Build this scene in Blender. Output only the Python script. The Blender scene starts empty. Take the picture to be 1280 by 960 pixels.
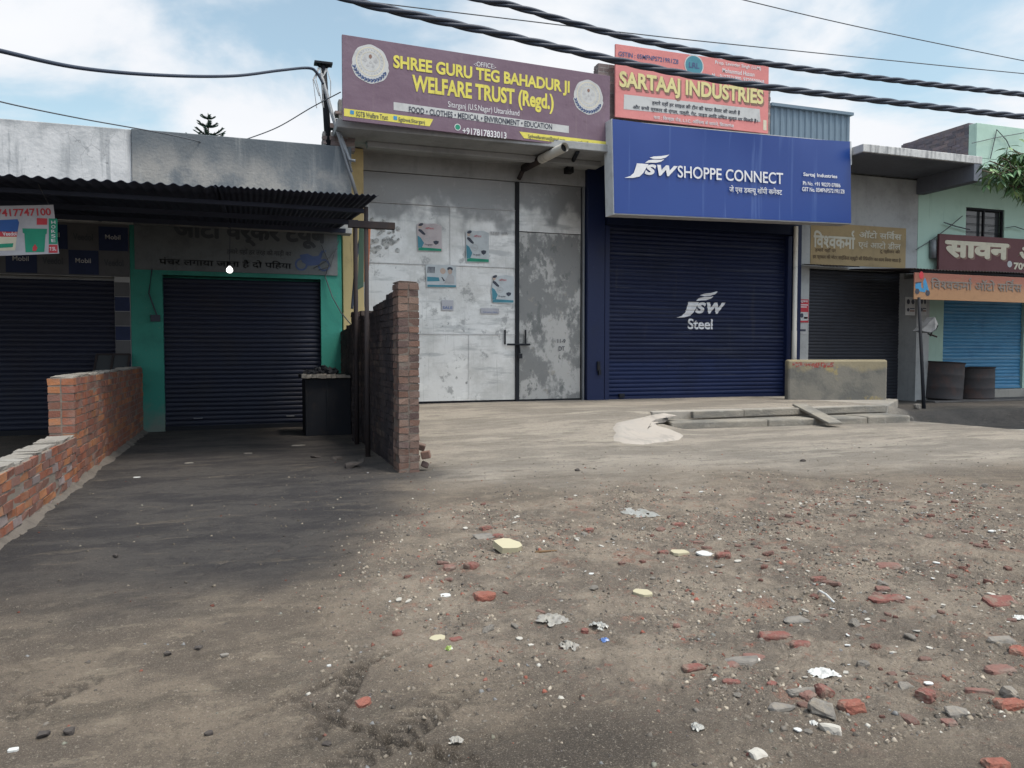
import bpy, bmesh, math, random
import numpy as np
from mathutils import Vector, Matrix, Euler

sc = bpy.context.scene
C = sc.collection
rad = math.radians
RN = random.Random(11)

# ------------------------------------------------------------------ camera
F = 962.0
CAMZ = 1.45
cd = bpy.data.cameras.new('camera')
cam = bpy.data.objects.new('camera', cd)
C.objects.link(cam)
cd.sensor_fit = 'HORIZONTAL'
cd.sensor_width = 36.0
cd.lens = 36.0 * F / 1280.0
cd.clip_end = 3000
cam.location = (0, 0, CAMZ)
cam.rotation_euler = (rad(90 - 2.38), 0, rad(-18.9))
sc.camera = cam
MC = cam.rotation_euler.to_matrix()
CO = Vector((0, 0, CAMZ))

# ------------------------------------------------------------------ sky
SUN_EL, SUN_AZ = 66.0, 140.0         # azimuth clockwise from +Y
world = bpy.data.worlds.new('World')
sc.world = world
world.use_nodes = True
nt = world.node_tree
nt.nodes.clear()
wo = nt.nodes.new('ShaderNodeOutputWorld')
bg = nt.nodes.new('ShaderNodeBackground')
bg.inputs['Strength'].default_value = 0.125
nt.links.new(bg.outputs[0], wo.inputs[0])
sky = nt.nodes.new('ShaderNodeTexSky')
sky.sky_type = 'NISHITA'
sky.sun_disc = False
sky.sun_elevation = rad(SUN_EL)
sky.sun_rotation = rad(SUN_AZ)
sky.air_density = 1.0
sky.dust_density = 1.5
tc = nt.nodes.new('ShaderNodeTexCoord')
sep = nt.nodes.new('ShaderNodeSeparateXYZ')
nt.links.new(tc.outputs['Generated'], sep.inputs[0])
addz = nt.nodes.new('ShaderNodeMath'); addz.operation = 'ADD'; addz.inputs[1].default_value = 0.22
nt.links.new(sep.outputs['Z'], addz.inputs[0])
mx = nt.nodes.new('ShaderNodeMath'); mx.operation = 'MAXIMUM'; mx.inputs[1].default_value = 0.1
nt.links.new(addz.outputs[0], mx.inputs[0])
dx = nt.nodes.new('ShaderNodeMath'); dx.operation = 'DIVIDE'
dy = nt.nodes.new('ShaderNodeMath'); dy.operation = 'DIVIDE'
nt.links.new(sep.outputs['X'], dx.inputs[0]); nt.links.new(mx.outputs[0], dx.inputs[1])
nt.links.new(sep.outputs['Y'], dy.inputs[0]); nt.links.new(mx.outputs[0], dy.inputs[1])
cmb = nt.nodes.new('ShaderNodeCombineXYZ')
nt.links.new(dx.outputs[0], cmb.inputs[0]); nt.links.new(dy.outputs[0], cmb.inputs[1])
cmb.inputs[2].default_value = 3.7
cn = nt.nodes.new('ShaderNodeTexNoise')
cn.inputs['Scale'].default_value = 1.35
cn.inputs['Detail'].default_value = 7
cn.inputs['Roughness'].default_value = 0.56
cn.inputs['Distortion'].default_value = 0.25
nt.links.new(cmb.outputs[0], cn.inputs['Vector'])
# more cloud towards the horizon
hz = nt.nodes.new('ShaderNodeMapRange')
hz.inputs['From Min'].default_value = 0.10; hz.inputs['From Max'].default_value = 0.48
hz.inputs['To Min'].default_value = 0.24; hz.inputs['To Max'].default_value = -0.06
nt.links.new(sep.outputs['Z'], hz.inputs['Value'])
cadd = nt.nodes.new('ShaderNodeMath'); cadd.operation = 'ADD'
nt.links.new(cn.outputs['Fac'], cadd.inputs[0]); nt.links.new(hz.outputs[0], cadd.inputs[1])
cr = nt.nodes.new('ShaderNodeMapRange'); cr.interpolation_type = 'SMOOTHSTEP'
cr.inputs['From Min'].default_value = 0.41; cr.inputs['From Max'].default_value = 0.60
cr.inputs['To Min'].default_value = 0.12
nt.links.new(cadd.outputs[0], cr.inputs['Value'])
cn2 = nt.nodes.new('ShaderNodeTexNoise')
cn2.inputs['Scale'].default_value = 2.6; cn2.inputs['Detail'].default_value = 5
nt.links.new(cmb.outputs[0], cn2.inputs['Vector'])
ccol = nt.nodes.new('ShaderNodeMix'); ccol.data_type = 'RGBA'
nt.links.new(cn2.outputs['Fac'], ccol.inputs['Factor'])
ccol.inputs['A'].default_value = (4.9, 5.1, 5.45, 1)
ccol.inputs['B'].default_value = (5.9, 5.95, 6.05, 1)
skym = nt.nodes.new('ShaderNodeMix'); skym.data_type = 'RGBA'; skym.blend_type = 'MULTIPLY'
skym.inputs['Factor'].default_value = 1
skym.inputs['B'].default_value = (1.35, 1.38, 1.12, 1)
nt.links.new(sky.outputs[0], skym.inputs['A'])
smix = nt.nodes.new('ShaderNodeMix'); smix.data_type = 'RGBA'
nt.links.new(cr.outputs[0], smix.inputs['Factor'])
nt.links.new(skym.outputs['Result'], smix.inputs['A'])
nt.links.new(ccol.outputs['Result'], smix.inputs['B'])
# bright cloud glow round the hidden sun
sdv = nt.nodes.new('ShaderNodeVectorMath'); sdv.operation = 'DOT_PRODUCT'
nt.links.new(tc.outputs['Generated'], sdv.inputs[0])
sdv.inputs[1].default_value = (math.sin(rad(SUN_AZ)) * math.cos(rad(SUN_EL)), math.cos(rad(SUN_AZ)) * math.cos(rad(SUN_EL)), math.sin(rad(SUN_EL)))
glow = nt.nodes.new('ShaderNodeMapRange'); glow.interpolation_type = 'SMOOTHSTEP'
glow.inputs['From Min'].default_value = 0.35; glow.inputs['From Max'].default_value = 1.0
glow.inputs['To Min'].default_value = 1.0; glow.inputs['To Max'].default_value = 2.7
nt.links.new(sdv.outputs['Value'], glow.inputs['Value'])
smul = nt.nodes.new('ShaderNodeVectorMath'); smul.operation = 'SCALE'
nt.links.new(smix.outputs['Result'], smul.inputs[0]); nt.links.new(glow.outputs[0], smul.inputs['Scale'])
nt.links.new(smul.outputs['Vector'], bg.inputs['Color'])

# ------------------------------------------------------------------ sun
sd = bpy.data.lights.new('sun', 'SUN')
sd.energy = 2.0
sd.angle = rad(14)
sd.color = (1.0, 0.92, 0.81)
sun = bpy.data.objects.new('sun', sd)
C.objects.link(sun)
sdir = Vector((math.sin(rad(SUN_AZ)) * math.cos(rad(SUN_EL)), math.cos(rad(SUN_AZ)) * math.cos(rad(SUN_EL)), math.sin(rad(SUN_EL))))
sun.rotation_euler = sdir.to_track_quat('Z', 'Y').to_euler()
sun.location = sdir * 40

sc.view_settings.view_transform = 'Standard'
sc.view_settings.look = 'None'
sc.view_settings.exposure = 0.47
sc.view_settings.gamma = 1
sc.cycles.max_bounces = 6
sc.cycles.use_denoising = True

# ------------------------------------------------------------------ measuring helpers
def ray(u, v):
    return MC @ Vector(((u - 640) / F, -(v - 480) / F, -1.0))
def at(u, v, Y):                      # point of the plane y = Y seen at a place in the photograph
    d = ray(u, v)
    return CO + d * (Y / d.y)
def on(u, v, z=0.0):
    d = ray(u, v)
    return CO + d * ((z - CAMZ) / d.z)

# ------------------------------------------------------------------ materials
def lin(c):
    return (c[0], c[1], c[2], 1.0)

def mat(name, col, rough=0.85, spec=0.25, metal=0.0, layers=(), bump=None, attr=None, obj=False, emit=None):
    m = bpy.data.materials.new(name)
    m.use_nodes = True
    n = m.node_tree
    p = n.nodes['Principled BSDF']
    p.inputs['Roughness'].default_value = rough
    p.inputs['Specular IOR Level'].default_value = spec
    p.inputs['Metallic'].default_value = metal
    if obj:
        src = n.nodes.new('ShaderNodeTexCoord').outputs['Object']
    else:
        src = n.nodes.new('ShaderNodeNewGeometry').outputs['Position']
    if attr:
        a = n.nodes.new('ShaderNodeAttribute'); a.attribute_name = attr
        cur = a.outputs['Color']
    else:
        rgb = n.nodes.new('ShaderNodeRGB'); rgb.outputs[0].default_value = lin(col)
        cur = rgb.outputs[0]
    for L in layers:
        mp = n.nodes.new('ShaderNodeMapping')
        mp.inputs['Scale'].default_value = L.get('st', (1, 1, 1))
        mp.inputs['Location'].default_value = L.get('off', (0, 0, 0))
        n.links.new(src, mp.inputs['Vector'])
        if L.get('kind') == 'vor':
            t = n.nodes.new('ShaderNodeTexVoronoi'); t.feature = 'DISTANCE_TO_EDGE'
            t.inputs['Scale'].default_value = L['s']
            # wobble the cells
            nz = n.nodes.new('ShaderNodeTexNoise'); nz.inputs['Scale'].default_value = L['s'] * 2
            n.links.new(mp.outputs[0], nz.inputs['Vector'])
            vm = n.nodes.new('ShaderNodeMix'); vm.data_type = 'VECTOR'; vm.inputs['Factor'].default_value = 0.12
            n.links.new(mp.outputs[0], vm.inputs[4]); n.links.new(nz.outputs['Color'], vm.inputs[5])
            n.links.new(vm.outputs[1], t.inputs['Vector'])
            fac = t.outputs['Distance']
        elif L.get('kind') == 'z':
            sp = n.nodes.new('ShaderNodeSeparateXYZ'); n.links.new(src, sp.inputs[0])
            nz = n.nodes.new('ShaderNodeTexNoise'); nz.inputs['Scale'].default_value = L.get('s', 2); nz.inputs['Detail'].default_value = 4
            n.links.new(mp.outputs[0], nz.inputs['Vector'])
            ma = n.nodes.new('ShaderNodeMath'); ma.operation = 'MULTIPLY_ADD'
            ma.inputs[1].default_value = L.get('amp', 0.5)
            n.links.new(nz.outputs['Fac'], ma.inputs[0]); n.links.new(sp.outputs['Z'], ma.inputs[2])
            fac = ma.outputs[0]
        else:
            t = n.nodes.new('ShaderNodeTexNoise')
            t.inputs['Scale'].default_value = L['s']
            t.inputs['Detail'].default_value = L.get('d', 5)
            t.inputs['Roughness'].default_value = L.get('r', 0.6)
            t.inputs['Distortion'].default_value = L.get('dist', 0.0)
            n.links.new(mp.outputs[0], t.inputs['Vector'])
            fac = t.outputs['Fac']
        mr = n.nodes.new('ShaderNodeMapRange'); mr.interpolation_type = 'SMOOTHSTEP'
        mr.inputs['From Min'].default_value = L['lo']; mr.inputs['From Max'].default_value = L['hi']
        mr.inputs['To Min'].default_value = L.get('t0', 0.0)
        mr.inputs['To Max'].default_value = L.get('f', 1.0)
        if L.get('t0') is not None:
            mr.inputs['To Max'].default_value = L.get('t1', 0.0)
        n.links.new(fac, mr.inputs['Value'])
        fo_ = mr.outputs[0]
        if L.get('mask'):
            tm = n.nodes.new('ShaderNodeTexNoise'); tm.inputs['Scale'].default_value = L['mask']; tm.inputs['Detail'].default_value = 3
            n.links.new(src, tm.inputs['Vector'])
            rm = n.nodes.new('ShaderNodeMapRange'); rm.inputs['From Min'].default_value = 0.48; rm.inputs['From Max'].default_value = 0.6
            n.links.new(tm.outputs['Fac'], rm.inputs['Value'])
            mm_ = n.nodes.new('ShaderNodeMath'); mm_.operation = 'MULTIPLY'
            n.links.new(fo_, mm_.inputs[0]); n.links.new(rm.outputs[0], mm_.inputs[1]); fo_ = mm_.outputs[0]
        mixn = n.nodes.new('ShaderNodeMix'); mixn.data_type = 'RGBA'
        n.links.new(fo_, mixn.inputs['Factor'])
        n.links.new(cur, mixn.inputs['A'])
        mixn.inputs['B'].default_value = lin(L['c'])
        cur = mixn.outputs['Result']
    n.links.new(cur, p.inputs['Base Color'])
    if bump:
        t = n.nodes.new('ShaderNodeTexNoise')
        t.inputs['Scale'].default_value = bump[0]; t.inputs['Detail'].default_value = 6
        n.links.new(src, t.inputs['Vector'])
        b = n.nodes.new('ShaderNodeBump'); b.inputs['Strength'].default_value = bump[1]; b.inputs['Distance'].default_value = bump[2]
        n.links.new(t.outputs['Fac'], b.inputs['Height'])
        n.links.new(b.outputs[0], p.inputs['Normal'])
    if emit:
        p.inputs['Emission Color'].default_value = lin(emit[0])
        p.inputs['Emission Strength'].default_value = emit[1]
    return m

def grime(c, k=0.55, s=1.3, f=0.7):
    d = tuple(x * k for x in c)
    return [dict(s=s, lo=0.42, hi=0.75, c=d, f=f, d=7), dict(s=s * 9, lo=0.5, hi=0.85, c=d, f=f * 0.6, d=4),
            dict(s=1.2, st=(6, 6, 0.5), lo=0.52, hi=0.8, c=d, f=f * 0.5)]

W = {}
W['white_plaster'] = mat('white_plaster', (0.50, 0.50, 0.505), layers=[
    dict(s=1.1, lo=0.40, hi=0.62, c=(0.33, 0.34, 0.35), f=0.85, d=9, r=0.7),
    dict(s=1.5, st=(4, 4, 0.35), lo=0.55, hi=0.66, c=(0.26, 0.27, 0.28), f=0.75, d=8),
    dict(s=5, st=(1, 1, 0.35), lo=0.55, hi=0.75, c=(0.27, 0.28, 0.29), f=0.6, d=6),
    dict(kind='vor', s=3.6, st=(1, 1, 0.8), lo=0.0, hi=0.02, c=(0.17, 0.17, 0.175), t0=0.65, t1=0.0, mask=1.4),
    dict(s=3, st=(2.5, 2.5, 1), lo=0.6, hi=0.66, c=(0.25, 0.26, 0.27), f=0.7, d=9, r=0.72),
    dict(kind='z', s=2.5, amp=0.5, lo=5.48, hi=5.68, c=(0.22, 0.23, 0.24), f=0.7),
    dict(s=14, lo=0.66, hi=0.72, c=(0.10, 0.10, 0.10), f=0.8, st=(0.6, 1, 1))], bump=(18, 0.35, 0.02))
W['grey_plaster'] = mat('grey_plaster', (0.255, 0.25, 0.24), layers=[
    dict(s=1.1, lo=0.40, hi=0.60, c=(0.12, 0.135, 0.15), f=0.92, d=9, r=0.68),
    dict(kind='z', s=1.5, st=(1, 1, 0.4), amp=0.9, lo=5.05, hi=5.75, c=(0.085, 0.10, 0.115), f=0.9),
    dict(s=2.2, st=(4, 4, 0.3), lo=0.52, hi=0.8, c=(0.40, 0.40, 0.39), f=0.4),
    dict(s=25, lo=0.6, hi=0.75, c=(0.08, 0.09, 0.10), f=0.5)], bump=(20, 0.4, 0.02))
W['concrete'] = mat('concrete', (0.30, 0.285, 0.26), layers=grime((0.30, 0.285, 0.26), 0.5), bump=(22, 0.4, 0.015))
W['slab_concrete'] = mat('slab_concrete', (0.27, 0.275, 0.28), layers=grime((0.27, 0.275, 0.28), 0.5, 0.9), bump=(14, 0.3, 0.015))
W['pale_slab'] = mat('pale_slab', (0.46, 0.46, 0.46), layers=[dict(s=2.5, st=(4, 4, 0.4), lo=0.45, hi=0.7, c=(0.15, 0.155, 0.165), f=0.9, d=8), dict(s=9, lo=0.5, hi=0.8, c=(0.15, 0.16, 0.17), f=0.6)], bump=(14, 0.3, 0.015))
W['hood_navy'] = mat('hood_navy', (0.0045, 0.0085, 0.027), rough=0.6, spec=0.15, layers=[dict(s=2, lo=0.45, hi=0.7, c=(0.008, 0.012, 0.03), f=0.7, d=7)])
W['hood_grey'] = mat('hood_grey', (0.105, 0.11, 0.12), rough=0.6, layers=grime((0.105, 0.11, 0.12), 0.5, 6))
W['dark_ledge'] = mat('dark_ledge', (0.10, 0.095, 0.095), layers=grime((0.10, 0.095, 0.095), 0.4, 1.2), bump=(14, 0.4, 0.02))
W['shaded_soffit'] = mat('shaded_soffit', (0.115, 0.125, 0.15), layers=grime((0.115, 0.125, 0.15), 0.6, 1.2), bump=(14, 0.3, 0.015))  # canopy concrete with the shade of its underside put into the colour
W['apron'] = mat('apron', (0.29, 0.265, 0.235), layers=[
    dict(s=0.7, lo=0.4, hi=0.7, c=(0.20, 0.187, 0.168), f=0.8, d=8), dict(s=5, lo=0.52, hi=0.8, c=(0.15, 0.14, 0.128), f=0.7, d=8),
    dict(s=40, lo=0.55, hi=0.8, c=(0.16, 0.15, 0.14), f=0.5)], bump=(30, 0.5, 0.012))
W['step_edge'] = mat('step_edge', (0.215, 0.195, 0.165), layers=[
    dict(s=1.4, st=(1, 1, 4), lo=0.4, hi=0.65, c=(0.13, 0.125, 0.115), f=0.85, d=8), dict(s=8, lo=0.5, hi=0.8, c=(0.33, 0.31, 0.28), f=0.6, d=7)], bump=(30, 0.7, 0.02))
W['fresh_cement'] = mat('fresh_cement', (0.33, 0.295, 0.262), layers=[dict(s=1.5, st=(3, 0.7, 1), lo=0.52, hi=0.6, c=(0.24, 0.22, 0.20), f=0.7, d=8, r=0.7), dict(s=2.2, lo=0.45, hi=0.75, c=(0.28, 0.26, 0.24), f=0.8, d=7), dict(s=30, lo=0.55, hi=0.8, c=(0.28, 0.26, 0.24), f=0.5)], bump=(25, 0.4, 0.01))
W['teal'] = mat('teal', (0.032, 0.205, 0.165), rough=0.7, layers=[dict(s=2.5, lo=0.45, hi=0.75, c=(0.022, 0.13, 0.11), f=0.7, d=7),
    dict(kind='z', s=3, amp=0.9, lo=0.55, hi=0.95, c=(0.16, 0.16, 0.15), t0=0.8, t1=0.0), dict(s=24, lo=0.62, hi=0.72, c=(0.12, 0.17, 0.15), f=0.6)], bump=(18, 0.25, 0.012))
W['fascia_paint'] = mat('fascia_paint', (0.125, 0.14, 0.15), layers=grime((0.125, 0.14, 0.15), 0.45, 1.6), bump=(20, 0.2, 0.01))
W['yellow_wall'] = mat('yellow_wall', (0.50, 0.385, 0.20), layers=[dict(s=2, lo=0.45, hi=0.7, c=(0.36, 0.28, 0.15), f=0.7, d=7), dict(s=2.2, st=(6, 6, 0.4), lo=0.58, hi=0.72, c=(0.14, 0.11, 0.06), f=0.7)], bump=(20, 0.3, 0.012))
W['blue_paint'] = mat('blue_paint', (0.006, 0.0125, 0.048), rough=0.5, layers=[dict(s=1.4, lo=0.45, hi=0.8, c=(0.009, 0.014, 0.038), f=0.7, d=7), dict(s=16, lo=0.62, hi=0.78, c=(0.07, 0.09, 0.16), f=0.4)], bump=(18, 0.15, 0.01))
W['mint'] = mat('mint', (0.36, 0.50, 0.435), layers=[dict(s=1.1, lo=0.45, hi=0.8, c=(0.27, 0.385, 0.335), f=0.7, d=7), dict(s=1.6, st=(5, 5, 0.4), lo=0.58, hi=0.78, c=(0.2, 0.29, 0.25), f=0.6)], bump=(18, 0.2, 0.012))
W['dull_plaster'] = mat('dull_plaster', (0.33, 0.34, 0.345), layers=grime((0.33, 0.34, 0.345), 0.55, 1.1), bump=(18, 0.3, 0.012))
W['mustard_paint'] = mat('mustard_paint', (0.30, 0.225, 0.125), layers=[dict(s=2.2, lo=0.45, hi=0.7, c=(0.22, 0.17, 0.10), f=0.7, d=7), dict(s=15, lo=0.6, hi=0.8, c=(0.12, 0.10, 0.07), f=0.6)], bump=(20, 0.15, 0.01))
W['stained_wall'] = mat('stained_wall', (0.17, 0.16, 0.14), layers=[dict(s=1.7, lo=0.42, hi=0.62, c=(0.10, 0.10, 0.095), f=0.85, d=8), dict(kind='z', s=3.5, amp=0.5, lo=1.22, hi=1.42, c=(0.30, 0.25, 0.15), f=0.6), dict(s=2.4, off=(3, 0, 0), lo=0.58, hi=0.66, c=(0.32, 0.25, 0.10), f=0.6, d=7)], bump=(20, 0.4, 0.015))
W['dark_shutter'] = mat('dark_shutter', (0.0135, 0.017, 0.033), rough=0.5, spec=0.22, layers=[dict(s=0.9, st=(0.3, 1, 22), off=(2, 0, 5), lo=0.54, hi=0.66, c=(0.026, 0.030, 0.044), f=0.7, d=7), dict(s=1.6, lo=0.45, hi=0.8, c=(0.02, 0.02, 0.026), f=0.6, d=7)])
W['grey_shutter'] = mat('grey_shutter', (0.033, 0.036, 0.046), rough=0.55, spec=0.2, layers=[dict(s=1.6, lo=0.45, hi=0.8, c=(0.025, 0.026, 0.03), f=0.7, d=7)])
W['blue_shutter'] = mat('blue_shutter', (0.006, 0.0105, 0.036), rough=0.55, spec=0.18, layers=[dict(s=0.8, st=(0.3, 1, 26), off=(2, 0, 5), lo=0.54, hi=0.64, c=(0.030, 0.036, 0.060), f=0.7, d=7), dict(s=1.4, st=(3, 1, 0.3), off=(7, 0, 1), lo=0.58, hi=0.70, c=(0.028, 0.030, 0.042), f=0.5, d=7), dict(kind='z', s=0.7, amp=0.25, lo=1.35, hi=1.42, c=(0.0075, 0.0155, 0.055), t0=0.95, t1=0.0), dict(s=0.9, lo=0.45, hi=0.75, c=(0.006, 0.0095, 0.024), f=0.7, d=7), dict(s=3, st=(0.25, 1, 12), lo=0.6, hi=0.75, c=(0.075, 0.085, 0.12), f=0.5), dict(s=20, lo=0.66, hi=0.76, c=(0.11, 0.11, 0.12), f=0.4)])
W['sky_shutter'] = mat('sky_shutter', (0.06, 0.21, 0.37), rough=0.45, layers=[dict(s=1.0, st=(0.35, 1, 22), off=(2, 0, 5), lo=0.55, hi=0.63, c=(0.16, 0.28, 0.38), f=0.6, d=6), dict(s=1.4, lo=0.45, hi=0.75, c=(0.035, 0.13, 0.26), f=0.7, d=7), dict(s=3, st=(0.3, 1, 8), lo=0.58, hi=0.75, c=(0.2, 0.28, 0.36), f=0.5)])
W['silver_gate'] = mat('silver_gate', (0.56, 0.56, 0.555), rough=0.42, spec=0.4, metal=0.35, layers=[
    dict(s=0.9, lo=0.40, hi=0.66, c=(0.40, 0.40, 0.39), f=0.9, d=9, r=0.72),
    dict(s=1.6, st=(0.5, 1, 3.5), lo=0.54, hi=0.66, c=(0.30, 0.31, 0.315), f=0.7, d=8, r=0.68),
    dict(s=1.2, st=(1, 1, 1.5), off=(9, 0, 2), lo=0.57, hi=0.64, c=(0.62, 0.62, 0.61), f=0.7, d=8, r=0.66),
    dict(kind='z', s=1.3, st=(1.4, 1, 1), amp=2.2, lo=5.35, hi=5.8, c=(0.17, 0.175, 0.18), f=0.9),
    dict(s=2.4, lo=0.57, hi=0.63, c=(0.25, 0.255, 0.255), f=0.8, d=9, r=0.72),
    dict(s=7, st=(1, 1, 0.6), lo=0.64, hi=0.69, c=(0.13, 0.135, 0.135), f=0.8, d=7, r=0.7),
    dict(s=3, st=(8, 8, 0.25), lo=0.6, hi=0.75, c=(0.26, 0.27, 0.26), f=0.5)], bump=(2.2, 0.25, 0.06))
W['worn_gate'] = mat('worn_gate', (0.35, 0.345, 0.335), rough=0.45, spec=0.35, metal=0.3, layers=[
    dict(s=1.1, st=(1, 1, 0.7), lo=0.455, hi=0.53, c=(0.15, 0.153, 0.153), f=0.9, d=10, r=0.7),
    dict(s=1.8, st=(1.3, 1, 0.8), off=(4, 0, 7), lo=0.55, hi=0.60, c=(0.115, 0.12, 0.12), f=0.8, d=9, r=0.7),
    dict(s=4.5, lo=0.60, hi=0.66, c=(0.26, 0.235, 0.20), f=0.55, d=8, r=0.7),
    dict(s=16, lo=0.64, hi=0.7, c=(0.09, 0.09, 0.09), f=0.6, d=5)], bump=(3, 0.25, 0.04))
W['black_steel'] = mat('black_steel', (0.014, 0.0155, 0.02), rough=0.7, spec=0.15, layers=[dict(s=6, lo=0.5, hi=0.8, c=(0.032, 0.026, 0.024), f=0.7)])
W['rusty_steel'] = mat('rusty_steel', (0.030, 0.026, 0.028), rough=0.85, spec=0.12, layers=[dict(s=5, lo=0.45, hi=0.7, c=(0.042, 0.03, 0.026), f=0.7), dict(s=30, lo=0.5, hi=0.8, c=(0.03, 0.025, 0.025), f=0.6)])
W['drum_steel'] = mat('drum_steel', (0.045, 0.042, 0.045), rough=0.65, layers=[dict(s=2.2, lo=0.45, hi=0.75, c=(0.10, 0.055, 0.045), f=0.7, d=7), dict(s=20, lo=0.55, hi=0.8, c=(0.02, 0.02, 0.02), f=0.6)])
W['grey_steel'] = mat('grey_steel', (0.20, 0.21, 0.225), rough=0.55, metal=0.2, layers=[dict(s=5, lo=0.5, hi=0.8, c=(0.16, 0.15, 0.14), f=0.7)])
W['pale_pipe'] = mat('pale_pipe', (0.52, 0.50, 0.46), rough=0.6, layers=[dict(s=4, lo=0.5, hi=0.75, c=(0.25, 0.24, 0.22), f=0.8, d=6)])
W['asbestos'] = mat('asbestos', (0.040, 0.047, 0.070), rough=0.85, spec=0.1, layers=[dict(s=1.5, lo=0.45, hi=0.75, c=(0.028, 0.033, 0.05), f=0.7), dict(s=12, lo=0.6, hi=0.8, c=(0.045, 0.045, 0.05), f=0.4)])
W['shed_sheet'] = mat('shed_sheet', (0.115, 0.16, 0.205), rough=0.55, layers=[dict(s=1.2, lo=0.45, hi=0.8, c=(0.09, 0.125, 0.16), f=0.7)])
W['purple'] = mat('purple', (0.130, 0.084, 0.116), rough=0.5, layers=[dict(s=0.6, lo=0.4, hi=0.7, c=(0.15, 0.104, 0.138), f=0.8), dict(s=2, st=(5, 5, 0.25), lo=0.55, hi=0.75, c=(0.185, 0.14, 0.155), f=0.45), dict(s=3, lo=0.6, hi=0.72, c=(0.085, 0.055, 0.07), f=0.5, d=8)], bump=(1.1, 0.35, 0.12))
W['pink'] = mat('pink', (0.50, 0.18, 0.175), rough=0.6, layers=[dict(s=0.7, lo=0.4, hi=0.8, c=(0.47, 0.19, 0.185), f=0.6), dict(s=2, st=(5, 5, 0.4), lo=0.6, hi=0.8, c=(0.50, 0.25, 0.23), f=0.5), dict(s=3, lo=0.6, hi=0.72, c=(0.36, 0.13, 0.12), f=0.4, d=8)], bump=(1.1, 0.35, 0.12))
W['flex_blue'] = mat('flex_blue', (0.004, 0.031, 0.175), rough=0.38, spec=0.4, layers=[dict(s=0.9, st=(7, 7, 0.12), lo=0.60, hi=0.72, c=(0.055, 0.105, 0.28), f=0.5, d=3), dict(s=0.5, lo=0.4, hi=0.7, c=(0.005, 0.036, 0.185), f=0.7)])
W['maroon'] = mat('maroon', (0.11, 0.042, 0.047), rough=0.6, layers=grime((0.135, 0.045, 0.048), 0.6))
W['orange_board'] = mat('orange_board', (0.30, 0.175, 0.10), rough=0.7, layers=[dict(kind='z', s=3, amp=0.25, lo=3.0, hi=3.4, c=(0.22, 0.085, 0.07), f=0.9), dict(s=6, lo=0.5, hi=0.8, c=(0.22, 0.13, 0.08), f=0.5)])
def flat(name, c, rough=0.7):
    k = tuple(x * 0.78 for x in c)
    W[name] = mat(name, c, rough=rough, layers=[dict(s=5, lo=0.42, hi=0.75, c=k, f=0.8)])
flat('yellow_ink', (0.56, 0.50, 0.10)); flat('white_ink', (0.58, 0.58, 0.60)); flat('dark_ink', (0.05, 0.055, 0.075))
flat('navy_ink', (0.06, 0.09, 0.19)); flat('cream_ink', (0.52, 0.48, 0.38)); flat('grey_ink', (0.36, 0.36, 0.37))
flat('strip_grey', (0.42, 0.425, 0.43)); flat('green_ink', (0.02, 0.22, 0.14)); flat('red_ink', (0.42, 0.045, 0.06))
flat('blue_ink', (0.03, 0.09, 0.28)); flat('teal_ink', (0.06, 0.20, 0.26)); flat('pale_yellow', (0.54, 0.49, 0.24))
flat('shadow_ink', (0.20, 0.12, 0.10)); flat('skin_ink', (0.42, 0.33, 0.28)); flat('poster_paper', (0.42, 0.45, 0.47))
flat('poster_blush', (0.42, 0.375, 0.385)); flat('fascia_ink', (0.052, 0.06, 0.072)); flat('faded_white', (0.47, 0.45, 0.38))
W['gate_smudge'] = mat('gate_smudge', (0.20, 0.205, 0.205), layers=[dict(s=9, lo=0.42, hi=0.58, c=(0.45, 0.455, 0.45), f=0.95, d=7)])
flat('faint_ink', (0.17, 0.15, 0.14))
flat('tile_white', (0.085, 0.088, 0.095)); flat('tile_blue', (0.016, 0.026, 0.068)); flat('faded_ink', (0.09, 0.06, 0.04))
flat('sign_blue', (0.05, 0.22, 0.42)); flat('lens_black', (0.012, 0.012, 0.014)); flat('pale_frame', (0.52, 0.54, 0.56))
flat('banner_white', (0.36, 0.36, 0.39)); flat('orange_cloth', (0.33, 0.12, 0.06), 0.9); flat('green_cloth', (0.05, 0.09, 0.07), 0.9)
W['cable_black'] = mat('cable_black', (0.028, 0.036, 0.056), rough=0.5)
W['wire_grey'] = mat('wire_grey', (0.07, 0.075, 0.085), rough=0.6)
W['glass_dark'] = mat('glass_dark', (0.05, 0.055, 0.06), rough=0.12, spec=0.5)
W['bulb_glass'] = mat('bulb_glass', (0.8, 0.8, 0.8), emit=((1.0, 0.97, 0.92), 2.5))
W['brick'] = mat('brick', (0.3, 0.12, 0.08), rough=0.92, attr='Col', layers=[dict(s=9, lo=0.45, hi=0.75, c=(0.17, 0.12, 0.105), f=0.55, d=6), dict(s=45, lo=0.5, hi=0.8, c=(0.12, 0.07, 0.055), f=0.5), dict(s=3.2, lo=0.52, hi=0.72, c=(0.19, 0.16, 0.14), f=0.5, d=8)], bump=(60, 0.6, 0.008))
W['soot_shade_brick'] = mat('soot_shade_brick', (0.12, 0.07, 0.06), rough=0.95, attr='Col', layers=[dict(s=2.6, lo=0.30, hi=0.62, c=(0.022, 0.02, 0.024), f=0.9, d=7), dict(s=30, lo=0.5, hi=0.8, c=(0.04, 0.03, 0.03), f=0.5)], bump=(60, 0.6, 0.008))  # sooty brick, darkened further with awning shade put into the colour
W['spilled_mortar'] = mat('spilled_mortar', (0.115, 0.10, 0.088), rough=0.95, layers=grime((0.115, 0.10, 0.088), 0.5, 4), bump=(40, 0.6, 0.015))
W['mortar_cap'] = mat('mortar_cap', (0.20, 0.182, 0.162), rough=0.95, layers=grime((0.42, 0.40, 0.37), 0.6, 5), bump=(40, 0.6, 0.015))

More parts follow.
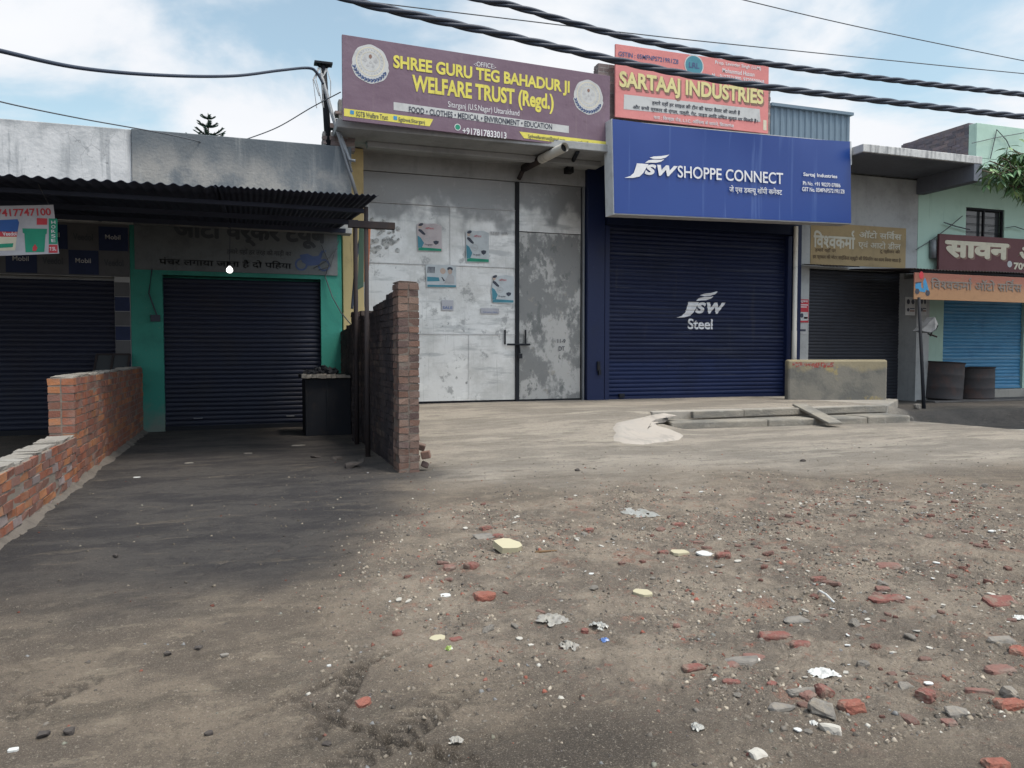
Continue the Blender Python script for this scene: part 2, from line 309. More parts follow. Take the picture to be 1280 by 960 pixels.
# ------------------------------------------------------------------ tagging and building
def tag(o, label, cat, group=None):
    o['label'] = label
    o['category'] = cat
    if group:
        o['group'] = group
    return o
def structure(o):
    o['kind'] = 'structure'
    return o
def thing(name, label, cat, loc, group=None, rz=0.0):
    o = bpy.data.objects.new(name, None)
    o.empty_display_size = 0.2
    C.objects.link(o)
    o.matrix_world = Matrix.Translation(Vector(loc)) @ Matrix.Rotation(rz, 4, 'Z')
    return tag(o, label, cat, group)

class MB:
    def __init__(s):
        s.v = []; s.f = []; s.c = []
    def add(s, vs, fs, col=None):
        o = len(s.v)
        s.v += [tuple(v) for v in vs]
        s.f += [tuple(i + o for i in f) for f in fs]
        s.c += [col] * len(fs)
        return s
    def box(s, x0, y0, z0, x1, y1, z1, col=None, jit=0.0, rn=RN):
        vs = [Vector((x, y, z)) for z in (z0, z1) for y in (y0, y1) for x in (x0, x1)]
        if jit:
            vs = [v + Vector((rn.uniform(-jit, jit), rn.uniform(-jit, jit), rn.uniform(-jit, jit))) for v in vs]
        return s.add(vs, [(0, 2, 3, 1), (4, 5, 7, 6), (0, 1, 5, 4), (2, 6, 7, 3), (0, 4, 6, 2), (1, 3, 7, 5)], col)
    def obox(s, mtx, sx, sy, sz, col=None):
        vs = [mtx @ Vector((x * sx / 2, y * sy / 2, z * sz / 2)) for z in (-1, 1) for y in (-1, 1) for x in (-1, 1)]
        return s.add(vs, [(0, 2, 3, 1), (4, 5, 7, 6), (0, 1, 5, 4), (2, 6, 7, 3), (0, 4, 6, 2), (1, 3, 7, 5)], col)
    def bar(s, a, b, w, h=None, col=None):
        a = Vector(a); b = Vector(b); d = b - a
        q = d.to_track_quat('X', 'Z').to_matrix().to_4x4()
        return s.obox(Matrix.Translation((a + b) / 2) @ q, d.length, w, h or w, col)
    def tube(s, pts, r, n=8, caps=True, col=None):
        pts = [Vector(p) for p in pts]
        rs = r if isinstance(r, (list, tuple)) else [r] * len(pts)
        rings = []
        up = Vector((0, 0, 1))
        vs = []; fs = []
        for i, p in enumerate(pts):
            t = (pts[min(i + 1, len(pts) - 1)] - pts[max(i - 1, 0)]).normalized()
            a = t.cross(up)
            if a.length < 1e-3:
                a = t.cross(Vector((1, 0, 0)))
            a.normalize(); b = a.cross(t)
            for k in range(n):
                an = 2 * math.pi * k / n
                vs.append(p + (a * math.cos(an) + b * math.sin(an)) * rs[i])
        for i in range(len(pts) - 1):
            for k in range(n):
                fs.append((i * n + k, i * n + (k + 1) % n, (i + 1) * n + (k + 1) % n, (i + 1) * n + k))
        if caps:
            fs.append(tuple(range(n - 1, -1, -1)))
            fs.append(tuple((len(pts) - 1) * n + k for k in range(n)))
        return s.add(vs, fs, col)
    def lathe(s, prof, n=24, c=(0, 0, 0), mtx=None, col=None):
        vs = []; fs = []
        for r, z in prof:
            for k in range(n):
                an = 2 * math.pi * k / n
                v = Vector((c[0] + r * math.cos(an), c[1] + r * math.sin(an), c[2] + z))
                vs.append(mtx @ v if mtx else v)
        for i in range(len(prof) - 1):
            for k in range(n):
                fs.append((i * n + k, i * n + (k + 1) % n, (i + 1) * n + (k + 1) % n, (i + 1) * n + k))
        return s.add(vs, fs, col)
    def prism(s, poly, z0, z1, col=None):        # polygon in xy, extruded in z
        n = len(poly)
        vs = [(x, y, z0) for x, y in poly] + [(x, y, z1) for x, y in poly]
        fs = [tuple(range(n - 1, -1, -1)), tuple(range(n, 2 * n))] + [(i, (i + 1) % n, n + (i + 1) % n, n + i) for i in range(n)]
        return s.add(vs, fs, col)
    def flatpoly(s, pts, y, col=None):           # polygon in xz facing -y
        return s.add([(x, y, z) for x, z in pts], [tuple(range(len(pts)))], col)
    def disc(s, cx, cz, rx, rz_, y, n=20, col=None, rot=0.0):
        pts = []
        for k in range(n):
            a = 2 * math.pi * k / n
            px, pz = rx * math.cos(a), rz_ * math.sin(a)
            pts.append((cx + px * math.cos(rot) - pz * math.sin(rot), cz + px * math.sin(rot) + pz * math.cos(rot)))
        return s.flatpoly(pts, y, col)
    def build(s, name, m, parent=None, local=False, smooth=False, bevel=0.0, origin=None):
        me = bpy.data.meshes.new(name)
        V = [Vector(v) for v in s.v]
        o = bpy.data.objects.new(name, me)
        if parent is not None:
            if not local:
                T = parent.matrix_world.inverted() if parent.parent is None else (parent.parent.matrix_world @ parent.matrix_basis).inverted()
                V = [T @ v for v in V]
        elif origin is not None or not local:
            if origin is None:
                xs = [v.x for v in V]; ys = [v.y for v in V]; zs = [v.z for v in V]
                origin = Vector(((min(xs) + max(xs)) / 2, (min(ys) + max(ys)) / 2, min(zs)))
            origin = Vector(origin)
            V = [v - origin for v in V]
            o.location = origin
        me.from_pydata(V, [], s.f)
        if any(c is not None for c in s.c):
            ca = me.color_attributes.new('Col', 'FLOAT_COLOR', 'CORNER')
            buf = np.ones((len(me.loops), 4), dtype=np.float32)
            li = 0
            for p, c in zip(me.polygons, s.c):
                if c is not None:
                    buf[p.loop_start:p.loop_start + p.loop_total, :3] = c
            ca.data.foreach_set('color', buf.ravel())
        for mm in (m if isinstance(m, (list, tuple)) else [m]):
            me.materials.append(mm)
        if smooth:
            me.polygons.foreach_set('use_smooth', [True] * len(me.polygons))
        me.update()
        C.objects.link(o)
        if parent is not None:
            o.parent = parent
        if parent is None:
            o.matrix_world = Matrix.Translation(o.location)
        if bevel:
            b = o.modifiers.new('bevel', 'BEVEL'); b.width = bevel; b.segments = 2; b.limit_method = 'ANGLE'; b.angle_limit = rad(40)
        return o

# ---- lettering
_tmp = {}
def raw_text(s, bold=0.0, shear=0.0):
    key = (s, bold, shear)
    if key in _tmp:
        return _tmp[key]
    cu = bpy.data.curves.new('lettering', 'FONT')
    cu.body = s; cu.size = 1.0; cu.offset = bold; cu.shear = shear; cu.resolution_u = 4
    ob = bpy.data.objects.new('lettering', cu)
    C.objects.link(ob)
    bpy.context.view_layer.update()
    dg = bpy.context.evaluated_depsgraph_get()
    me = bpy.data.meshes.new_from_object(ob.evaluated_get(dg))
    V = [(v.co.x, v.co.y) for v in me.vertices]
    P = [tuple(p.vertices) for p in me.polygons]
    bpy.data.objects.remove(ob); bpy.data.curves.remove(cu); bpy.data.meshes.remove(me)
    _tmp[key] = (V, P)
    return V, P
def clip_left(V, P, x):
    bm = bmesh.new()
    vs = [bm.verts.new((a, b, 0)) for a, b in V]
    for p in P:
        try: bm.faces.new([vs[i] for i in p])
        except ValueError: pass
    bmesh.ops.bisect_plane(bm, geom=bm.verts[:] + bm.edges[:] + bm.faces[:], plane_co=(x, 0, 0), plane_no=(1, 0, 0), clear_outer=True)
    bm.verts.index_update()
    V2 = [(v.co.x, v.co.y) for v in bm.verts]; P2 = [tuple(v.index for v in f.verts) for f in bm.faces]
    bm.free()
    return V2, P2
def hindi(s, bold=0.0):
    """{X} is the half form of X, ^ a reph over the letter before it."""
    import re
    s = re.sub('((?:\\{.\\})?[\u0915-\u0939])\u093f', '\u093f\\1', s)
    V = []; P = []; x = 0.0; i = 0; segs = []; cur = ''
    while i < len(s):
        if s[i] == '{':
            if cur: segs.append(('t', cur)); cur = ''
            segs.append(('h', s[i + 1])); i += 3; continue
        if s[i] == '^':
            if cur: segs.append(('t', cur)); cur = ''
            segs.append(('r', '')); i += 1; continue
        cur += s[i]; i += 1
    if cur: segs.append(('t', cur))
    for k, t in segs:
        o = len(V)
        if k == 'r':
            n = 7; r1, r2 = 0.16, 0.09
            cx, cy = x - 0.10, 0.86
            for j in range(n):
                a = rad(80 + 190 * j / (n - 1))
                V += [(cx + r1 * math.cos(a), cy + r1 * math.sin(a)), (cx + r2 * math.cos(a), cy + r2 * math.sin(a))]
            P += [(o + 2 * j, o + 2 * j + 1, o + 2 * j + 3, o + 2 * j + 2) for j in range(n - 1)]
            continue
        lead = len(t) - len(t.lstrip(' '))
        v, p = raw_text(t.strip(' '), 0.0)
        if not v: continue
        v = list(v)
        if k == 'h':
            mxx = max(a for a, b in v)
            v, p = clip_left(v, p, mxx * 0.74)
        x += 0.26 * lead
        V += [(a + x, b) for a, b in v]
        P += [tuple(q + o for q in f) for f in p]
        x += max(a for a, b in v) - (0.01 if k == 'h' else 0.0)
        x += 0.26 * (len(t) - len(t.rstrip(' '))) if lead == 0 or t.strip(' ') else 0
    if bold > 0.0:
        V0, P0 = V, P; V = []; P = []
        for dx_, dy_ in ((0, 0), (bold, 0), (-bold, 0), (0, bold), (0, -bold), (bold * .7, bold * .7), (-bold * .7, bold * .7), (bold * .7, -bold * .7), (-bold * .7, -bold * .7)):
            o = len(V)
            V += [(a + dx_, b + dy_) for a, b in V0]; P += [tuple(q + o for q in f) for f in P0]
    return V, P
def islands(nv, P):
    par = list(range(nv))
    def fd(a):
        while par[a] != a:
            par[a] = par[par[a]]; a = par[a]
        return a
    for f in P:
        for a in f[1:]:
            par[fd(a)] = fd(f[0])
    ids = {}; out = []
    for i in range(nv):
        r = fd(i); ids.setdefault(r, len(ids)); out.append(ids[r])
    return out

class Board:
    """A flat board standing in the scene; local x to the right, z up, front face at y = 0."""
    def __init__(s, name, label, cat, bl, br, tl, depth, m, group=None, thick_mat=None, board_name='board', parent=None):
        bl, br, tl = Vector(bl), Vector(br), Vector(tl)
        s.ex = (br - bl).normalized(); s.w = (br - bl).length
        ez = tl - bl; ez = ez - s.ex * ez.dot(s.ex)
        s.h = ez.length; s.ez = ez.normalized()
        s.n = s.ex.cross(s.ez)
        s.o = bl
        mw = Matrix((( s.ex.x, -s.n.x, s.ez.x, bl.x), (s.ex.y, -s.n.y, s.ez.y, bl.y), (s.ex.z, -s.n.z, s.ez.z, bl.z), (0, 0, 0, 1)))
        if parent is None:
            s.root = bpy.data.objects.new(name, None); C.objects.link(s.root)
            s.root.matrix_world = mw
            tag(s.root, label, cat, group)
        else:
            s.root = parent
        if m is not None:
            MB().box(0, 0, 0, s.w, depth, s.h).build(board_name, m, s.root, local=True, bevel=0.004)
    def L(s, u, v):
        d = ray(u, v)
        t = (s.o - CO).dot(s.n) / d.dot(s.n)
        q = CO + d * t - s.o
        return q.dot(s.ex), q.dot(s.ez)
    def text(s, body, u0, vt, vb, u1, m, bold=0.0, y=-0.004, hin=False, name='lettering', shear=0.0, parent=None):
        x0, z1 = s.L(u0, vt); _, z0 = s.L(u0, vb); x1, _ = s.L(u1, (vt + vb) / 2 + (u1 - u0) * 0.1)
        s.text_xy(body, x0, z0, x1, z1, m, bold, y, hin, name, shear, parent)
    def text_xy(s, body, x0, z0, x1, z1, m, bold=0.0, y=-0.004, hin=False, name='lettering', shear=0.0, parent=None):
        V, P = hindi(body, bold) if hin else raw_text(body, bold, shear)
        ax = min(a for a, b in V); bx = max(a for a, b in V); az = min(b for a, b in V); bz = max(b for a, b in V)
        isl = islands(len(V), P)
        mb = MB()
        mb.add([(x0 + (a - ax) / (bx - ax) * (x1 - x0), y - 0.00021 * (isl[i] % 23), z0 + (b - az) / (bz - az) * (z1 - z0)) for i, (a, b) in enumerate(V)], P)
        return mb.build(name, m, parent or s.root, local=True)
    def poly(s, pix, m, y=-0.003, name='panel'):
        return MB().flatpoly([s.L(*q) for q in pix], y).build(name, m, s.root, local=True)

# ---- brick masonry
def brick_col(pal, rn):
    c = rn.choice(pal); k = rn.uniform(0.82, 1.15)
    return (c[0] * k, c[1] * k, c[2] * k)
PAL_RED = [(0.225, 0.080, 0.048), (0.20, 0.076, 0.052), (0.185, 0.078, 0.056), (0.26, 0.098, 0.050), (0.16, 0.080, 0.064), (0.18, 0.088, 0.066), (0.28, 0.12, 0.058)]
PAL_DULL = [(0.145, 0.085, 0.066), (0.115, 0.072, 0.060), (0.165, 0.11, 0.088), (0.085, 0.058, 0.054), (0.14, 0.094, 0.078)]
PAL_SOOT_SHADE = [(0.075, 0.05, 0.045), (0.06, 0.045, 0.042), (0.085, 0.065, 0.055), (0.05, 0.04, 0.04)]  # soot tones with the awning shade worked into them
PAL_GREY = [(0.21, 0.17, 0.165), (0.17, 0.14, 0.14), (0.24, 0.19, 0.18), (0.15, 0.12, 0.12)]
PAL_BLUEGREY = [(0.13, 0.115, 0.135), (0.10, 0.095, 0.115), (0.16, 0.13, 0.14)]
def masonry(mb, p0, axis, length, z0, height, thick, pal, rn, top=None, mort=(0.33, 0.30, 0.27), bl=0.23, bh=0.072, g=0.015, jit=0.004):
    """axis 'x' or 'y'; top(t) gives the wall height at distance t along it (ragged walls)."""
    nrow = int(round(height / (bh + g)))
    hh = height / nrow
    for r in range(nrow):
        t = -(bl / 2) * (r % 2)
        while t < length - 0.01:
            a, b = max(t, 0), min(t + bl, length)
            t += bl + g
            if b - a < 0.03: continue
            if top and z0 + (r + 1) * hh > top((a + b) / 2) + 0.03: continue
            nw = max(1, int(round(thick / 0.115)))
            for wv in range(nw):
                if 0 < wv < nw - 1: continue
                w0 = thick * wv / nw + (g / 2 if wv else 0); w1 = thick * (wv + 1) / nw - (0 if wv == nw - 1 else g / 2)
                k = rn.uniform(-0.003, 0.005)
                if wv == 0: w0 -= k
                if wv == nw - 1: w1 += k
                zz0 = z0 + r * hh + g / 2; zz1 = z0 + (r + 1) * hh - g / 2
                c = brick_col(pal, rn)
                if axis == 'x': mb.box(p0[0] + a, p0[1] + w0, zz0, p0[0] + b, p0[1] + w1, zz1, c, jit, rn)
                else: mb.box(p0[0] + w0, p0[1] + a, zz0, p0[0] + w1, p0[1] + b, zz1, c, jit, rn)
    i = 0.0045
    n = max(1, int(length / 0.3)) if top else 1
    for k in range(n):
        a = length * k / n + (i if k == 0 else 0); b = length * (k + 1) / n - (i if k == n - 1 else 0)
        h = min(z0 + height, top((a + b) / 2) - 0.03) if top else z0 + height - 0.006
        if h <= z0: continue
        if axis == 'x': mb.box(p0[0] + a, p0[1] + i, z0, p0[0] + b, p0[1] + thick - i, h, mort)
        else: mb.box(p0[0] + i, p0[1] + a, z0, p0[0] + thick - i, p0[1] + b, h, mort)
    return mb

def slat_y(z, z0, pitch, depth):
    f = ((z - z0) / pitch) % 1.0
    return depth * (abs(math.sin(math.pi * f)) ** 0.6)
def shutter(parent, x0, x1, z0, z1, Y, m, pitch=0.085, depth=0.02, rn=RN, name='shutter'):
    mb = MB()
    ns = int((z1 - z0) / pitch)
    zs = []
    for k in range(ns):
        for q in (0.0, 0.06, 0.2, 0.4, 0.6, 0.8, 0.94):
            zs.append(z0 + (k + q) * pitch)
    zs.append(z0 + ns * pitch)
    nx = 9
    xs = [x0 + (x1 - x0) * i / (nx - 1) for i in range(nx)]
    ph = [rn.uniform(0, 6) for _ in range(6)]
    jr = [[rn.uniform(-0.0035, 0.0035) + 0.006 * math.sin(3.1 * i / nx + ph[0] + 0.23 * k) * math.sin(0.31 * k + ph[1]) + 0.004 * math.sin(7 * i / nx + ph[2] + k * 0.9) for i in range(len(xs))] for k in range(ns + 2)]
    vs = []
    for j, z in enumerate(zs):
        k = min(int((z - z0) / pitch), ns)
        for i, x in enumerate(xs):
            vs.append((x, Y - slat_y(z, z0, pitch, depth) + jr[k][i], z + jr[k][i] * 0.5))
    fs = [(j * nx + i, j * nx + i + 1, (j + 1) * nx + i + 1, (j + 1) * nx + i) for j in range(len(zs) - 1) for i in range(nx - 1)]
    mb.add(vs, fs)
    o = mb.build(name, m, parent, smooth=True)
    return o

# ------------------------------------------------------------------ noise for the terrain
_tab = np.random.RandomState(5).rand(256, 256)
def vnoise(x, y):
    xi = np.floor(x).astype(int); yi = np.floor(y).astype(int)
    fx = x - xi; fy = y - yi
    fx = fx * fx * (3 - 2 * fx); fy = fy * fy * (3 - 2 * fy)
    g = lambda a, b: _tab[a & 255, b & 255]
    return (g(xi, yi) * (1 - fx) + g(xi + 1, yi) * fx) * (1 - fy) + (g(xi, yi + 1) * (1 - fx) + g(xi + 1, yi + 1) * fx) * fy
def fbm(x, y, o=5, r=0.5):
    s = 0; a = 1; n = 0
    for k in range(o):
        s = s + a * vnoise(x * 2 ** k + 17.3 * k, y * 2 ** k + 9.1 * k); n += a; a *= r
    return s / n
def sst(a, b, x):
    t = np.clip((x - a) / (b - a), 0, 1)
    return t * t * (3 - 2 * t)

def ground_base(X, Y):
    """large shape: flat yard, apron sloping up to the gate, dip on the far right."""
    k_ = sst(3.5, 7.0, X)
    up = 0.312 * (sst(9.6, 15.6, Y) * (1 - k_) + sst(10.9, 13.1, Y) * k_) * sst(1.75, 1.95, X) * (1 - sst(6.6, 7.7, X) * (1 - sst(12.8, 13.1, Y)))
    dip = -0.20 * sst(12.8, 14.0, X - 0.26 * (13 - Y)) * sst(9.0, 11.5, Y)
    return up + dip + 0.01 * sst(10.8, 12.1, Y) * sst(6.5, 8, X) * (1 - sst(12.2, 13.2, X)) * (1 - sst(12.2, 12.6, Y)) + 0.02 * sst(4, 9, Y) * sst(2, 6, X)
TRACKS = []
for a, b, wd in (((372, 935), (446, 836), 0.11), ((405, 968), (580, 858), 0.17), ((345, 868), (600, 962), 0.06), ((500, 965), (632, 905), 0.12), ((0, 905), (90, 862), 0.14), ((300, 900), (480, 822), 0.06)):
    A = on(*a); B = on(*b)
    TRACKS.append((A.x, A.y, B.x, B.y, wd))
def gz(x, y):
    X = np.array([float(x)]); Y = np.array([float(y)])
    return float(terrain(X, Y)[0][0])
RUB = [on(*q) for q in ((520, 640), (650, 622), (1000, 600), (1300, 610), (1300, 950), (960, 915), (720, 860), (470, 810), (455, 730), (500, 690))]
RUBP = [(p.x, p.y) for p in RUB]
def inpoly(x, y, poly=RUBP):
    c = False; n = len(poly); j = n - 1
    for i in range(n):
        if (poly[i][1] > y) != (poly[j][1] > y) and x < (poly[j][0] - poly[i][0]) * (y - poly[i][1]) / (poly[j][1] - poly[i][1]) + poly[i][0]:
            c = not c
        j = i
    return c
def polydist(X, Y, poly=RUBP):
    """signed distance-like: positive inside"""
    d = np.full(X.shape, 1e9); ins = np.zeros(X.shape, bool)
    n = len(poly); j = n - 1
    for i in range(n):
        x0, y0 = poly[j]; x1, y1 = poly[i]
        t = np.clip(((X - x0) * (x1 - x0) + (Y - y0) * (y1 - y0)) / ((x1 - x0) ** 2 + (y1 - y0) ** 2), 0, 1)
        d = np.minimum(d, np.hypot(X - x0 - t * (x1 - x0), Y - y0 - t * (y1 - y0)))
        cond = (y1 > Y) != (y0 > Y)
        xx = (x0 - x1) * (Y - y1) / (y0 - y1 + 1e-12) + x1
        ins ^= cond & (X < xx)
        j = i
    return np.where(ins, d, -d)
def terrain(X, Y):
    Z = ground_base(X, Y)
    near = 1 - sst(9, 13, Y)
    rough = fbm(X * 0.8, Y * 0.8, 4) - 0.5
    fine = fbm(X * 7, Y * 7, 5, 0.62) - 0.5
    rub = sst(-0.5, 0.5, polydist(X, Y) + 1.2 * (fbm(X * 1.1 + 5, Y * 1.1, 4) - 0.5))
    ruts = np.abs(fbm(X * 1.5 + 30, Y * 1.5 + 4, 4) - 0.5)
    Z = Z - near * 0.012 * np.exp(-(ruts / 0.025) ** 2) * sst(2, 3, Y) * (1 - 0.6 * sst(6, 8, Y))
    Z = Z + near * (0.075 * rough * sst(1.5, 4, Y)) + (0.014 + 0.034 * rub) * fine * near + 0.008 * fine * (1 - near)
    # finer grit
    Z = Z + 0.007 * (vnoise(X * 37, Y * 37) - 0.5) * near * (0.5 + rub)
    trk = np.zeros(X.shape)
    for x0, y0, x1, y1, wd in TRACKS:
        L = math.hypot(x1 - x0, y1 - y0); ux, uy = (x1 - x0) / L, (y1 - y0) / L
        al = (X - x0) * ux + (Y - y0) * uy; pe = -(X - x0) * uy + (Y - y0) * ux
        pe = pe + 0.03 * np.sin(al * 4.0) + 0.015 * (fbm(al * 5, pe * 5, 3) - 0.5)
        m = (1 - sst(wd * 0.40, wd * 0.52, np.abs(pe))) * sst(-0.15, 0.25, al) * (1 - sst(L - 0.15, L + 0.3, al)) * (0.45 + 0.55 * sst(0.30, 0.55, fbm(X * 2.2 + 3, Y * 2.2, 3)))
        ph = ((al + np.abs(pe) * 0.75) / 0.075) % 1.0
        chev = sst(0.30, 0.42, ph) * (1 - sst(0.82, 0.94, ph))
        Z = Z - m * (0.008 + 0.016 * chev)
        ridge = np.exp(-((np.abs(pe) - wd * 0.62) / (wd * 0.16)) ** 2) * sst(-0.1, 0.2, al) * (1 - sst(L - 0.2, L + .1, al))
        Z = Z + 0.008 * ridge * (0.6 + 0.8 * fbm(X * 9, Y * 9, 3))
        trk = np.maximum(trk, m * (0.25 + 0.75 * chev))
    return Z, rub, trk

def make_ground():
    s_in = np.linspace(-0.62, 1.62, 860)
    s_l = -0.62 - np.geomspace(0.02, 60, 26)[::-1]
    s_r = 1.62 + np.geomspace(0.02, 60, 26)
    S = np.concatenate([s_l, s_in, s_r])
    Ys = np.concatenate([np.geomspace(1.9, 19, 620), np.geomspace(20, 900, 24)])
    X = S[None, :] * Ys[:, None]
    Y = np.repeat(Ys[:, None], len(S), 1)
    Z, rub, trk = terrain(X, Y)
    Z = np.where(Y > 18, np.minimum(Z, 0.0), Z)
    # rows behind the viewpoint
    X = np.concatenate([S[None, :] * 400.0, X]); Y = np.concatenate([np.full((1, len(S)), -300.0), Y])
    Z = np.concatenate([np.zeros((1, len(S))), Z]); rub = np.concatenate([rub[:1] * 0, rub]); trk = np.concatenate([trk[:1] * 0, trk])
    nr, nc = X.shape
    co = np.stack([X, Y, Z], -1).reshape(-1, 3)
    i = np.arange(nr - 1)[:, None] * nc + np.arange(nc - 1)[None, :]
    q = np.stack([i, i + 1, i + nc + 1, i + nc], -1).reshape(-1, 4)
    me = bpy.data.meshes.new('ground')
    me.vertices.add(len(co)); me.vertices.foreach_set('co', co.astype(np.float32).ravel())
    me.loops.add(q.size); me.loops.foreach_set('vertex_index', q.astype(np.int32).ravel())
    me.polygons.add(len(q)); me.polygons.foreach_set('loop_start', np.arange(0, q.size, 4, dtype=np.int32))
    me.polygons.foreach_set('loop_total', np.full(len(q), 4, dtype=np.int32))
    me.update(); me.validate()
    # what the ground is made of: soot-black yard, dry concrete, rubble, damp mud
    w = fbm(X * 0.9 + 3, Y * 0.9 + 8, 5) - 0.5
    w2 = fbm(X * 3.1 + 1, Y * 3.1, 5) - 0.5
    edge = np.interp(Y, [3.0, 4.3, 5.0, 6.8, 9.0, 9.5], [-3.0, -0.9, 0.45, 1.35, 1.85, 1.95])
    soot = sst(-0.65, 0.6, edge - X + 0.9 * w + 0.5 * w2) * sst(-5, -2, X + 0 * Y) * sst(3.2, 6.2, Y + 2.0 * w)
    soot = np.maximum(soot, 0.85 * sst(-0.25, 0.35, X - 13.3 - 0.26 * (13 - Y) + 0.5 * w2) * sst(9.0, 10.5, Y))
    conc = sst(6.6, 9.2, Y + 2.2 * w + 0.8 * w2 + 0.12 * (X - 4)) * sst(1.0, 2.6, X - 0.15 * (9 - Y) + 0.8 * w)
    mud = sst(0.0, 0.6, 0.9 * w + 0.75 - np.hypot((X - 0.9) / 1.0, (Y - 2.55) / 0.5))
    mud = np.maximum(mud * 0.8, trk)
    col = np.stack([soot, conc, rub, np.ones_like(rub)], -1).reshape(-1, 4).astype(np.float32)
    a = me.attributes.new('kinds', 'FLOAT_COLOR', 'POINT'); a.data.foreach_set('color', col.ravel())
    b = me.attributes.new('mud', 'FLOAT', 'POINT'); b.data.foreach_set('value', mud.astype(np.float32).ravel())
    me.polygons.foreach_set('use_smooth', np.ones(len(q), dtype=bool))
    o = bpy.data.objects.new('ground', me); C.objects.link(o); structure(o)
    m = bpy.data.materials.new('yard_ground'); m.use_nodes = True
    n = m.node_tree; p = n.nodes['Principled BSDF']; p.inputs['Roughness'].default_value = 0.95; p.inputs['Specular IOR Level'].default_value = 0.15
    pos = n.nodes.new('ShaderNodeNewGeometry').outputs['Position']
    at_ = n.nodes.new('ShaderNodeAttribute'); at_.attribute_name = 'kinds'
    sp = n.nodes.new('ShaderNodeSeparateColor'); n.links.new(at_.outputs['Color'], sp.inputs[0])
    am = n.nodes.new('ShaderNodeAttribute'); am.attribute_name = 'mud'
    def noise(s, d=6, r=0.6, st=None):
        t = n.nodes.new('ShaderNodeTexNoise'); t.inputs['Scale'].default_value = s; t.inputs['Detail'].default_value = d; t.inputs['Roughness'].default_value = r
        if st:
            mp = n.nodes.new('ShaderNodeMapping'); mp.inputs['Scale'].default_value = st; n.links.new(pos, mp.inputs[0]); n.links.new(mp.outputs[0], t.inputs['Vector'])
        else: n.links.new(pos, t.inputs['Vector'])
        return t.outputs['Fac']
    def rng(x, lo, hi, a=0.0, b=1.0):
        t = n.nodes.new('ShaderNodeMapRange'); t.interpolation_type = 'SMOOTHSTEP'
        t.inputs['From Min'].default_value = lo; t.inputs['From Max'].default_value = hi; t.inputs['To Min'].default_value = a; t.inputs['To Max'].default_value = b
        n.links.new(x, t.inputs['Value']); return t.outputs[0]
    def mul(a, b):
        t = n.nodes.new('ShaderNodeMath'); t.operation = 'MULTIPLY'; n.links.new(a, t.inputs[0])
        if isinstance(b, float): t.inputs[1].default_value = b
        else: n.links.new(b, t.inputs[1])
        return t.outputs[0]
    def mixc(f, a, b):
        t = n.nodes.new('ShaderNodeMix'); t.data_type = 'RGBA'
        if isinstance(f, float): t.inputs['Factor'].default_value = f
        else: n.links.new(f, t.inputs['Factor'])
        for k, x in (('A', a), ('B', b)):
            if isinstance(x, tuple): t.inputs[k].default_value = lin(x)
            else: n.links.new(x, t.inputs[k])
        return t.outputs['Result']
    dirt = mixc(rng(noise(0.9, 9, 0.68), 0.40, 0.58), (0.172, 0.139, 0.109), (0.103, 0.084, 0.069))
    dirt = mixc(rng(noise(1.6, 9, 0.7, (0.6, 1.7, 1)), 0.52, 0.60, 0, 0.7), dirt, (0.088, 0.073, 0.059))
    dirt = mixc(rng(noise(3.6, 9, 0.72, (1, 1.8, 1)), 0.55, 0.63, 0, 0.65), dirt, (0.215, 0.178, 0.138))
    dirt = mixc(rng(noise(9, 8, 0.75), 0.53, 0.62, 0, 0.55), dirt, (0.080, 0.067, 0.055))
    conc_c = mixc(rng(noise(0.55, 9, 0.7, (0.6, 1.6, 1)), 0.42, 0.56), (0.280, 0.247, 0.210), (0.192, 0.171, 0.148))
    conc_c = mixc(rng(noise(2.2, 9, 0.74, (0.5, 1.7, 1)), 0.52, 0.62, 0, 0.75), conc_c, (0.140, 0.125, 0.108))
    conc_c = mixc(rng(noise(1.3, 9, 0.7, (0.35, 2.2, 1)), 0.55, 0.63, 0, 0.65), conc_c, (0.325, 0.290, 0.246))
    conc_c = mixc(rng(noise(12, 8, 0.75), 0.55, 0.64, 0, 0.5), conc_c, (0.115, 0.102, 0.088))
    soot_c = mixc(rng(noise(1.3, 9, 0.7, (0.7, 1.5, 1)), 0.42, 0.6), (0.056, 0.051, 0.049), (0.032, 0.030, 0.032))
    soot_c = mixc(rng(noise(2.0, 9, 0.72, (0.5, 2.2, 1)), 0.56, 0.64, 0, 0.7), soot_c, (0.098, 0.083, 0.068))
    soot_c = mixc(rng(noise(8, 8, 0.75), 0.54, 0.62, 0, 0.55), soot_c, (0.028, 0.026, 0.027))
    rub_c = mixc(rng(noise(1.7, 9, 0.72), 0.42, 0.58), (0.215, 0.178, 0.142), (0.122, 0.101, 0.084))
    rub_c = mixc(rng(noise(2.6, 8, 0.74), 0.56, 0.63, 0, 0.75), rub_c, (0.205, 0.112, 0.085))
    rub_c = mixc(rng(noise(6.5, 8, 0.75), 0.53, 0.61, 0, 0.7), rub_c, (0.100, 0.086, 0.074))
    rub_c = mixc(rng(noise(13, 8, 0.75), 0.57, 0.64, 0, 0.6), rub_c, (0.330, 0.285, 0.235))
    rub_c = mixc(rng(noise(17, 6, 0.7), 0.60, 0.65, 0, 0.7), rub_c, (0.200, 0.085, 0.065))
    c = mixc(mul(sp.outputs[2], rng(noise(2.4, 8, 0.7), 0.36, 0.48, 0.45, 1.0)), dirt, rub_c)
    c = mixc(sp.outputs[1], c, conc_c)
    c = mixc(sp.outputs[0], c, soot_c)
    c = mixc(mul(am.outputs['Fac'], 0.88), c, (0.046, 0.039, 0.034))
    # grit: light and dark specks, fewer pale ones on the soot
    sinv = rng(sp.outputs[0], 0.2, 1.0, 1.0, 0.25)
    c = mixc(rng(noise(55, 3, 0.6), 0.62, 0.68, 0, 0.5), c, (0.045, 0.040, 0.036))
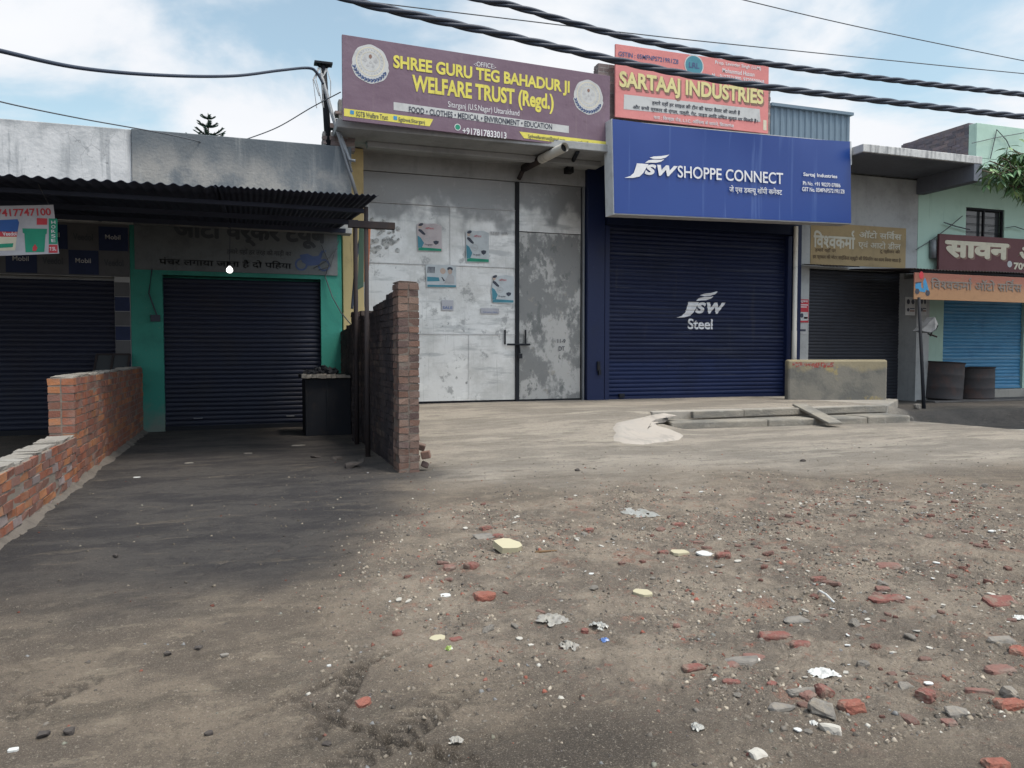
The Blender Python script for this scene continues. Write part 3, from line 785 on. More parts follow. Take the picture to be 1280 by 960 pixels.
    c = mixc(mul(rng(noise(47, 3, 0.6, (1.3, 1, 1)), 0.63, 0.69, 0, 0.5), sinv), c, (0.36, 0.315, 0.26))
    c = mixc(rng(noise(130, 2, 0.6), 0.58, 0.68, 0, 0.5), c, (0.055, 0.049, 0.043))
    c = mixc(mul(rng(noise(170, 2, 0.6, (1, 1.2, 1)), 0.56, 0.66, 0, 0.45), sinv), c, (0.33, 0.285, 0.23))
    n.links.new(c, p.inputs['Base Color'])
    b1 = n.nodes.new('ShaderNodeBump'); b1.inputs['Strength'].default_value = 0.9; b1.inputs['Distance'].default_value = 0.022
    n.links.new(noise(70, 6, 0.7), b1.inputs['Height'])
    b2 = n.nodes.new('ShaderNodeBump'); b2.inputs['Strength'].default_value = 0.5; b2.inputs['Distance'].default_value = 0.03
    n.links.new(noise(14, 6, 0.65), b2.inputs['Height']); n.links.new(b1.outputs[0], b2.inputs['Normal'])
    n.links.new(b2.outputs[0], p.inputs['Normal'])
    me.materials.append(m)
    return o
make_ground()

# ================================================================== platform, steps
pv = MB()
pv.prism([(7.25, 12.95), (9.0, 12.78), (12.7, 12.75), (14.75, 14.45), (14.75, 16.52), (7.25, 16.52)], -0.3, 0.32)
structure(pv.build('pavement', W['apron'], bevel=0.02))
st = MB()
rn = random.Random(17)
x = 7.35
while x < 12.55:
    w_ = rn.uniform(1.6, 2.4); x1_ = min(x + w_, 12.6)
    f0 = 12.40 - 0.075 * (x - 7.35) + rn.uniform(-.02, .02); f1 = 12.40 - 0.075 * (x1_ - 7.35) + rn.uniform(-.02, .02); h_ = 0.165 + 0.004 * (x - 7.35) + rn.uniform(-.012, .012)
    st.prism([(x, f0), (x1_ - 0.004, f1), (x1_ - 0.004, 12.83), (x, 12.97 if x < 8.2 else 12.84)], -0.3, h_)
    x = x1_
o = st.build('concrete_step', W['step_edge'], bevel=0.03)
tag(o, 'low worn concrete step below the platform in front of the blue shutter', 'step')
# noses of the upper step: chipped edge strip
nz = MB()
rn = random.Random(3)
x = 8.0
while x < 12.6:
    w_ = rn.uniform(0.9, 1.9)
    nz.box(x, 12.70 + rn.uniform(-0.012, 0.012), 0.19, min(x + w_, 12.68), 12.80, 0.315 + rn.uniform(-0.012, 0.01), None, 0.008, rn)
    x += w_
o = nz.build('step_edge', W['step_edge'], bevel=0.012)
tag(o, 'chipped concrete edge of the raised platform above the lower step', 'step')
# fresh cement ramp poured over the corner
def ramp_z(x, y):
    k = min(max((x - 6.9) / 0.4, 0), 1)
    return gz(x, y) * (1 - k) + k * max(gz(x, y), 0.333 - max(0, 12.95 - y) * 0.27) + 0.014
pix = [(768, 527), (790, 523), (812, 517), (830, 514), (846, 517), (822, 522), (818, 527), (824, 533), (842, 538), (857, 544), (851, 549), (838, 551), (820, 553), (803, 555), (778, 554), (766, 551), (764, 545), (767, 540), (763, 534)]
cm = MB()
ring = []
for (u, v) in pix:
    d_ = ray(u, v); t_ = 9.0
    while t_ < 20 and (CO + d_ * t_).z > ramp_z(*(CO + d_ * t_).xy): t_ += 0.15
    t0_, t1_ = t_ - 0.15, t_
    for _ in range(8):
        t_ = (t0_ + t1_) / 2
        if (CO + d_ * t_).z > ramp_z(*(CO + d_ * t_).xy): t0_ = t_
        else: t1_ = t_
    p = CO + d_ * t1_
    ring.append(Vector((p.x, p.y, 0)))
cx = sum((p for p in ring), Vector()) / len(ring)
vs = []; fs = []
NR = 7
for r in range(NR + 1):
    t = r / NR
    for p in ring:
        q = p.lerp(cx, t)
        zz = ramp_z(q.x, q.y) + (-0.035 if r == 0 else 0.012 + 0.006 * math.sin(9 * q.x + 4 * q.y))
        vs.append((q.x, q.y, zz))
n_ = len(ring)
for r in range(NR):
    for k in range(n_):
        fs.append((r * n_ + k, r * n_ + (k + 1) % n_, (r + 1) * n_ + (k + 1) % n_, (r + 1) * n_ + k))
cm.add(vs, fs)
o = cm.build('cement_ramp', W['fresh_cement'], smooth=True)
tag(o, 'pale tongue of fresh cement spilling down beside the concrete steps', 'ramp')
pl = MB()
a = on(1018, 508, 0.37); b = on(1042, 531, 0.06)
pl.bar((a.x, 12.95, 0.375), (b.x - 0.1, 11.72, 0.10), 0.30, 0.05)
tag(pl.build('concrete_plank', W['step_edge'], bevel=0.012), 'short concrete plank laid slanting across the platform steps', 'plank')
# thin white edge pipe on the ground at right
wp = [on(u, v, -0.13) for u, v in ((1168, 533), (1195, 535), (1235, 538), (1270, 541), (1330, 546))]
tag(MB().tube([(p.x, p.y, gz(p.x, p.y) + 0.035) for p in wp], 0.035, 8).build('drain_pipe', W['pale_pipe'], smooth=True), 'thin white pipe lying along the ground edge at right', 'pipe')

# ================================================================== left shops
Yl = 15.3
ps = thing('paint_shop', 'single storey shop with white stained parapet and blue and white tiled fascia', 'shop', (-6, Yl, 0))
w = MB()
w.box(-10.0, Yl, 0, -8.6, 15.55, 2.78); w.box(-2.24, Yl, 0, -1.985, 15.55, 2.78)
w.box(-10.0, Yl, 2.78, -1.985, 15.55, 3.72); w.box(-10, 15.55, 0, -1.985, 22, 5.0)
w.build('wall', W['dull_plaster'], ps)
MB().box(-10.0, 15.15, 3.72, -1.9, 15.40, 5.365).build('parapet', W['white_plaster'], ps, bevel=0.012)
sh = shutter(ps, -8.6, -2.24, 0.0, 2.78, 15.42, W['dark_shutter'])
MB().box(-8.58, 15.36, 0.0, -2.26, 15.40, 0.09).build('bottom_rail', W['black_steel'], sh)
fb = MB().box(-8.6, 15.27, 2.79, -1.99, 15.297, 3.70).build('fascia_board', W['tile_white'], ps)
tiles = MB(); k = 0
for r in range(2):
    for c in range(14):
        if (r + c) % 2: continue
        x1 = -2.0 - 0.475 * c; z1 = 3.66 - 0.43 * r
        tiles.box(x1 - 0.465, 15.262, z1 - 0.42, x1, 15.268, z1)
tiles.build('blue_square', W['tile_blue'], fb)
def shop_text(par, body, x0, z0, x1, z1, Y, m, bold=0.0, hin=False, name='lettering'):
    V, P = hindi(body, bold) if hin else raw_text(body, bold)
    ax = min(a for a, b in V); bx = max(a for a, b in V); az = min(b for a, b in V); bz = max(b for a, b in V)
    isl = islands(len(V), P)
    return MB().add([(x0 + (a - ax) / (bx - ax) * (x1 - x0), Y - 0.00021 * (isl[i] % 23), z0 + (b - az) / (bz - az) * (z1 - z0)) for i, (a, b) in enumerate(V)], P).build(name, m, par)
for r in range(2):
    for c in range(8):
        x1 = -2.0 - 0.475 * c; z1 = 3.66 - 0.43 * r
        if (r + c) % 2:
            shop_text(fb, 'Veedol', x1 - 0.39, z1 - 0.26, x1 - 0.08, z1 - 0.14, 15.258, W['fascia_ink'], 0.02)
        else:
            shop_text(fb, 'Mobil', x1 - 0.36, z1 - 0.22, x1 - 0.12, z1 - 0.14, 15.258, W['strip_grey'], 0.01)
for i in range(6):
    MB().box(-2.235, 15.285, 2.70 - 0.26 * (i + 1), -1.995, 15.297, 2.70 - 0.26 * i - 0.01).build('blue_tile' if i % 2 else 'white_tile', W['tile_blue' if i % 2 else 'tile_white'], ps)

rs = thing('repair_shop', 'single storey teal walled shop with dark closed shutter under a grey parapet', 'shop', (0, Yl, 0))
w = MB()
w.box(-1.98, Yl, -0.05, -1.457, 15.6, 2.85); w.box(1.34, Yl, -0.05, 1.737, 15.6, 2.85)
w.box(-1.98, Yl, 2.85, 1.737, 15.6, 3.72); w.box(-1.98, 15.6, 0, 1.737, 22, 5.0)
w.build('wall', W['teal'], rs)
MB().box(-1.895, 15.1, 3.72, 1.92, 15.42, 5.37).build('parapet', W['grey_plaster'], rs, bevel=0.015)
sh = shutter(rs, -1.457, 1.34, 0.0, 2.84, 15.44, W['dark_shutter'])
MB().box(-1.45, 15.38, 0.0, 1.33, 15.42, 0.08).build('bottom_rail', W['black_steel'], sh)
hd = MB()
for xx in (-0.9, 0.75):
    MB().tube([(xx - 0.07, 15.40, 0.22), (xx - 0.07, 15.36, 0.22), (xx + 0.07, 15.36, 0.22), (xx + 0.07, 15.40, 0.22)], 0.008, 6).build('handle', W['grey_steel'], sh)
pb = MB().box(-1.90, 15.28, 2.93, 1.66, 15.298, 3.715).build('painted_panel', W['fascia_paint'], rs)
shop_text(pb, 'ऑटो वर्कर टयूब', -1.25, 3.42, 1.45, 3.95, 15.276, W['fascia_ink'], 0.045, True)
shop_text(pb, 'हमारे यहाँ हर तरह की गाड़ी का', -0.35, 3.25, 0.80, 3.38, 15.276, W['fascia_ink'], 0.01, True)
shop_text(pb, 'पंचर लगाया जाता है दो पहिया', -1.5, 3.01, 0.80, 3.17, 15.276, W['fascia_ink'], 0.01, True)
bk = MB()
for cx_ in (0.98, 1.40):
    for k in range(18):
        a0, a1 = 2 * math.pi * k / 18, 2 * math.pi * (k + 1) / 18
        bk.flatpoly([(cx_ + 0.12 * math.cos(a0), 3.12 + 0.12 * math.sin(a0)), (cx_ + 0.12 * math.cos(a1), 3.12 + 0.12 * math.sin(a1)), (cx_ + 0.085 * math.cos(a1), 3.12 + 0.085 * math.sin(a1)), (cx_ + 0.085 * math.cos(a0), 3.12 + 0.085 * math.sin(a0))], 15.2765)
bk.flatpoly([(1.0, 3.16), (1.12, 3.10), (1.3, 3.12), (1.36, 3.2), (1.34, 3.3), (1.2, 3.28), (1.1, 3.33), (0.95, 3.30)], 15.2755)
bk.flatpoly([(1.3, 3.3), (1.36, 3.40), (1.45, 3.41), (1.44, 3.37), (1.38, 3.36), (1.36, 3.26)], 15.2750)
bk.build('painted_motorcycle', W['navy_ink'], pb)
# electric wire runs on the teal wall
wr = MB()
wr.tube([(-1.62, 15.285, 2.95), (-1.68, 15.28, 2.5), (-1.60, 15.285, 2.25), (-1.55, 15.285, 2.1)], 0.012, 6)
wr.box(-1.66, 15.26, 2.0, -1.5, 15.3, 2.12)
wr.build('wall_wiring', W['cable_black'], rs)
wr = MB()
wr.tube([(1.36, 15.24, 3.5), (1.5, 15.2, 3.15), (1.42, 15.25, 2.9), (1.55, 15.2, 2.5), (1.72, 15.22, 2.2), (1.9, 15.3, 2.0)], 0.011, 6)
wr.tube([(1.2, 15.24, 3.05), (1.45, 15.2, 3.2), (1.66, 15.22, 3.45)], 0.010, 6)
wr.tube([(1.3, 15.25, 3.02), (1.52, 15.2, 3.10), (1.68, 15.2, 3.6)], 0.008, 6)
wr.build('loose_wires', W['wire_grey'], rs)

# ---- corrugated awning
aw = thing('corrugated_awning', 'dark corrugated sheet awning on steel poles shading the left shops', 'awning', (-3, 10.4, 0))
def corr(mb, x0, x1, y0, y1, zf, zb, pitch, amp, th=0.006, sag=0.0):
    n = int((x1 - x0) / pitch * 8)
    m_ = 6
    vs = []; fs = []
    for layer in (0, 1):
        for i in range(n + 1):
            x = x0 + (x1 - x0) * i / n
            for j in range(m_ + 1):
                t = j / m_
                y = y0(x) * (1 - t) + y1 * t
                vs.append((x, y, zf(x) * (1 - t) + zb * t + amp * math.sin(2 * math.pi * x / pitch) + (th if layer else 0) + sag * math.sin(x * 1.3)))
    o1 = (n + 1) * (m_ + 1)
    for i in range(n):
        for j in range(m_):
            a = i * (m_ + 1) + j; b = (i + 1) * (m_ + 1) + j
            fs.append((a, a + 1, b + 1, b)); fs.append((o1 + a, o1 + b, o1 + b + 1, o1 + a + 1))
        a = i * (m_ + 1); b = a + m_ + 1
        fs.append((a, b, o1 + b, o1 + a))
    for i in (0, n):
        for j in range(m_):
            a = i * (m_ + 1) + j
            fs.append((a, a + 1, o1 + a + 1, o1 + a))
    return mb.add(vs, fs)
zf = lambda x: 3.462 + 0.006 * (x + 8)
corr(MB(), -9.5, -0.35, lambda x: 10.4 + 0.02 * math.sin(x * 1.9), 15.25, zf, 3.80, 0.146, 0.015).build('sheet', W['asbestos'], aw, smooth=True)
corr(MB(), -0.40, 1.68, lambda x: 10.42 + 0.012 * math.sin(x * 2.3), 15.25, lambda x: zf(x) + 0.02, 3.815, 0.076, 0.012).build('sheet', W['asbestos'], aw, smooth=True)
MB().box(1.30, 10.58, 3.13, 1.93, 10.66, 3.225).build('side_arm', W['rusty_steel'], aw, bevel=0.006)
MB().box(-9.4, 10.95, 3.40, 1.60, 11.03, 3.455).build('front_beam', W['asbestos'], aw, bevel=0.006)
pur = MB()
for yy, zz in ((12.0, 3.49), (13.6, 3.60)): pur.box(-9.4, yy, zz - 0.09, 1.62, yy + 0.06, zz - 0.02)
for xx in (-7.5, -5.2, -2.4, -0.3, 1.52): pur.bar((xx, 11.05, 3.43), (xx, 15.05, 3.73), 0.04)
pur.build('rafter', W['asbestos'], aw)
for xx in (-5.6, 1.54):
    MB().tube([(xx, 10.62, -0.05), (xx, 10.62, 1.9), (xx, 10.62, 1.905), (xx, 10.62, 3.42)], [0.035, 0.035, 0.03, 0.03], 10).build('pole', W['rusty_steel'], aw, smooth=True)
MB().tube([(1.60, 12.2, 0.0), (1.60, 12.2, 3.4)], 0.035, 8).build('pole', W['rusty_steel'], aw, smooth=True)
# lamp
bl = thing('light_bulb', 'glowing white bulb hanging on a cord before the teal shop', 'light bulb', (at(287, 337, 14.5)))
bp = at(287, 337, 14.5)
MB().lathe([(0.0, -0.062), (0.03, -0.056), (0.052, -0.03), (0.055, -0.005), (0.045, 0.025), (0.022, 0.05), (0.018, 0.06)], 16, bp).build('glass', W['bulb_glass'], bl, smooth=True)
MB().lathe([(0.0, 0.06), (0.024, 0.06), (0.024, 0.12), (0.012, 0.135), (0.0, 0.135)], 12, bp).build('socket', W['black_steel'], bl, smooth=True)
MB().tube([bp + Vector((0, 0, 0.13)), bp + Vector((0.01, 0.02, 0.4)), bp + Vector((0.02, 0.05, 0.78))], 0.006, 6).build('cord', W['cable_black'], bl)

# ---- hanging paint banner
bl_ = at(-28, 321, 11.2); br_ = at(74, 317, 11.2); tl_ = at(-28, 258, 11.2)
bn = Board('shop_banner', 'white banner printed with paint buckets hanging under the awning edge', 'banner', bl_, br_, Vector((bl_.x, bl_.y, tl_.z)), 0.006, W['banner_white'], board_name='sheet')
bn.text('05,7417747100', -22, 262, 273, 65, W['red_ink'], 0.02)
bn.poly([(-20, 276), (22, 274), (24, 278), (22, 290), (-20, 289)], W['blue_ink'], name='bucket_lid')
bn.poly([(-20, 289), (22, 289.5), (21, 296), (-20, 296)], W['red_ink'], name='bucket_band')
bn.text('Veedol', 3, 290, 295, 21, W['white_ink'], 0.02, y=-0.006)
bn.poly([(-20, 296), (21, 296), (19, 313), (-20, 314)], W['cream_ink'], name='bucket_body')
bn.poly([(-2, 305), (17, 304), (16, 309), (0, 310)], W['green_ink'], y=-0.005, name='bucket_print')
bn.poly([(28, 285.5), (59, 286), (58.5, 292), (57, 293), (55.5, 315), (32, 315.5), (30.5, 292), (28.5, 291)], W['green_ink'], name='bucket_picture')
bn.poly([(41, 309), (44, 305), (47, 310), (45, 314), (41, 314)], W['red_ink'], y=-0.005, name='bucket_print')
bn.poly([(46, 272.5), (59, 273), (59, 281), (46, 281)], W['red_ink'], name='red_label')
bn.poly([(61, 273), (72, 273.5), (72, 305), (61, 305)], W['green_ink'], name='green_label')
bn.poly([(61, 306), (72, 306), (72, 316), (61, 316)], W['red_ink'], name='red_label')
bn.text('7.5L', 62, 309, 313.5, 70.5, W['white_ink'], 0.02, y=-0.006)
for i, ch in enumerate('HORSE'):
    bn.text(ch, 64, 276 + 5.7 * i, 280 + 5.7 * i, 69.5, W['white_ink'], 0.01, y=-0.006)
hg = MB(); hg.tube([(0.1, 0.0, bn.h), (0.15, -0.3, bn.h + 0.18)], 0.004, 5); hg.tube([(bn.w - 0.05, 0, bn.h), (bn.w - 0.05, -0.45, bn.h + 0.17)], 0.004, 5)
hg.build('string', W['wire_grey'], bn.root, local=True)

# ---- brick walls beside the left yard
rn = random.Random(21)
mb = masonry(MB(), (-2.06, 9.5), 'y', 5.78, -0.05, 1.22, 0.25, PAL_RED, rn, mort=(0.165, 0.140, 0.118))
bw = thing('brick_wall', 'waist high brick partition wall ending at the teal pilaster', 'wall', (-1.93, 12.4, 0))
mb.build('brickwork', W['brick'], bw)
cap = MB()
for k in range(24):
    y0 = 9.52 + 5.74 * k / 24
    cap.box(-2.04 + rn.uniform(-.01, .01), y0, 1.165, -1.83 + rn.uniform(-.01, .01), y0 + 0.237, 1.185 + rn.uniform(-0.008, 0.008), None, 0.006, rn)
cap.build('mortar_top', W['mortar_cap'], bw)
mb = masonry(MB(), (-2.03, 3.0), 'y', 6.49, -0.05, 0.575, 0.235, PAL_RED + PAL_GREY[:1], rn, mort=(0.18, 0.155, 0.13), jit=0.006)
bw = thing('brick_wall', 'knee high brick wall capped with rough mortar at the left frame edge', 'wall', (-1.9, 6.2, 0))
mb.build('brickwork', W['brick'], bw)
cap = MB()
for k in range(40):
    y0 = 3.0 + 6.48 * k / 40
    cap.box(-2.02 + rn.uniform(-.015, .01), y0, 0.515, -1.815 + rn.uniform(-.02, .012), y0 + 0.165, 0.548 + rn.uniform(-0.012, 0.012), None, 0.010, rn)
cap.build('mortar_top', W['mortar_cap'], bw, bevel=0.008)
# mortar and dirt fillet at the wall foot
ft = MB(); vs = []; fs = []
N = 150
for k in range(N + 1):
    y = 3.0 + 12.2 * k / N
    g0 = gz(-1.7, y)
    wd = 0.07 + 0.05 * float(fbm(np.array([y * 2.1]), np.array([1.0]), 3)[0])
    q_ = float(fbm(np.array([y * 5.3]), np.array([7.0]), 4)[0]); vs += [(-1.815, y, g0 + 0.10 * q_), (-1.80 + wd * 0.4, y, g0 + 0.05 * q_), (-1.80 + wd * (0.3 + 1.2 * q_), y, g0 - 0.012)]
for k in range(N):
    for j in (0, 1):
        a = k * 3 + j; fs.append((a, a + 1, a + 4, a + 3))
o = ft.add(vs, fs).build('mortar_spill', W['spilled_mortar'], smooth=True)
tag(o, 'line of spilled mortar along the foot of the left brick walls', 'mortar')
o['kind'] = 'stuff'
# leaning window frame on the wall
fr = thing('window_frame', 'old dark window frame with two panes leaning behind the brick partition top', 'window frame', (-2.3, 15.0, 0.86))
p0 = Vector((-2.56, 14.85, 0.86)); p1 = Vector((-2.03, 14.85, 0.86)); q0 = Vector((-2.52, 15.2, 1.41)); q1 = Vector((-2.00, 15.2, 1.41)); m0 = (p0 + p1) / 2; m1 = (q0 + q1) / 2
fm = MB()
for a, b in ((p0, q0), (p1, q1), (q0, q1), (p0, p1), (m0, m1)): fm.bar(a, b, 0.035)
fm.build('frame', W['rusty_steel'], fr)
MB().add([p0, p1, q1, q0], [(0, 1, 2, 3)]).build('pane', W['glass_dark'], fr)

# right hand brick wall with end pier
rn = random.Random(5)
def rtop(t):
    if t < 0.36: return 2.28
    if t < 1.6: return 2.19 - 0.03 * t
    if t < 2.9: return 2.10 - 0.02 * t
    if t < 3.5: return 2.14
    return 1.96 - 0.035 * (t - 3.5)
rw = thing('brick_wall', 'head high sooty brick wall with square end pier between yard and apron', 'wall', (1.82, 12, 0))
m1 = masonry(MB(), (1.69, 9.1), 'y', 0.36, -0.05, 2.33, 0.245, PAL_DULL, rn, mort=(0.13, 0.11, 0.095), jit=0.007)
m1.build('pier', W['brick'], rw)
m2 = masonry(MB(), (1.71, 9.47), 'y', 6.0, -0.05, 2.25, 0.205, PAL_SOOT_SHADE, rn, top=rtop, mort=(0.045, 0.04, 0.04), jit=0.006)
m2.build('brickwork', W['soot_shade_brick'], rw)
m3 = masonry(MB(), (1.60, 12.45), 'y', 0.36, -0.05, 2.15, 0.11, PAL_SOOT_SHADE, rn, mort=(0.05, 0.045, 0.042), jit=0.012, bl=0.17)
m3.build('middle_pier', W['soot_shade_brick'], rw)
MB().box(1.695, 9.105, 2.275, 1.93, 9.455, 2.30, (0.10, 0.075, 0.065), 0.012).build('coping', W['brick'], rw, bevel=0.01)
rk = MB()
for k in range(3):
    rk.obox(Matrix.Translation((1.97 + rn.uniform(0, .06), 9.16 + 0.06 * k, rn.uniform(0.0, 0.12 + 0.22 * (k < 3)))) @ Euler((rn.uniform(-.3, .3), rn.uniform(-.4, .4), rn.uniform(-.5, .5))).to_matrix().to_4x4(), rn.uniform(.08, .13), rn.uniform(.06, .12), rn.uniform(.05, .10), brick_col(PAL_DULL, rn))
rk.build('rubble_foot', W['brick'], rw, bevel=0.012)

# dark counter box
cb = thing('counter_box', 'workbench box, shade put into its black colour, with pale slab top beside shutter', 'workbench', (1.3, 13.9, 0))
c = MB(); c.box(0.92, 13.66, 0.0, 1.70, 14.5, 0.99)
for xx in (0.92, 1.27, 1.66): c.box(xx, 13.645, 0.0, xx + 0.03, 13.658, 0.99)
c.build('body', W['black_steel'], cb, bevel=0.008)  # near black body: shade under the awning is put into the colour
c = MB(); rn = random.Random(2)
for k in range(10): c.box(0.86 + 0.082 * k, 13.58 + rn.uniform(0, .02), 1.0, 0.94 + 0.082 * k, 13.66, 1.06 + rn.uniform(-.015, .01), None, 0.008, rn)
c.build('slab_edge', W['mortar_cap'], cb)
MB().box(0.86, 13.665, 1.0, 1.705, 14.6, 1.055).build('top', W['black_steel'], cb, bevel=0.006)
hp = MB()
for k in range(60):
    x = rn.uniform(0.95, 1.5); y = rn.uniform(13.8, 14.5); h = 0.13 * (1 - abs(x - 1.35) / 0.6) * (1 - abs(y - 14.2) / 0.5)
    s = rn.uniform(0.04, 0.09)
    hp.obox(Matrix.Translation((x, y, 1.06 + max(0, h) * rn.random())) @ Euler((rn.random() * 3, rn.random() * 3, rn.random() * 3)).to_matrix().to_4x4(), s, s * 0.8, s * 0.6)
o = hp.build('coal_heap', W['black_steel']); tag(o, 'heap of black lumps on the workbench top in the shade', 'coal')

# ================================================================== gate building
gb = thing('gate_building', 'tall godown building with silver metal gate and yellow column under canopy', 'building', (4.8, 16.5, 0.3))
MB().box(1.85, 16.1, 0.0, 2.29, 16.7, 5.62).build('column', W['yellow_wall'], gb, bevel=0.02)
MB().box(7.36, 16.42, 0.2, 7.40, 16.52, 5.26).build('gate_post', W['grey_steel'], gb)
w = MB()
w.box(2.29, 16.45, 5.27, 7.42, 16.8, 5.64); w.box(1.85, 16.9, 0, 7.4, 24, 5.6)
w.build('beam', W['slab_concrete'], gb)
cn_ = MB(); cn_.box(1.62, 14.80, 5.64, 7.62, 16.9, 5.80); cn_.box(2.29, 15.55, 5.52, 7.40, 15.75, 5.638)
cn_.build('canopy', W['slab_concrete'], gb, bevel=0.015)
MB().box(1.85, 15.6, 5.80, 7.6, 24, 6.0).build('roof', W['slab_concrete'], gb)
rn = random.Random(8)
masonry(MB(), (7.2, 15.3), 'x', 4.42, 6.0, 1.66, 0.23, PAL_GREY, rn, mort=(0.26, 0.25, 0.24), jit=0.006).build('parapet', W['brick'], gb)
masonry(MB(), (1.42, 15.45), 'x', 0.62, 5.38, 1.45, 0.23, PAL_GREY, rn, top=lambda t: 5.42 + 2.1 * t, mort=(0.22, 0.22, 0.22), jit=0.015).build('broken_parapet', W['brick'], gb)
# gate: sheets on two leaves
def leaf(name, xs, zs, m, parent, rn, Y=16.5):
    mb = MB()
    for i in range(len(xs) - 1):
        for j in range(len(zs) - 1):
            x0, x1, z0, z1 = xs[i], xs[i + 1], zs[j], zs[j + 1]
            nx, nz_ = 10, 8
            vs = []; fs = []
            base = rn.uniform(0, 0.006); ph = rn.uniform(0, 6); tx, tz = rn.uniform(-.006, .006), rn.uniform(-.01, .01)
            for b in range(nz_ + 1):
                for a in range(nx + 1):
                    s_, t_ = a / nx, b / nz_
                    bul = 0.010 * math.sin(s_ * 5.1 + ph) * math.sin(t_ * 4.3 + ph * 1.7)
                    vs.append((x0 + 0.004 + (x1 - x0 - 0.008) * s_, Y - 0.02 - base + bul + tx * (s_ - .5) + tz * (t_ - .5), z0 + 0.003 + (z1 - z0 - 0.006) * t_))
            fs = [(b * (nx + 1) + a, b * (nx + 1) + a + 1, (b + 1) * (nx + 1) + a + 1, (b + 1) * (nx + 1) + a) for b in range(nz_) for a in range(nx)]
            mb.add(vs, fs)
    o = mb.build(name, m, parent, smooth=True)
    MB().box(xs[0], Y, zs[0], xs[-1], Y + 0.05, zs[-1]).build('backing_frame', W['black_steel'], o)
    return o
rn = random.Random(14)
gate = leaf('gate_leaf', [2.31, 5.72], [0.37, 1.84, 3.34, 4.62, 5.26], W['silver_gate'], gb, rn)
seam = MB()
for z in (1.84, 3.34, 4.62): seam.box(2.31, 16.458, z - 0.006, 5.72, 16.462, z + 0.006)
seam.box(4.2, 16.455, 3.3, 4.207, 16.459, 4.62); seam.box(3.35, 16.455, 0.4, 3.357, 16.459, 1.84); seam.box(4.62, 16.455, 0.4, 4.627, 16.459, 1.84)
seam.build('seam', W['grey_ink'], gate)
g2 = leaf('gate_leaf', [5.80, 7.33], [4.17, 5.26], W['silver_gate'], gb, rn)
g3 = leaf('wicket_door', [5.80, 7.33], [0.37, 4.16], W['worn_gate'], gb, rn, 16.515)
MB().box(5.72, 16.43, 0.34, 5.80, 16.53, 5.26).build('gate_post', W['black_steel'], gb)
MB().box(2.29, 16.50, 0.2, 7.36, 16.6, 0.37).build('sill', W['black_steel'], gb)
lt = MB()
lt.tube([(5.5, 16.40, 1.62), (6.05, 16.40, 1.62)], 0.022, 8)
for xx in (5.46, 5.95): lt.bar((xx, 16.43, 1.62), (xx, 16.43, 1.95), 0.03)
lt.tube([(5.78, 16.39, 1.63), (5.80, 16.38, 1.42)], 0.018, 6)
lt.obox(Matrix.Translation((5.80, 16.37, 1.36)), 0.09, 0.04, 0.11)
lt.build('latch', W['black_steel'], gb)
shop_text(g3, '11-9', 6.75, 1.66, 6.95, 1.75, 16.475, W['dark_ink'], 0.01); shop_text(g3, 'DT', 6.78, 1.48, 6.93, 1.58, 16.475, W['dark_ink'], 0.01)
shop_text(gate, 'RAMA 17', 2.55, 0.62, 3.3, 0.74, 16.455, W['grey_ink'], 0.0)
shop_text(gate, 'CONTACT', 2.85, 0.45, 3.35, 0.55, 16.455, W['grey_ink'], 0.02)
sm = MB(); rg = random.Random(44)
for k in range(26):
    cx_, cz_ = 2.72 + rg.uniform(-.3, .35), 3.95 + rg.uniform(-.35, .35)
    sm.disc(cx_, cz_, rg.uniform(.02, .10), rg.uniform(.02, .08), 16.4525 - 0.0004 * k, 9, rot=rg.random() * 3)
sm.build('smudge', W['gate_smudge'], gate)
shop_text(gate, 'एस बी', 5.12, 4.05, 5.55, 4.15, 16.45, W['grey_ink'], 0.01, True)
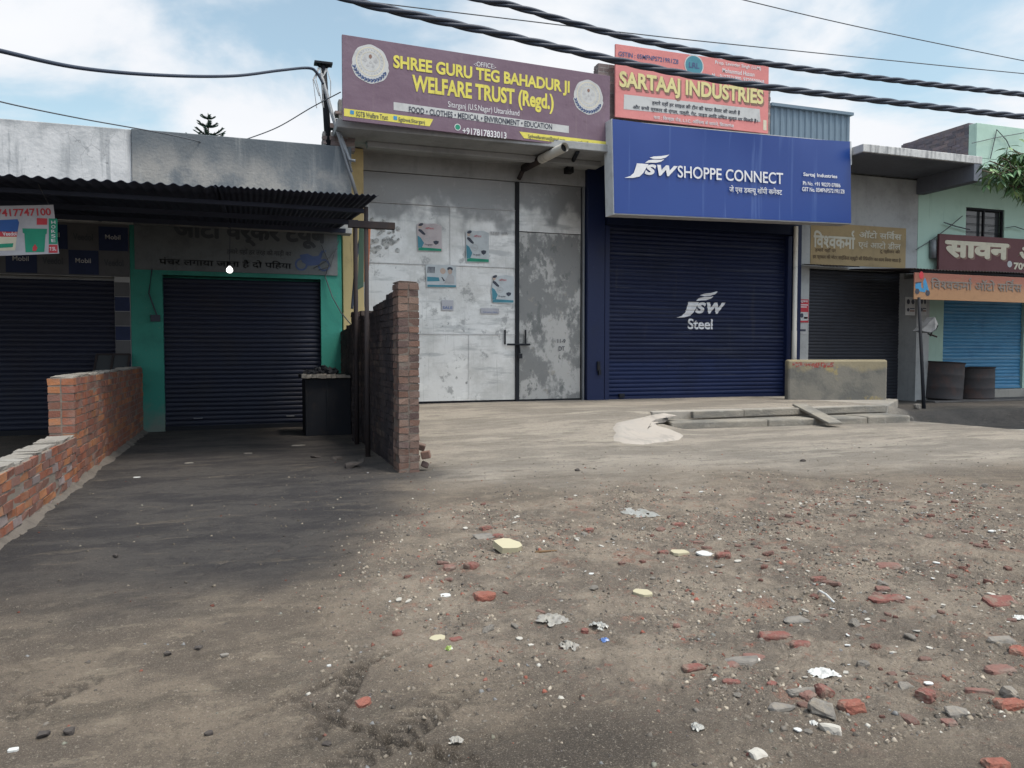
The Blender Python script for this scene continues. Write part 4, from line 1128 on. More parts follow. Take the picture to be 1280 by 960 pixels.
# torn posters
def poster(name, pix, label, kind, tint):
    (l, t), (r_, b) = pix
    P = 16.453
    bl0 = at(l, b, P); tl0 = at(l, t, P); br0 = Vector((at(r_, b, P).x, P, bl0.z))
    bd = Board('poster', label, 'poster', bl0, br0, tl0, 0.003, None)
    w_, h_ = bd.w, bd.h
    s_ = lambda pts: [(x * w_, z * h_) for x, z in pts]
    rn = random.Random(hash(label) % 1000 if False else len(label) + int(l))
    if kind == 'round':
        ol = s_([(0.06, 0.02), (0.92, 0.0), (0.98, 0.35), (0.97, 0.95), (0.6, 1.0), (0.3, 0.94), (0.06, 0.72), (0.0, 0.4)])
    else:
        ol = s_([(0.03, 0.0), (1.0, 0.03), (0.97, 0.4), (0.98, 0.92), (0.75, 1.0), (0.4, 0.97), (0.12, 1.0), (0.0, 0.93), (0.02, 0.5)])
    n = len(ol)
    MB().add([(x, 0, z) for x, z in ol] + [(x, 0.003, z) for x, z in ol], [tuple(range(n))] + [(i, n + i, n + (i + 1) % n, (i + 1) % n) for i in range(n)]).build('paper', W[tint], bd.root, local=True)
    d = MB()
    if kind == 'wide':
        MB().flatpoly(s_([(0.06, 0.02), (0.97, 0.04), (0.97, 0.12), (0.06, 0.11)]), -0.003).flatpoly(s_([(0.05, 0.25), (0.45, 0.28), (0.42, 0.44), (0.05, 0.46)]), -0.003).build('blue_print', W['teal_ink'], bd.root, local=True)
        d.disc(0.78 * w_, 0.82 * h_, 0.09 * w_, 0.09 * h_, -0.004)
        for k in range(6): d.flatpoly(s_([(0.06 + .04 * k, 0.62), (0.08 + .04 * k, 0.62), (0.10 + .04 * k, 0.9), (0.07 + .04 * k, 0.88)]), -0.003)
        d.flatpoly(s_([(0.5, 0.46), (0.53, 0.46), (0.62, 0.3), (0.57, 0.28)]), -0.003)
        MB().disc(0.78 * w_, 0.70 * h_, 0.07 * w_, 0.11 * h_, -0.005).disc(0.55 * w_, 0.72 * h_, 0.09 * w_, 0.13 * h_, -0.003).build('face_print', W['skin_ink'], bd.root, local=True)
        MB().flatpoly(s_([(0.60, 0.18), (0.92, 0.18), (0.92, 0.5), (0.82, 0.6), (0.72, 0.58), (0.62, 0.3)]), -0.0035).build('shirt_print', W['grey_ink'], bd.root, local=True)
    else:
        MB().flatpoly(s_([(0.05, 0.12), (0.2, 0.14), (0.28, 0.3), (0.15, 0.48), (0.03, 0.55)]), -0.003).build('blue_print', W['teal_ink'], bd.root, local=True)
        MB().flatpoly(s_([(0.06, 0.03), (0.96, 0.04), (0.96, 0.12), (0.2, 0.14), (0.06, 0.11)]), -0.0035).build('footer_print', W['green_ink'] if kind == 'tall' else W['teal_ink'], bd.root, local=True)
        d.disc(0.16 * w_, 0.93 * h_, 0.10 * w_, 0.045 * h_, -0.005, rot=0.4)
        d.flatpoly(s_([(0.08, 0.78), (0.18, 0.76), (0.34, 0.62), (0.32, 0.57), (0.22, 0.6), (0.06, 0.72)]), -0.004)
        d.flatpoly(s_([(0.64, 0.37), (0.75, 0.40), (0.86, 0.38), (0.84, 0.3), (0.74, 0.25), (0.66, 0.3)]), -0.004)
        MB().disc(0.13 * w_, 0.86 * h_, 0.07 * w_, 0.06 * h_, -0.004).build('face_print', W['skin_ink'], bd.root, local=True)
        bd.text_xy('ऑफर', 0.33 * w_, 0.78 * h_, 0.66 * w_, 0.86 * h_, W['red_ink'], 0.0, -0.004, True)
        g = MB()
        for k in range(20):
            a0, a1 = 2 * math.pi * k / 20, 2 * math.pi * (k + 1) / 20
            g.flatpoly([(0.38 * w_ + 0.13 * w_ * math.cos(a0), 0.47 * h_ + 0.10 * h_ * math.sin(a0)), (0.38 * w_ + 0.13 * w_ * math.cos(a1), 0.47 * h_ + 0.10 * h_ * math.sin(a1)), (0.38 * w_ + 0.11 * w_ * math.cos(a1), 0.47 * h_ + 0.085 * h_ * math.sin(a1)), (0.38 * w_ + 0.11 * w_ * math.cos(a0), 0.47 * h_ + 0.085 * h_ * math.sin(a0))], -0.0035)
        g.flatpoly(s_([(0.33, 0.43), (0.43, 0.43), (0.45, 0.47), (0.31, 0.47)]), -0.004)
        g.build('ring_print', W['grey_ink'], bd.root, local=True)
        bd.text_xy('नि:शुल्क', 0.3 * w_, 0.20 * h_, 0.62 * w_, 0.28 * h_, W['dark_ink'], 0.0, -0.004, True)
    d.build('dark_print', W['dark_ink'], bd.root, local=True)
poster('a', ((521, 278), (553, 314)), 'torn poster with pinkish top and dark footer, highest on the silver gate', 'tall', 'poster_blush')
poster('b', ((582, 287), (612, 328)), 'torn blue and white poster beside the seam, right of the pinkish poster', 'tall', 'poster_paper')
poster('c', ((532, 330), (571, 359)), 'wide torn poster with two faces on the gate below the pinkish poster', 'wide', 'poster_paper')
poster('d', ((614, 343), (643, 379)), 'rounded torn poster on the gate just left of the latch post', 'round', 'poster_paper')
def slip(u0, v0, u1, v1, body, label):
    bl0 = at(u0, v1, 16.455); tl0 = at(u0, v0, 16.455); br0 = Vector((at(u1, v1, 16.455).x, 16.455, bl0.z))
    b = Board('paper_slip', label, 'paper slip', bl0, br0, tl0, 0.002, W['banner_white'], board_name='paper')
    b.text_xy(body, 0.1 * b.w, 0.15 * b.h, 0.9 * b.w, 0.4 * b.h, W['blue_ink'], 0.0, -0.003)
slip(552, 375, 567, 388, 'SALE', 'small white paper remnant stuck on the gate under the wide poster')
slip(601, 385, 624, 392, 'Admission Open', 'narrow white sticker on the gate below the rounded poster')

# flood pipe under the canopy
fp = thing('flood_lamp_pipe', 'pale cylindrical lamp tube with dark open end jutting out below purple sign', 'lamp', at(650, 214, 16.4))
a = at(655, 210, 16.2); b = at(706, 184, 14.45)
md = a.lerp(b, 0.45)
MB().tube([md, b], 0.095, 16, caps=False).tube([b, md.lerp(b, 0.6)], [0.088, 0.088], 16, caps=False).build('tube', W['pale_pipe'], fp, smooth=True)
MB().tube([md.lerp(b, 0.9), md.lerp(b, 0.901)], 0.088, 16).build('lens', W['lens_black'], fp)
MB().tube([a, md], 0.085, 12).tube([a + Vector((-.05, .2, -.2)), a], 0.05, 8).build('bracket', W['rusty_steel'], fp, smooth=True)
br = MB(); a = at(722, 190, 14.9); b = at(711, 211, 16.3); br.tube([a, b], 0.045, 8); br.obox(Matrix.Translation(b), 0.16, 0.2, 0.2)
tag(br.build('sign_strut', W['black_steel'], smooth=False), 'short dark strut holding the purple sign from the canopy beam', 'strut')

# ================================================================== purple sign
Yp = 14.55
bl0 = at(428.5, 150, Yp)
br0 = at(762, 188, 14.88)
tl0 = at(429, 43, Yp)
pg = Board('trust_signboard', 'long purple signboard with yellow capital lettering above the silver gate', 'sign', bl0, br0, tl0, 0.06, W['purple'])
def P_(u, v): return pg.L(u, v)
pg.text('-:OFFICE:-', 592, 76.3, 82.3, 620, W['white_ink'], 0.0)
def tl(body, u0, vt0, vb0, u1, m, bold, **k): pg.text(body, u0, vt0, vb0, u1, m, bold, **k)
tl('SHREE GURU TEG BAHADUR JI', 491.5, 68.5, 89.5, 712, W['yellow_ink'], 0.035)
tl('WELFARE TRUST (Regd.)', 515, 93, 120, 692, W['yellow_ink'], 0.035)
tl('Sitarganj (U.S.Nagar) Uttarakhand', 560, 126.5, 136, 649, W['white_ink'], 0.0)
pg.poly([(492, 127.5), (711, 157.5), (711, 166.5), (492, 137.5)], W['strip_grey'], name='pale_strip')
tl('FOOD • CLOTHES • MEDICAL • ENVIRONMENT • EDUCATION', 511, 133, 140.5, 690, W['dark_ink'], 0.02, y=-0.006)
tl('+917817833013', 578, 159, 167.5, 633, W['white_ink'], 0.02)
x0, z0 = P_(572, 159)
MB().disc(x0, z0, 0.065, 0.065, -0.005).build('phone_badge', W['white_ink'], pg.root, local=True)
MB().disc(x0, z0, 0.052, 0.052, -0.006).build('phone_badge', W['green_ink'], pg.root, local=True)
pg.poly([(430, 135.5), (541.5, 149), (537, 158), (430, 145)], W['yellow_ink'], name='yellow_strip')
pg.poly([(649, 164.5), (760.5, 177.5), (760.5, 186), (655, 172.8)], W['yellow_ink'], name='yellow_strip')
tl('SGTB Welfare Trust', 445, 139, 145.5, 485, W['dark_ink'], 0.01, y=-0.006)
tl('Sgtbwe.Sitarganj', 498, 146.5, 153, 531, W['dark_ink'], 0.01, y=-0.006)
tl('Sgtbwelfaretrust@gmail.com', 660, 167.5, 173.5, 706, W['dark_ink'], 0.01, y=-0.006)
tl('www.sgtbwelfaretrust.net', 713, 174, 180.5, 753, W['dark_ink'], 0.01, y=-0.006)
ic = MB()
for u, v in ((440, 140.5), (494, 147.5)):
    a, b = P_(u, v); ic.flatpoly([(a - .035, b - .035), (a + .035, b - .035), (a + .035, b + .035), (a - .035, b + .035)], -0.006)
ic.build('icon', W['sign_blue'], pg.root, local=True)
def emblem(bd, u, v, r, par):
    cx_, cz_ = bd.L(u, v)
    e = MB()
    pts = []
    for k in range(48):
        a = 2 * math.pi * k / 48
        rr = r * (1.0 + 0.018 * math.cos(8 * a)) * (1.10 if math.sin(a) < -0.2 else 1.0)
        pts.append((cx_ + rr * math.cos(a), cz_ + rr * math.sin(a)))
    o = e.flatpoly(pts, -0.003).build('emblem', W['strip_grey'], par, local=True)
    ring = MB()
    for rr, w_ in ((0.80, 0.05), (0.54, 0.03)):
        for k in range(32):
            a0, a1 = 2 * math.pi * k / 32, 2 * math.pi * (k + 1) / 32
            ring.flatpoly([(cx_ + r * rr * math.cos(a0), cz_ + r * (0.08 + rr * math.sin(a0))), (cx_ + r * rr * math.cos(a1), cz_ + r * (0.08 + rr * math.sin(a1))), (cx_ + r * (rr - w_) * math.cos(a1), cz_ + r * (0.08 + (rr - w_) * math.sin(a1))), (cx_ + r * (rr - w_) * math.cos(a0), cz_ + r * (0.08 + (rr - w_) * math.sin(a0)))], -0.0045)
    ring.build('ring', W['cream_ink'], o, local=True)
    sy = MB()
    for k in range(26):
        a = 2 * math.pi * k / 26
        sy.disc(cx_ + r * 0.665 * math.cos(a), cz_ + r * (0.08 + 0.665 * math.sin(a)), r * 0.045, r * 0.022, -0.0052, 8, rot=a)
    for dx_, dz_, s_ in ((-0.3, 0.1, 0.13), (0.3, 0.1, 0.13), (-0.15, -0.18, 0.09), (0.15, -0.18, 0.09), (0, 0.0, 0.08)):
        sy.flatpoly([(cx_ + r * (dx_ - s_), cz_ + r * (0.02 + dz_)), (cx_ + r * dx_, cz_ + r * (0.02 + dz_ - 0.7 * s_)), (cx_ + r * (dx_ + s_), cz_ + r * (0.02 + dz_)), (cx_ + r * dx_, cz_ + r * (0.02 + dz_ + 1.5 * s_))], -0.0052)
    sy.build('symbol', W['grey_ink'], o, local=True)
    MB().disc(cx_, cz_ + r * 0.36, r * 0.09, r * 0.11, -0.0054).build('symbol', W['shadow_ink'], o, local=True)
    lv = MB()
    for k in range(13):
        a = rad(200 + 10.8 * k)
        for s_, rr in ((0.5, 1.0), (-0.5, 0.93)):
            lv.disc(cx_ + r * rr * 0.98 * math.cos(a), cz_ + r * (0.04 + rr * 1.02 * math.sin(a)), r * 0.115, r * 0.045, -0.0058, 8, rot=a + (math.pi / 2 if k < 6.5 else -math.pi / 2) + s_)
    lv.build('laurel', W['navy_ink'], o, local=True)
emblem(pg, 463, 79, 0.335, pg.root)
emblem(pg, 735.5, 120.5, 0.335, pg.root)

# ================================================================== pink sign
bl0 = at(769, 146, 15.1); br0 = at(960, 166, 15.1); tl0 = at(768, 54.5, 15.1)
br0.z = bl0.z
pk = Board('industries_signboard', 'salmon pink signboard with cream block lettering above the blue sign', 'sign', bl0, br0, tl0, 0.05, W['pink'])
pk.text('GSTIN : 05MFNPS7219R1Z8', 773, 64, 70, 848, W['navy_ink'], 0.015)
x0, z0 = pk.L(867.5, 82)
MB().disc(x0, z0, 0.245, 0.235, -0.004, 28).build('emblem', W['strip_grey'], pk.root, local=True)
MB().disc(x0, z0, 0.22, 0.21, -0.005, 28).build('emblem', W['teal_ink'], pk.root, local=True)
pk.text('LRL', 861, 77.5, 84.5, 874, W['navy_ink'], 0.03, y=-0.008)
pk.text('Prop. Lavinder Singh (LLM)', 894, 75.5, 81, 951, W['white_ink'], 0.01)
pk.text('Mohammad Hassan', 903, 85, 90.5, 943, W['white_ink'], 0.01)
pk.text('M. : 9127571900, 9720508868', 890, 91.5, 97, 955, W['white_ink'], 0.01)
pk.text('SARTAAJ INDUSTRIES', 775.5, 90.5, 118, 955.5, W['shadow_ink'], 0.045, y=-0.003)
pk.text('SARTAAJ INDUSTRIES', 774, 88.5, 114.5, 954, W['pale_yellow'], 0.035, y=-0.009)
pk.poly([(780, 118), (949.5, 136.5), (950.5, 152.5), (779.5, 136.5)], W['strip_grey'], name='pale_strip')
pk.text('हमारे यहाँ हर साइज की टीन की चादर तैयार की जाती हैं', 815, 125, 131.5, 925, W['dark_ink'], 0.01, y=-0.006, hin=True)
pk.text('और सभी प्रकार के एंगल, पत्ती, गेट, पाइप आदि उचित मूल्य पर मिलते हैं।', 791, 130.5, 137.5, 947, W['dark_ink'], 0.01, y=-0.006, hin=True)
pk.text('पता : किच्छा रोड, L.I.C. ऑफिस के सामने, सितारगंज', 817, 143.5, 150, 917, W['white_ink'], 0.01, hin=True)
pk.poly([(954, 150), (958, 150.5), (958, 163), (954, 162.5)], W['cream_ink'], name='side_label')

# ================================================================== blue shop
bs = thing('steel_shop', 'deep blue painted shop front with wide closed roller shutter', 'shop', (10.5, 16.4, 0.3))
w = MB()
w.box(7.42, 16.30, 0.1, 7.86, 16.7, 5.85); w.box(13.12, 16.28, 0.3, 13.38, 16.7, 5.85)
w.box(7.86, 16.34, 4.95, 13.12, 16.7, 5.85); w.box(7.43, 16.72, 0.1, 13.35, 24, 5.84)
w.build('wall', W['blue_paint'], bs, bevel=0.01)
MB().box(7.62, 15.3, 5.86, 13.4, 24, 6.02).build('roof', W['slab_concrete'], bs)
MB().box(7.87, 16.18, 4.40, 13.10, 16.5, 4.94).build('shutter_hood', W['hood_navy'], bs, bevel=0.01)
for xx in (7.87, 12.98): MB().box(xx, 16.30, 0.32, xx + 0.12, 16.48, 4.39).build('shutter_rail', W['blue_paint'], bs, bevel=0.006)
SZ0, SP, SD, SY = 0.40, 0.098, 0.026, 16.45
bsh = shutter(bs, 7.99, 12.98, SZ0, 4.45, SY, W['blue_shutter'], pitch=SP, depth=SD, rn=random.Random(4))
MB().box(8.0, 16.40, 0.325, 12.97, 16.45, SZ0 + 0.004).build('bottom_rail', W['blue_paint'], bsh)
lk = MB(); lk.obox(Matrix.Translation((8.35, 16.37, 0.42)), 0.14, 0.05, 0.09); lk.obox(Matrix.Translation((7.70, 16.28, 1.12)), 0.07, 0.05, 0.22); lk.obox(Matrix.Translation((7.72, 16.26, 0.98)), 0.06, 0.05, 0.12)
lk.build('lock', W['black_steel'], bsh)
# logo painted on the slats
def logo_polys():
    out = []
    out.append([(48, 64), (92, 64), (71, 24), (57, 8), (32, 0), (0, -2), (22, 7), (36, 22)])
    for ch, xa, xb in (('S', 76, 121), ('W', 124, 204)):
        V, Pq = raw_text(ch, 0.055, 0.28)
        ax = min(a for a, b in V); bx = max(a for a, b in V); az = min(b for a, b in V); bz = max(b for a, b in V)
        V2 = [(xa + (a - ax) / (bx - ax) * (xb - xa), 17 + (b - az) / (bz - az) * 47) for a, b in V]
        for f in Pq: out.append([V2[k] for k in f])
    out.append([(95, 92), (112, 99), (140, 103), (172, 112), (158, 98), (138, 90), (114, 88)])
    out.append([(78, 68), (92, 81), (112, 85), (136, 86), (152, 90), (140, 79), (120, 72), (100, 71)])
    return out
def drape(polys, parent, m, name, off=0.004):
    bm = bmesh.new()
    for pts in polys:
        try: bm.faces.new([bm.verts.new((x, 0, z)) for x, z in pts])
        except ValueError: pass
    zs = [v.co.z for v in bm.verts]
    z = SZ0 + math.floor((min(zs) - SZ0) / SP) * SP
    while z < max(zs):
        for q in (0.0, 0.06, 0.2, 0.4, 0.6, 0.8, 0.94):
            bmesh.ops.bisect_plane(bm, geom=bm.verts[:] + bm.edges[:] + bm.faces[:], plane_co=(0, 0, z + q * SP), plane_no=(0, 0, 1))
        z += SP
    bm.verts.index_update()
    V = [(v.co.x, SY - slat_y(v.co.z, SZ0, SP, SD) - off, v.co.z) for v in bm.verts]
    Fs = [tuple(v.index for v in f.verts) for f in bm.faces]
    bm.free()
    return MB().add(V, Fs).build(name, m, parent)
a = at(846, 396.5, 16.42); b = at(907, 364, 16.42)
kx = (b.x - a.x) / 202.0; kz = (b.z - a.z) / 112.0
drape([[(a.x + x * kx, a.z + z * kz) for x, z in p] for p in logo_polys()], bsh, W['white_ink'], 'painted_logo')
V, Pq = raw_text('Steel', 0.022)
ax = min(p[0] for p in V); bx = max(p[0] for p in V); az = min(p[1] for p in V); bz = max(p[1] for p in V)
a = at(860, 411.5, 16.42); b = at(891, 398.5, 16.42)
V2 = [(a.x + (x - ax) / (bx - ax) * (b.x - a.x), a.z + (z - az) / (bz - az) * (b.z - a.z)) for x, z in V]
drape([[V2[i] for i in f] for f in Pq], bsh, W['white_ink'], 'painted_lettering', 0.0045)
# rain pipe
rp = MB(); a = at(995, 283, 16.15); b = at(994, 448, 16.15)
rp.tube([(a.x, 16.15, a.z), (a.x, 16.15, 2.0), (a.x, 16.15, 1.98), (a.x, 16.15, 0.32)], [0.055, 0.055, 0.062, 0.062], 12)
tag(rp.build('rain_pipe', W['pale_pipe'], smooth=True), 'vertical off-white rain pipe at the right edge of the blue shop', 'pipe')

# blue flex sign
bl0 = at(768, 267, 14.6); tl0 = at(769, 148.5, 14.6)
br0 = at(1064, 279.5, 14.95)
bx_ = Board('flex_signboard', 'large royal blue box sign with white lettering over the blue shutter', 'sign', bl0, br0, tl0, 0.36, None)
Wd, Hh = bx_.w, bx_.h
# sagging flex face
nx, nz2 = 40, 14
vs = []; fs = []
for j in range(nz2 + 1):
    for i in range(nx + 1):
        s_, t_ = i / nx, j / nz2
        sag = -0.045 * (math.sin(math.pi * min(1, s_ * 1.0)) ** 0.8) * (t_ ** 8)
        yb = 0.002 + 0.02 * math.sin(s_ * 3.14) * math.sin(t_ * 3.14) - 0.018 * math.sin(s_ * 9 + 3 * t_) * (t_ ** 4) + 0.006 * math.sin(38 * s_ + 2 * t_) * (t_ ** 2)
        vs.append((0.0 + Wd * s_, yb, 0.01 + (Hh - 0.015) * t_ + sag))
fs = [(j * (nx + 1) + i, j * (nx + 1) + i + 1, (j + 1) * (nx + 1) + i + 1, (j + 1) * (nx + 1) + i) for j in range(nz2) for i in range(nx)]
MB().add(vs, fs).build('flex_face', W['flex_blue'], bx_.root, local=True, smooth=True)
fr = MB()
fr.box(-0.012, 0.012, -0.012, 0.018, 0.36, Hh)
fr.build('side_panel', W['pale_frame'], bx_.root, local=True, bevel=0.004)
fr = MB()
fr.box(Wd - 0.012, 0.012, 0, Wd + 0.01, 0.36, Hh + 0.0); fr.box(0.02, 0.012, -0.012, Wd - 0.014, 0.36, 0.02); fr.box(0.02, 0.05, Hh - 0.03, Wd - 0.014, 0.36, Hh - 0.01)
fr.build('frame', W['grey_ink'], bx_.root, local=True, bevel=0.004)
MB().box(0.02, 0.1, 0.03, Wd - 0.02, 0.34, Hh - 0.05).build('back', W['black_steel'], bx_.root, local=True)
MB().box(Wd + 0.012, 0.02, Hh - 0.55, Wd + 0.05, 0.2, Hh - 0.0).build('end_bracket', W['pale_frame'], bx_.root, local=True)
x0, z0 = bx_.L(780, 221.5); x1, z1 = bx_.L(846, 191)
z1 = bx_.L(815, 191)[1] + 0.1
kx = (x1 - x0) / 202.0; kz = 0.54 / 112.0
z0 = bx_.L(783, 222)[1]
mb = MB()
for i, p in enumerate(logo_polys()): mb.flatpoly([(x0 + x * kx, z0 + z * kz) for x, z in p], -0.012 - 0.0006 * (i % 3))
mb.build('logo', W['white_ink'], bx_.root, local=True)
bx_.text('SHOPPE CONNECT', 846.5, 207, 222, 978.5, W['white_ink'], 0.012, y=-0.014)
bx_.text('जे एस ड{ब}{ल}यू शॉपी कने{क}ट', 911, 231.5, 242.5, 977, W['white_ink'], 0.012, y=-0.014, hin=True)
bx_.text('Sartaj Industries', 1003.5, 215.5, 221.5, 1046, W['white_ink'], 0.02, y=-0.014)
bx_.text('Ph No. +91 90270 07886', 1003, 226.5, 231.5, 1050, W['white_ink'], 0.015, y=-0.014)
bx_.text('GST No. 05MFNPS7219R1Z8', 1002, 233.8, 239, 1055, W['white_ink'], 0.015, y=-0.014)

# grey-blue shed behind
sdh = thing('tin_shed', 'grey blue corrugated tin shed rising behind the pink signboard', 'shed', (15, 18.5, 5.9))
x0 = at(964, 135, 18.2).x; x1 = at(1062.5, 145, 18.2).x; zt = at(1000, 137.5, 18.2).z
mb = MB(); vs = []; fs = []
n = int((x1 - x0) / 0.2) * 6
prof = [0, 0, 0, 1, 1, 1]
for i in range(n + 1):
    x = x0 + (x1 - x0) * i / n
    y = 18.2 - 0.03 * prof[i % 6]
    vs += [(x, y, 5.85), (x, y, zt)]
fs = [(2 * i, 2 * i + 2, 2 * i + 3, 2 * i + 1) for i in range(n)]
mb.add(vs, fs).box(x0, 18.205, 5.85, x1, 22, zt - 0.02)
mb.build('wall', W['shed_sheet'], sdh)
MB().box(x0 - 0.05, 18.1, zt, x1 + 0.05, 22.1, zt + 0.08).build('roof_trim', W['shed_sheet'], sdh)

# ================================================================== grey service shop
Yv = 16.4
vb = thing('service_shop', 'grey plastered shop under a concrete slab canopy with faded mustard panel', 'shop', (15.3, Yv, 0.2))
w = MB()
w.box(13.39, Yv, -0.3, 13.73, 16.8, 3.62); w.box(16.85, 15.95, -0.4, 17.29, 16.8, 3.42); w.box(16.85, Yv, 3.42, 17.29, 16.8, 3.62)
w.box(13.39, Yv, 3.62, 17.29, 16.8, 6.1); w.box(13.39, 16.82, -0.3, 17.29, 24, 6.1)
w.build('wall', W['dull_plaster'], vb)
cn_ = MB(); cn_.box(13.72, 14.62, 6.15, 17.46, 24, 6.34)
cn_.build('canopy', W['pale_slab'], vb, bevel=0.015)
MB().prism([(17.2, 14.63), (17.46, 14.63), (17.46, 16.38), (17.2, 16.38)], 5.72, 6.148).build('side_beam', W['shaded_soffit'], vb, bevel=0.01)
MB().box(13.74, 14.68, 6.135, 17.195, 16.39, 6.147).build('soffit', W['shaded_soffit'], vb)  # underside sheet, its shade is in the colour
MB().box(13.39, 15.6, 6.11, 13.71, 24, 6.3).build('roof', W['slab_concrete'], vb)
shutter(vb, 13.73, 16.85, 0.1, 3.60, 16.56, W['grey_shutter'], rn=random.Random(9))
x0 = at(1013, 300, Yv).x; x1 = at(1132, 300, Yv).x
pn = MB().box(x0, Yv - 0.012, 3.72, x1, Yv - 0.002, at(1070, 281.5, Yv).z).build('painted_panel', W['mustard_paint'], vb)
def vtext(body, u0, vt, vb_, u1, m, bold, hin=True):
    a_ = at(u0, vt, Yv - 0.016); b_ = at(u0, vb_, Yv - 0.016); c_ = at(u1, vt, Yv - 0.016)
    return shop_text(pn, body, a_.x, b_.z, c_.x, a_.z, Yv - 0.016, m, bold, hin)
vtext('वि{श}वकमा^', 1017, 285, 309, 1069, W['faded_white'], 0.03)
vtext('ऑटो सवि^स', 1074, 286, 297, 1127, W['faded_white'], 0.02)
vtext('एवं आटो डील', 1073, 300, 311, 1126, W['faded_white'], 0.01)
vtext('हमारे यहाँ पर', 1019, 309, 315, 1045, W['faded_ink'], 0.015)
vtext('टू व्हीलर की', 1100, 311, 317, 1125, W['faded_ink'], 0.01)
vtext('हर प्रकार की मोटर साईकिल स्कूटी की रिपेयरिंग का काम किया जाता है', 1016, 317, 324, 1126, W['faded_ink'], 0.01)
# rough wall left over below the building: stained barrier wall
lw = MB()
A = at(985.5, 452, 14.95); Bp = at(1110, 451, 14.35)
a2 = Vector((A.x, 14.95, 0)); b2 = Vector((Bp.x, 14.35, 0)); d_ = (b2 - a2).normalized(); nrm = Vector((-d_.y, d_.x, 0)) * 0.22
zt = 1.27
poly = [a2, b2, b2 + nrm, a2 + nrm]
lw.prism([(p.x, p.y) for p in poly], 0.2, zt)
o = lw.build('barrier_wall', W['stained_wall'], bevel=0.05)
tag(o, 'low stained concrete wall with red and yellow paint marks on the platform', 'wall')
rd = MB()
rn = random.Random(31)
for k in range(26):
    t0 = 0.03 + 0.02 * rn.random() + 0.011 * k; h0 = zt - 0.05 - 0.03 * rn.random(); h1 = h0 - 0.05 - 0.09 * rn.random()
    p = a2 + d_ * (t0 * 3.3) - nrm.normalized() * 0.003; q = a2 + d_ * (t0 * 3.3 + 0.05 + 0.03 * rn.random()) - nrm.normalized() * (0.003 + 0.0005 * (k % 3))
    p = p - nrm.normalized() * 0.0005 * (k % 3)
    rd.add([(p.x, p.y, h1), (q.x, q.y, h1 + 0.02), (q.x, q.y, h0), (p.x, p.y, h0 - 0.01)], [(0, 1, 2, 3)])
rd.build('red_paint', mat('red_paint', (0.25, 0.055, 0.045), layers=[dict(s=12, lo=0.45, hi=0.6, c=(0.21, 0.19, 0.165), f=1.0, d=6)]), o)
rn = random.Random(6)
# notices
def notice(name, u0, v0, u1, v1, Y, label, m, prints):
    bl0 = at(u0, v1, Y); tl0 = at(u0, v0, Y); br0 = Vector((at(u1, v1, Y).x, Y, bl0.z)); tl0.x = bl0.x
    b = Board(name, label, 'notice', bl0, br0, tl0, 0.004, m, board_name='paper')
    for kind, args, mm in prints:
        if kind == 'box':
            x0, z0, x1, z1 = args
            MB().flatpoly([(x0 * b.w, z0 * b.h), (x1 * b.w, z0 * b.h), (x1 * b.w, z1 * b.h), (x0 * b.w, z1 * b.h)], -0.003).build('print', mm, b.root, local=True)
        elif kind == 'disc':
            MB().disc(args[0] * b.w, args[1] * b.h, args[2] * b.w, args[3] * b.h, -0.004).build('print', mm, b.root, local=True)
        else:
            b.text_xy(args[0], args[1] * b.w, args[2] * b.h, args[3] * b.w, args[4] * b.h, mm, 0.02, -0.005, args[5])
    return b
notice('wall_notice', 998.5, 374, 1010.5, 403, 16.39, 'red and white notice pasted beside the rain pipe', W['red_ink'], [
    ('text', ('सूचना', 0.1, 0.84, 0.9, 0.95, True), W['white_ink']), ('box', (0.08, 0.74, 0.92, 0.78), W['white_ink']), ('box', (0.1, 0.65, 0.8, 0.69), W['white_ink']),
    ('box', (0.06, 0.08, 0.94, 0.45), W['strip_grey']), ('disc', (0.3, 0.3, 0.16, 0.1), W['dark_ink']), ('box', (0.5, 0.16, 0.9, 0.24), W['red_ink'])])
notice('wall_notice', 999, 405, 1009, 418, 16.39, 'small grey torn paper below the red notice', W['grey_ink'], [('box', (0.1, 0.3, 0.8, 0.5), W['dark_ink'])])
for (u0, u1, lb) in ((1131.5, 1144, 'pale printed notice with dark portraits left of the leaning lamp pole'), (1149.5, 1158, 'narrow pale notice with dark portraits right of the leaning lamp pole')):
    notice('wall_notice', u0, 371, u1, 394, 15.93, lb, W['strip_grey'], [
        ('disc', (0.28, 0.74, 0.16, 0.14), W['dark_ink']), ('disc', (0.74, 0.74, 0.16, 0.14), W['dark_ink']), ('disc', (0.28, 0.3, 0.13, 0.1), W['dark_ink']), ('box', (0.45, 0.2, 0.92, 0.28), W['shadow_ink']), ('box', (0.45, 0.34, 0.92, 0.4), W['dark_ink'])])

# ================================================================== mint building
mbd = thing('mint_building', 'pale mint green building with dark window and projecting parapet', 'building', (20.5, Yv, 0.4))
w = MB()
x0 = at(1207, 290, Yv).x; x1 = at(1255, 290, Yv).x; z0 = 4.2; z1 = at(1230, 260.5, Yv).z
w.box(17.30, Yv, -0.4, 18.29, 16.8, 4.2); w.box(21.35, Yv, -0.4, 30, 16.8, 4.2); w.box(18.29, Yv, 3.3, 21.35, 16.8, 4.2)
w.box(17.30, Yv, 4.2, x0, 16.8, 6.12); w.box(x1, Yv, 4.2, 30, 16.8, 6.12); w.box(x0, Yv, z1, x1, 16.8, 6.12)
w.box(17.30, 16.82, -0.4, 30, 24, 6.12)
w.build('wall', W['mint'], mbd)
sx = 17.49
MB().box(sx, 14.83, 6.12, 30, 24, 6.36).build('chajja', W['mint'], mbd, bevel=0.01)
MB().box(sx, 14.83, 6.365, 30, 15.06, 7.24).build('parapet', W['mint'], mbd, bevel=0.01)
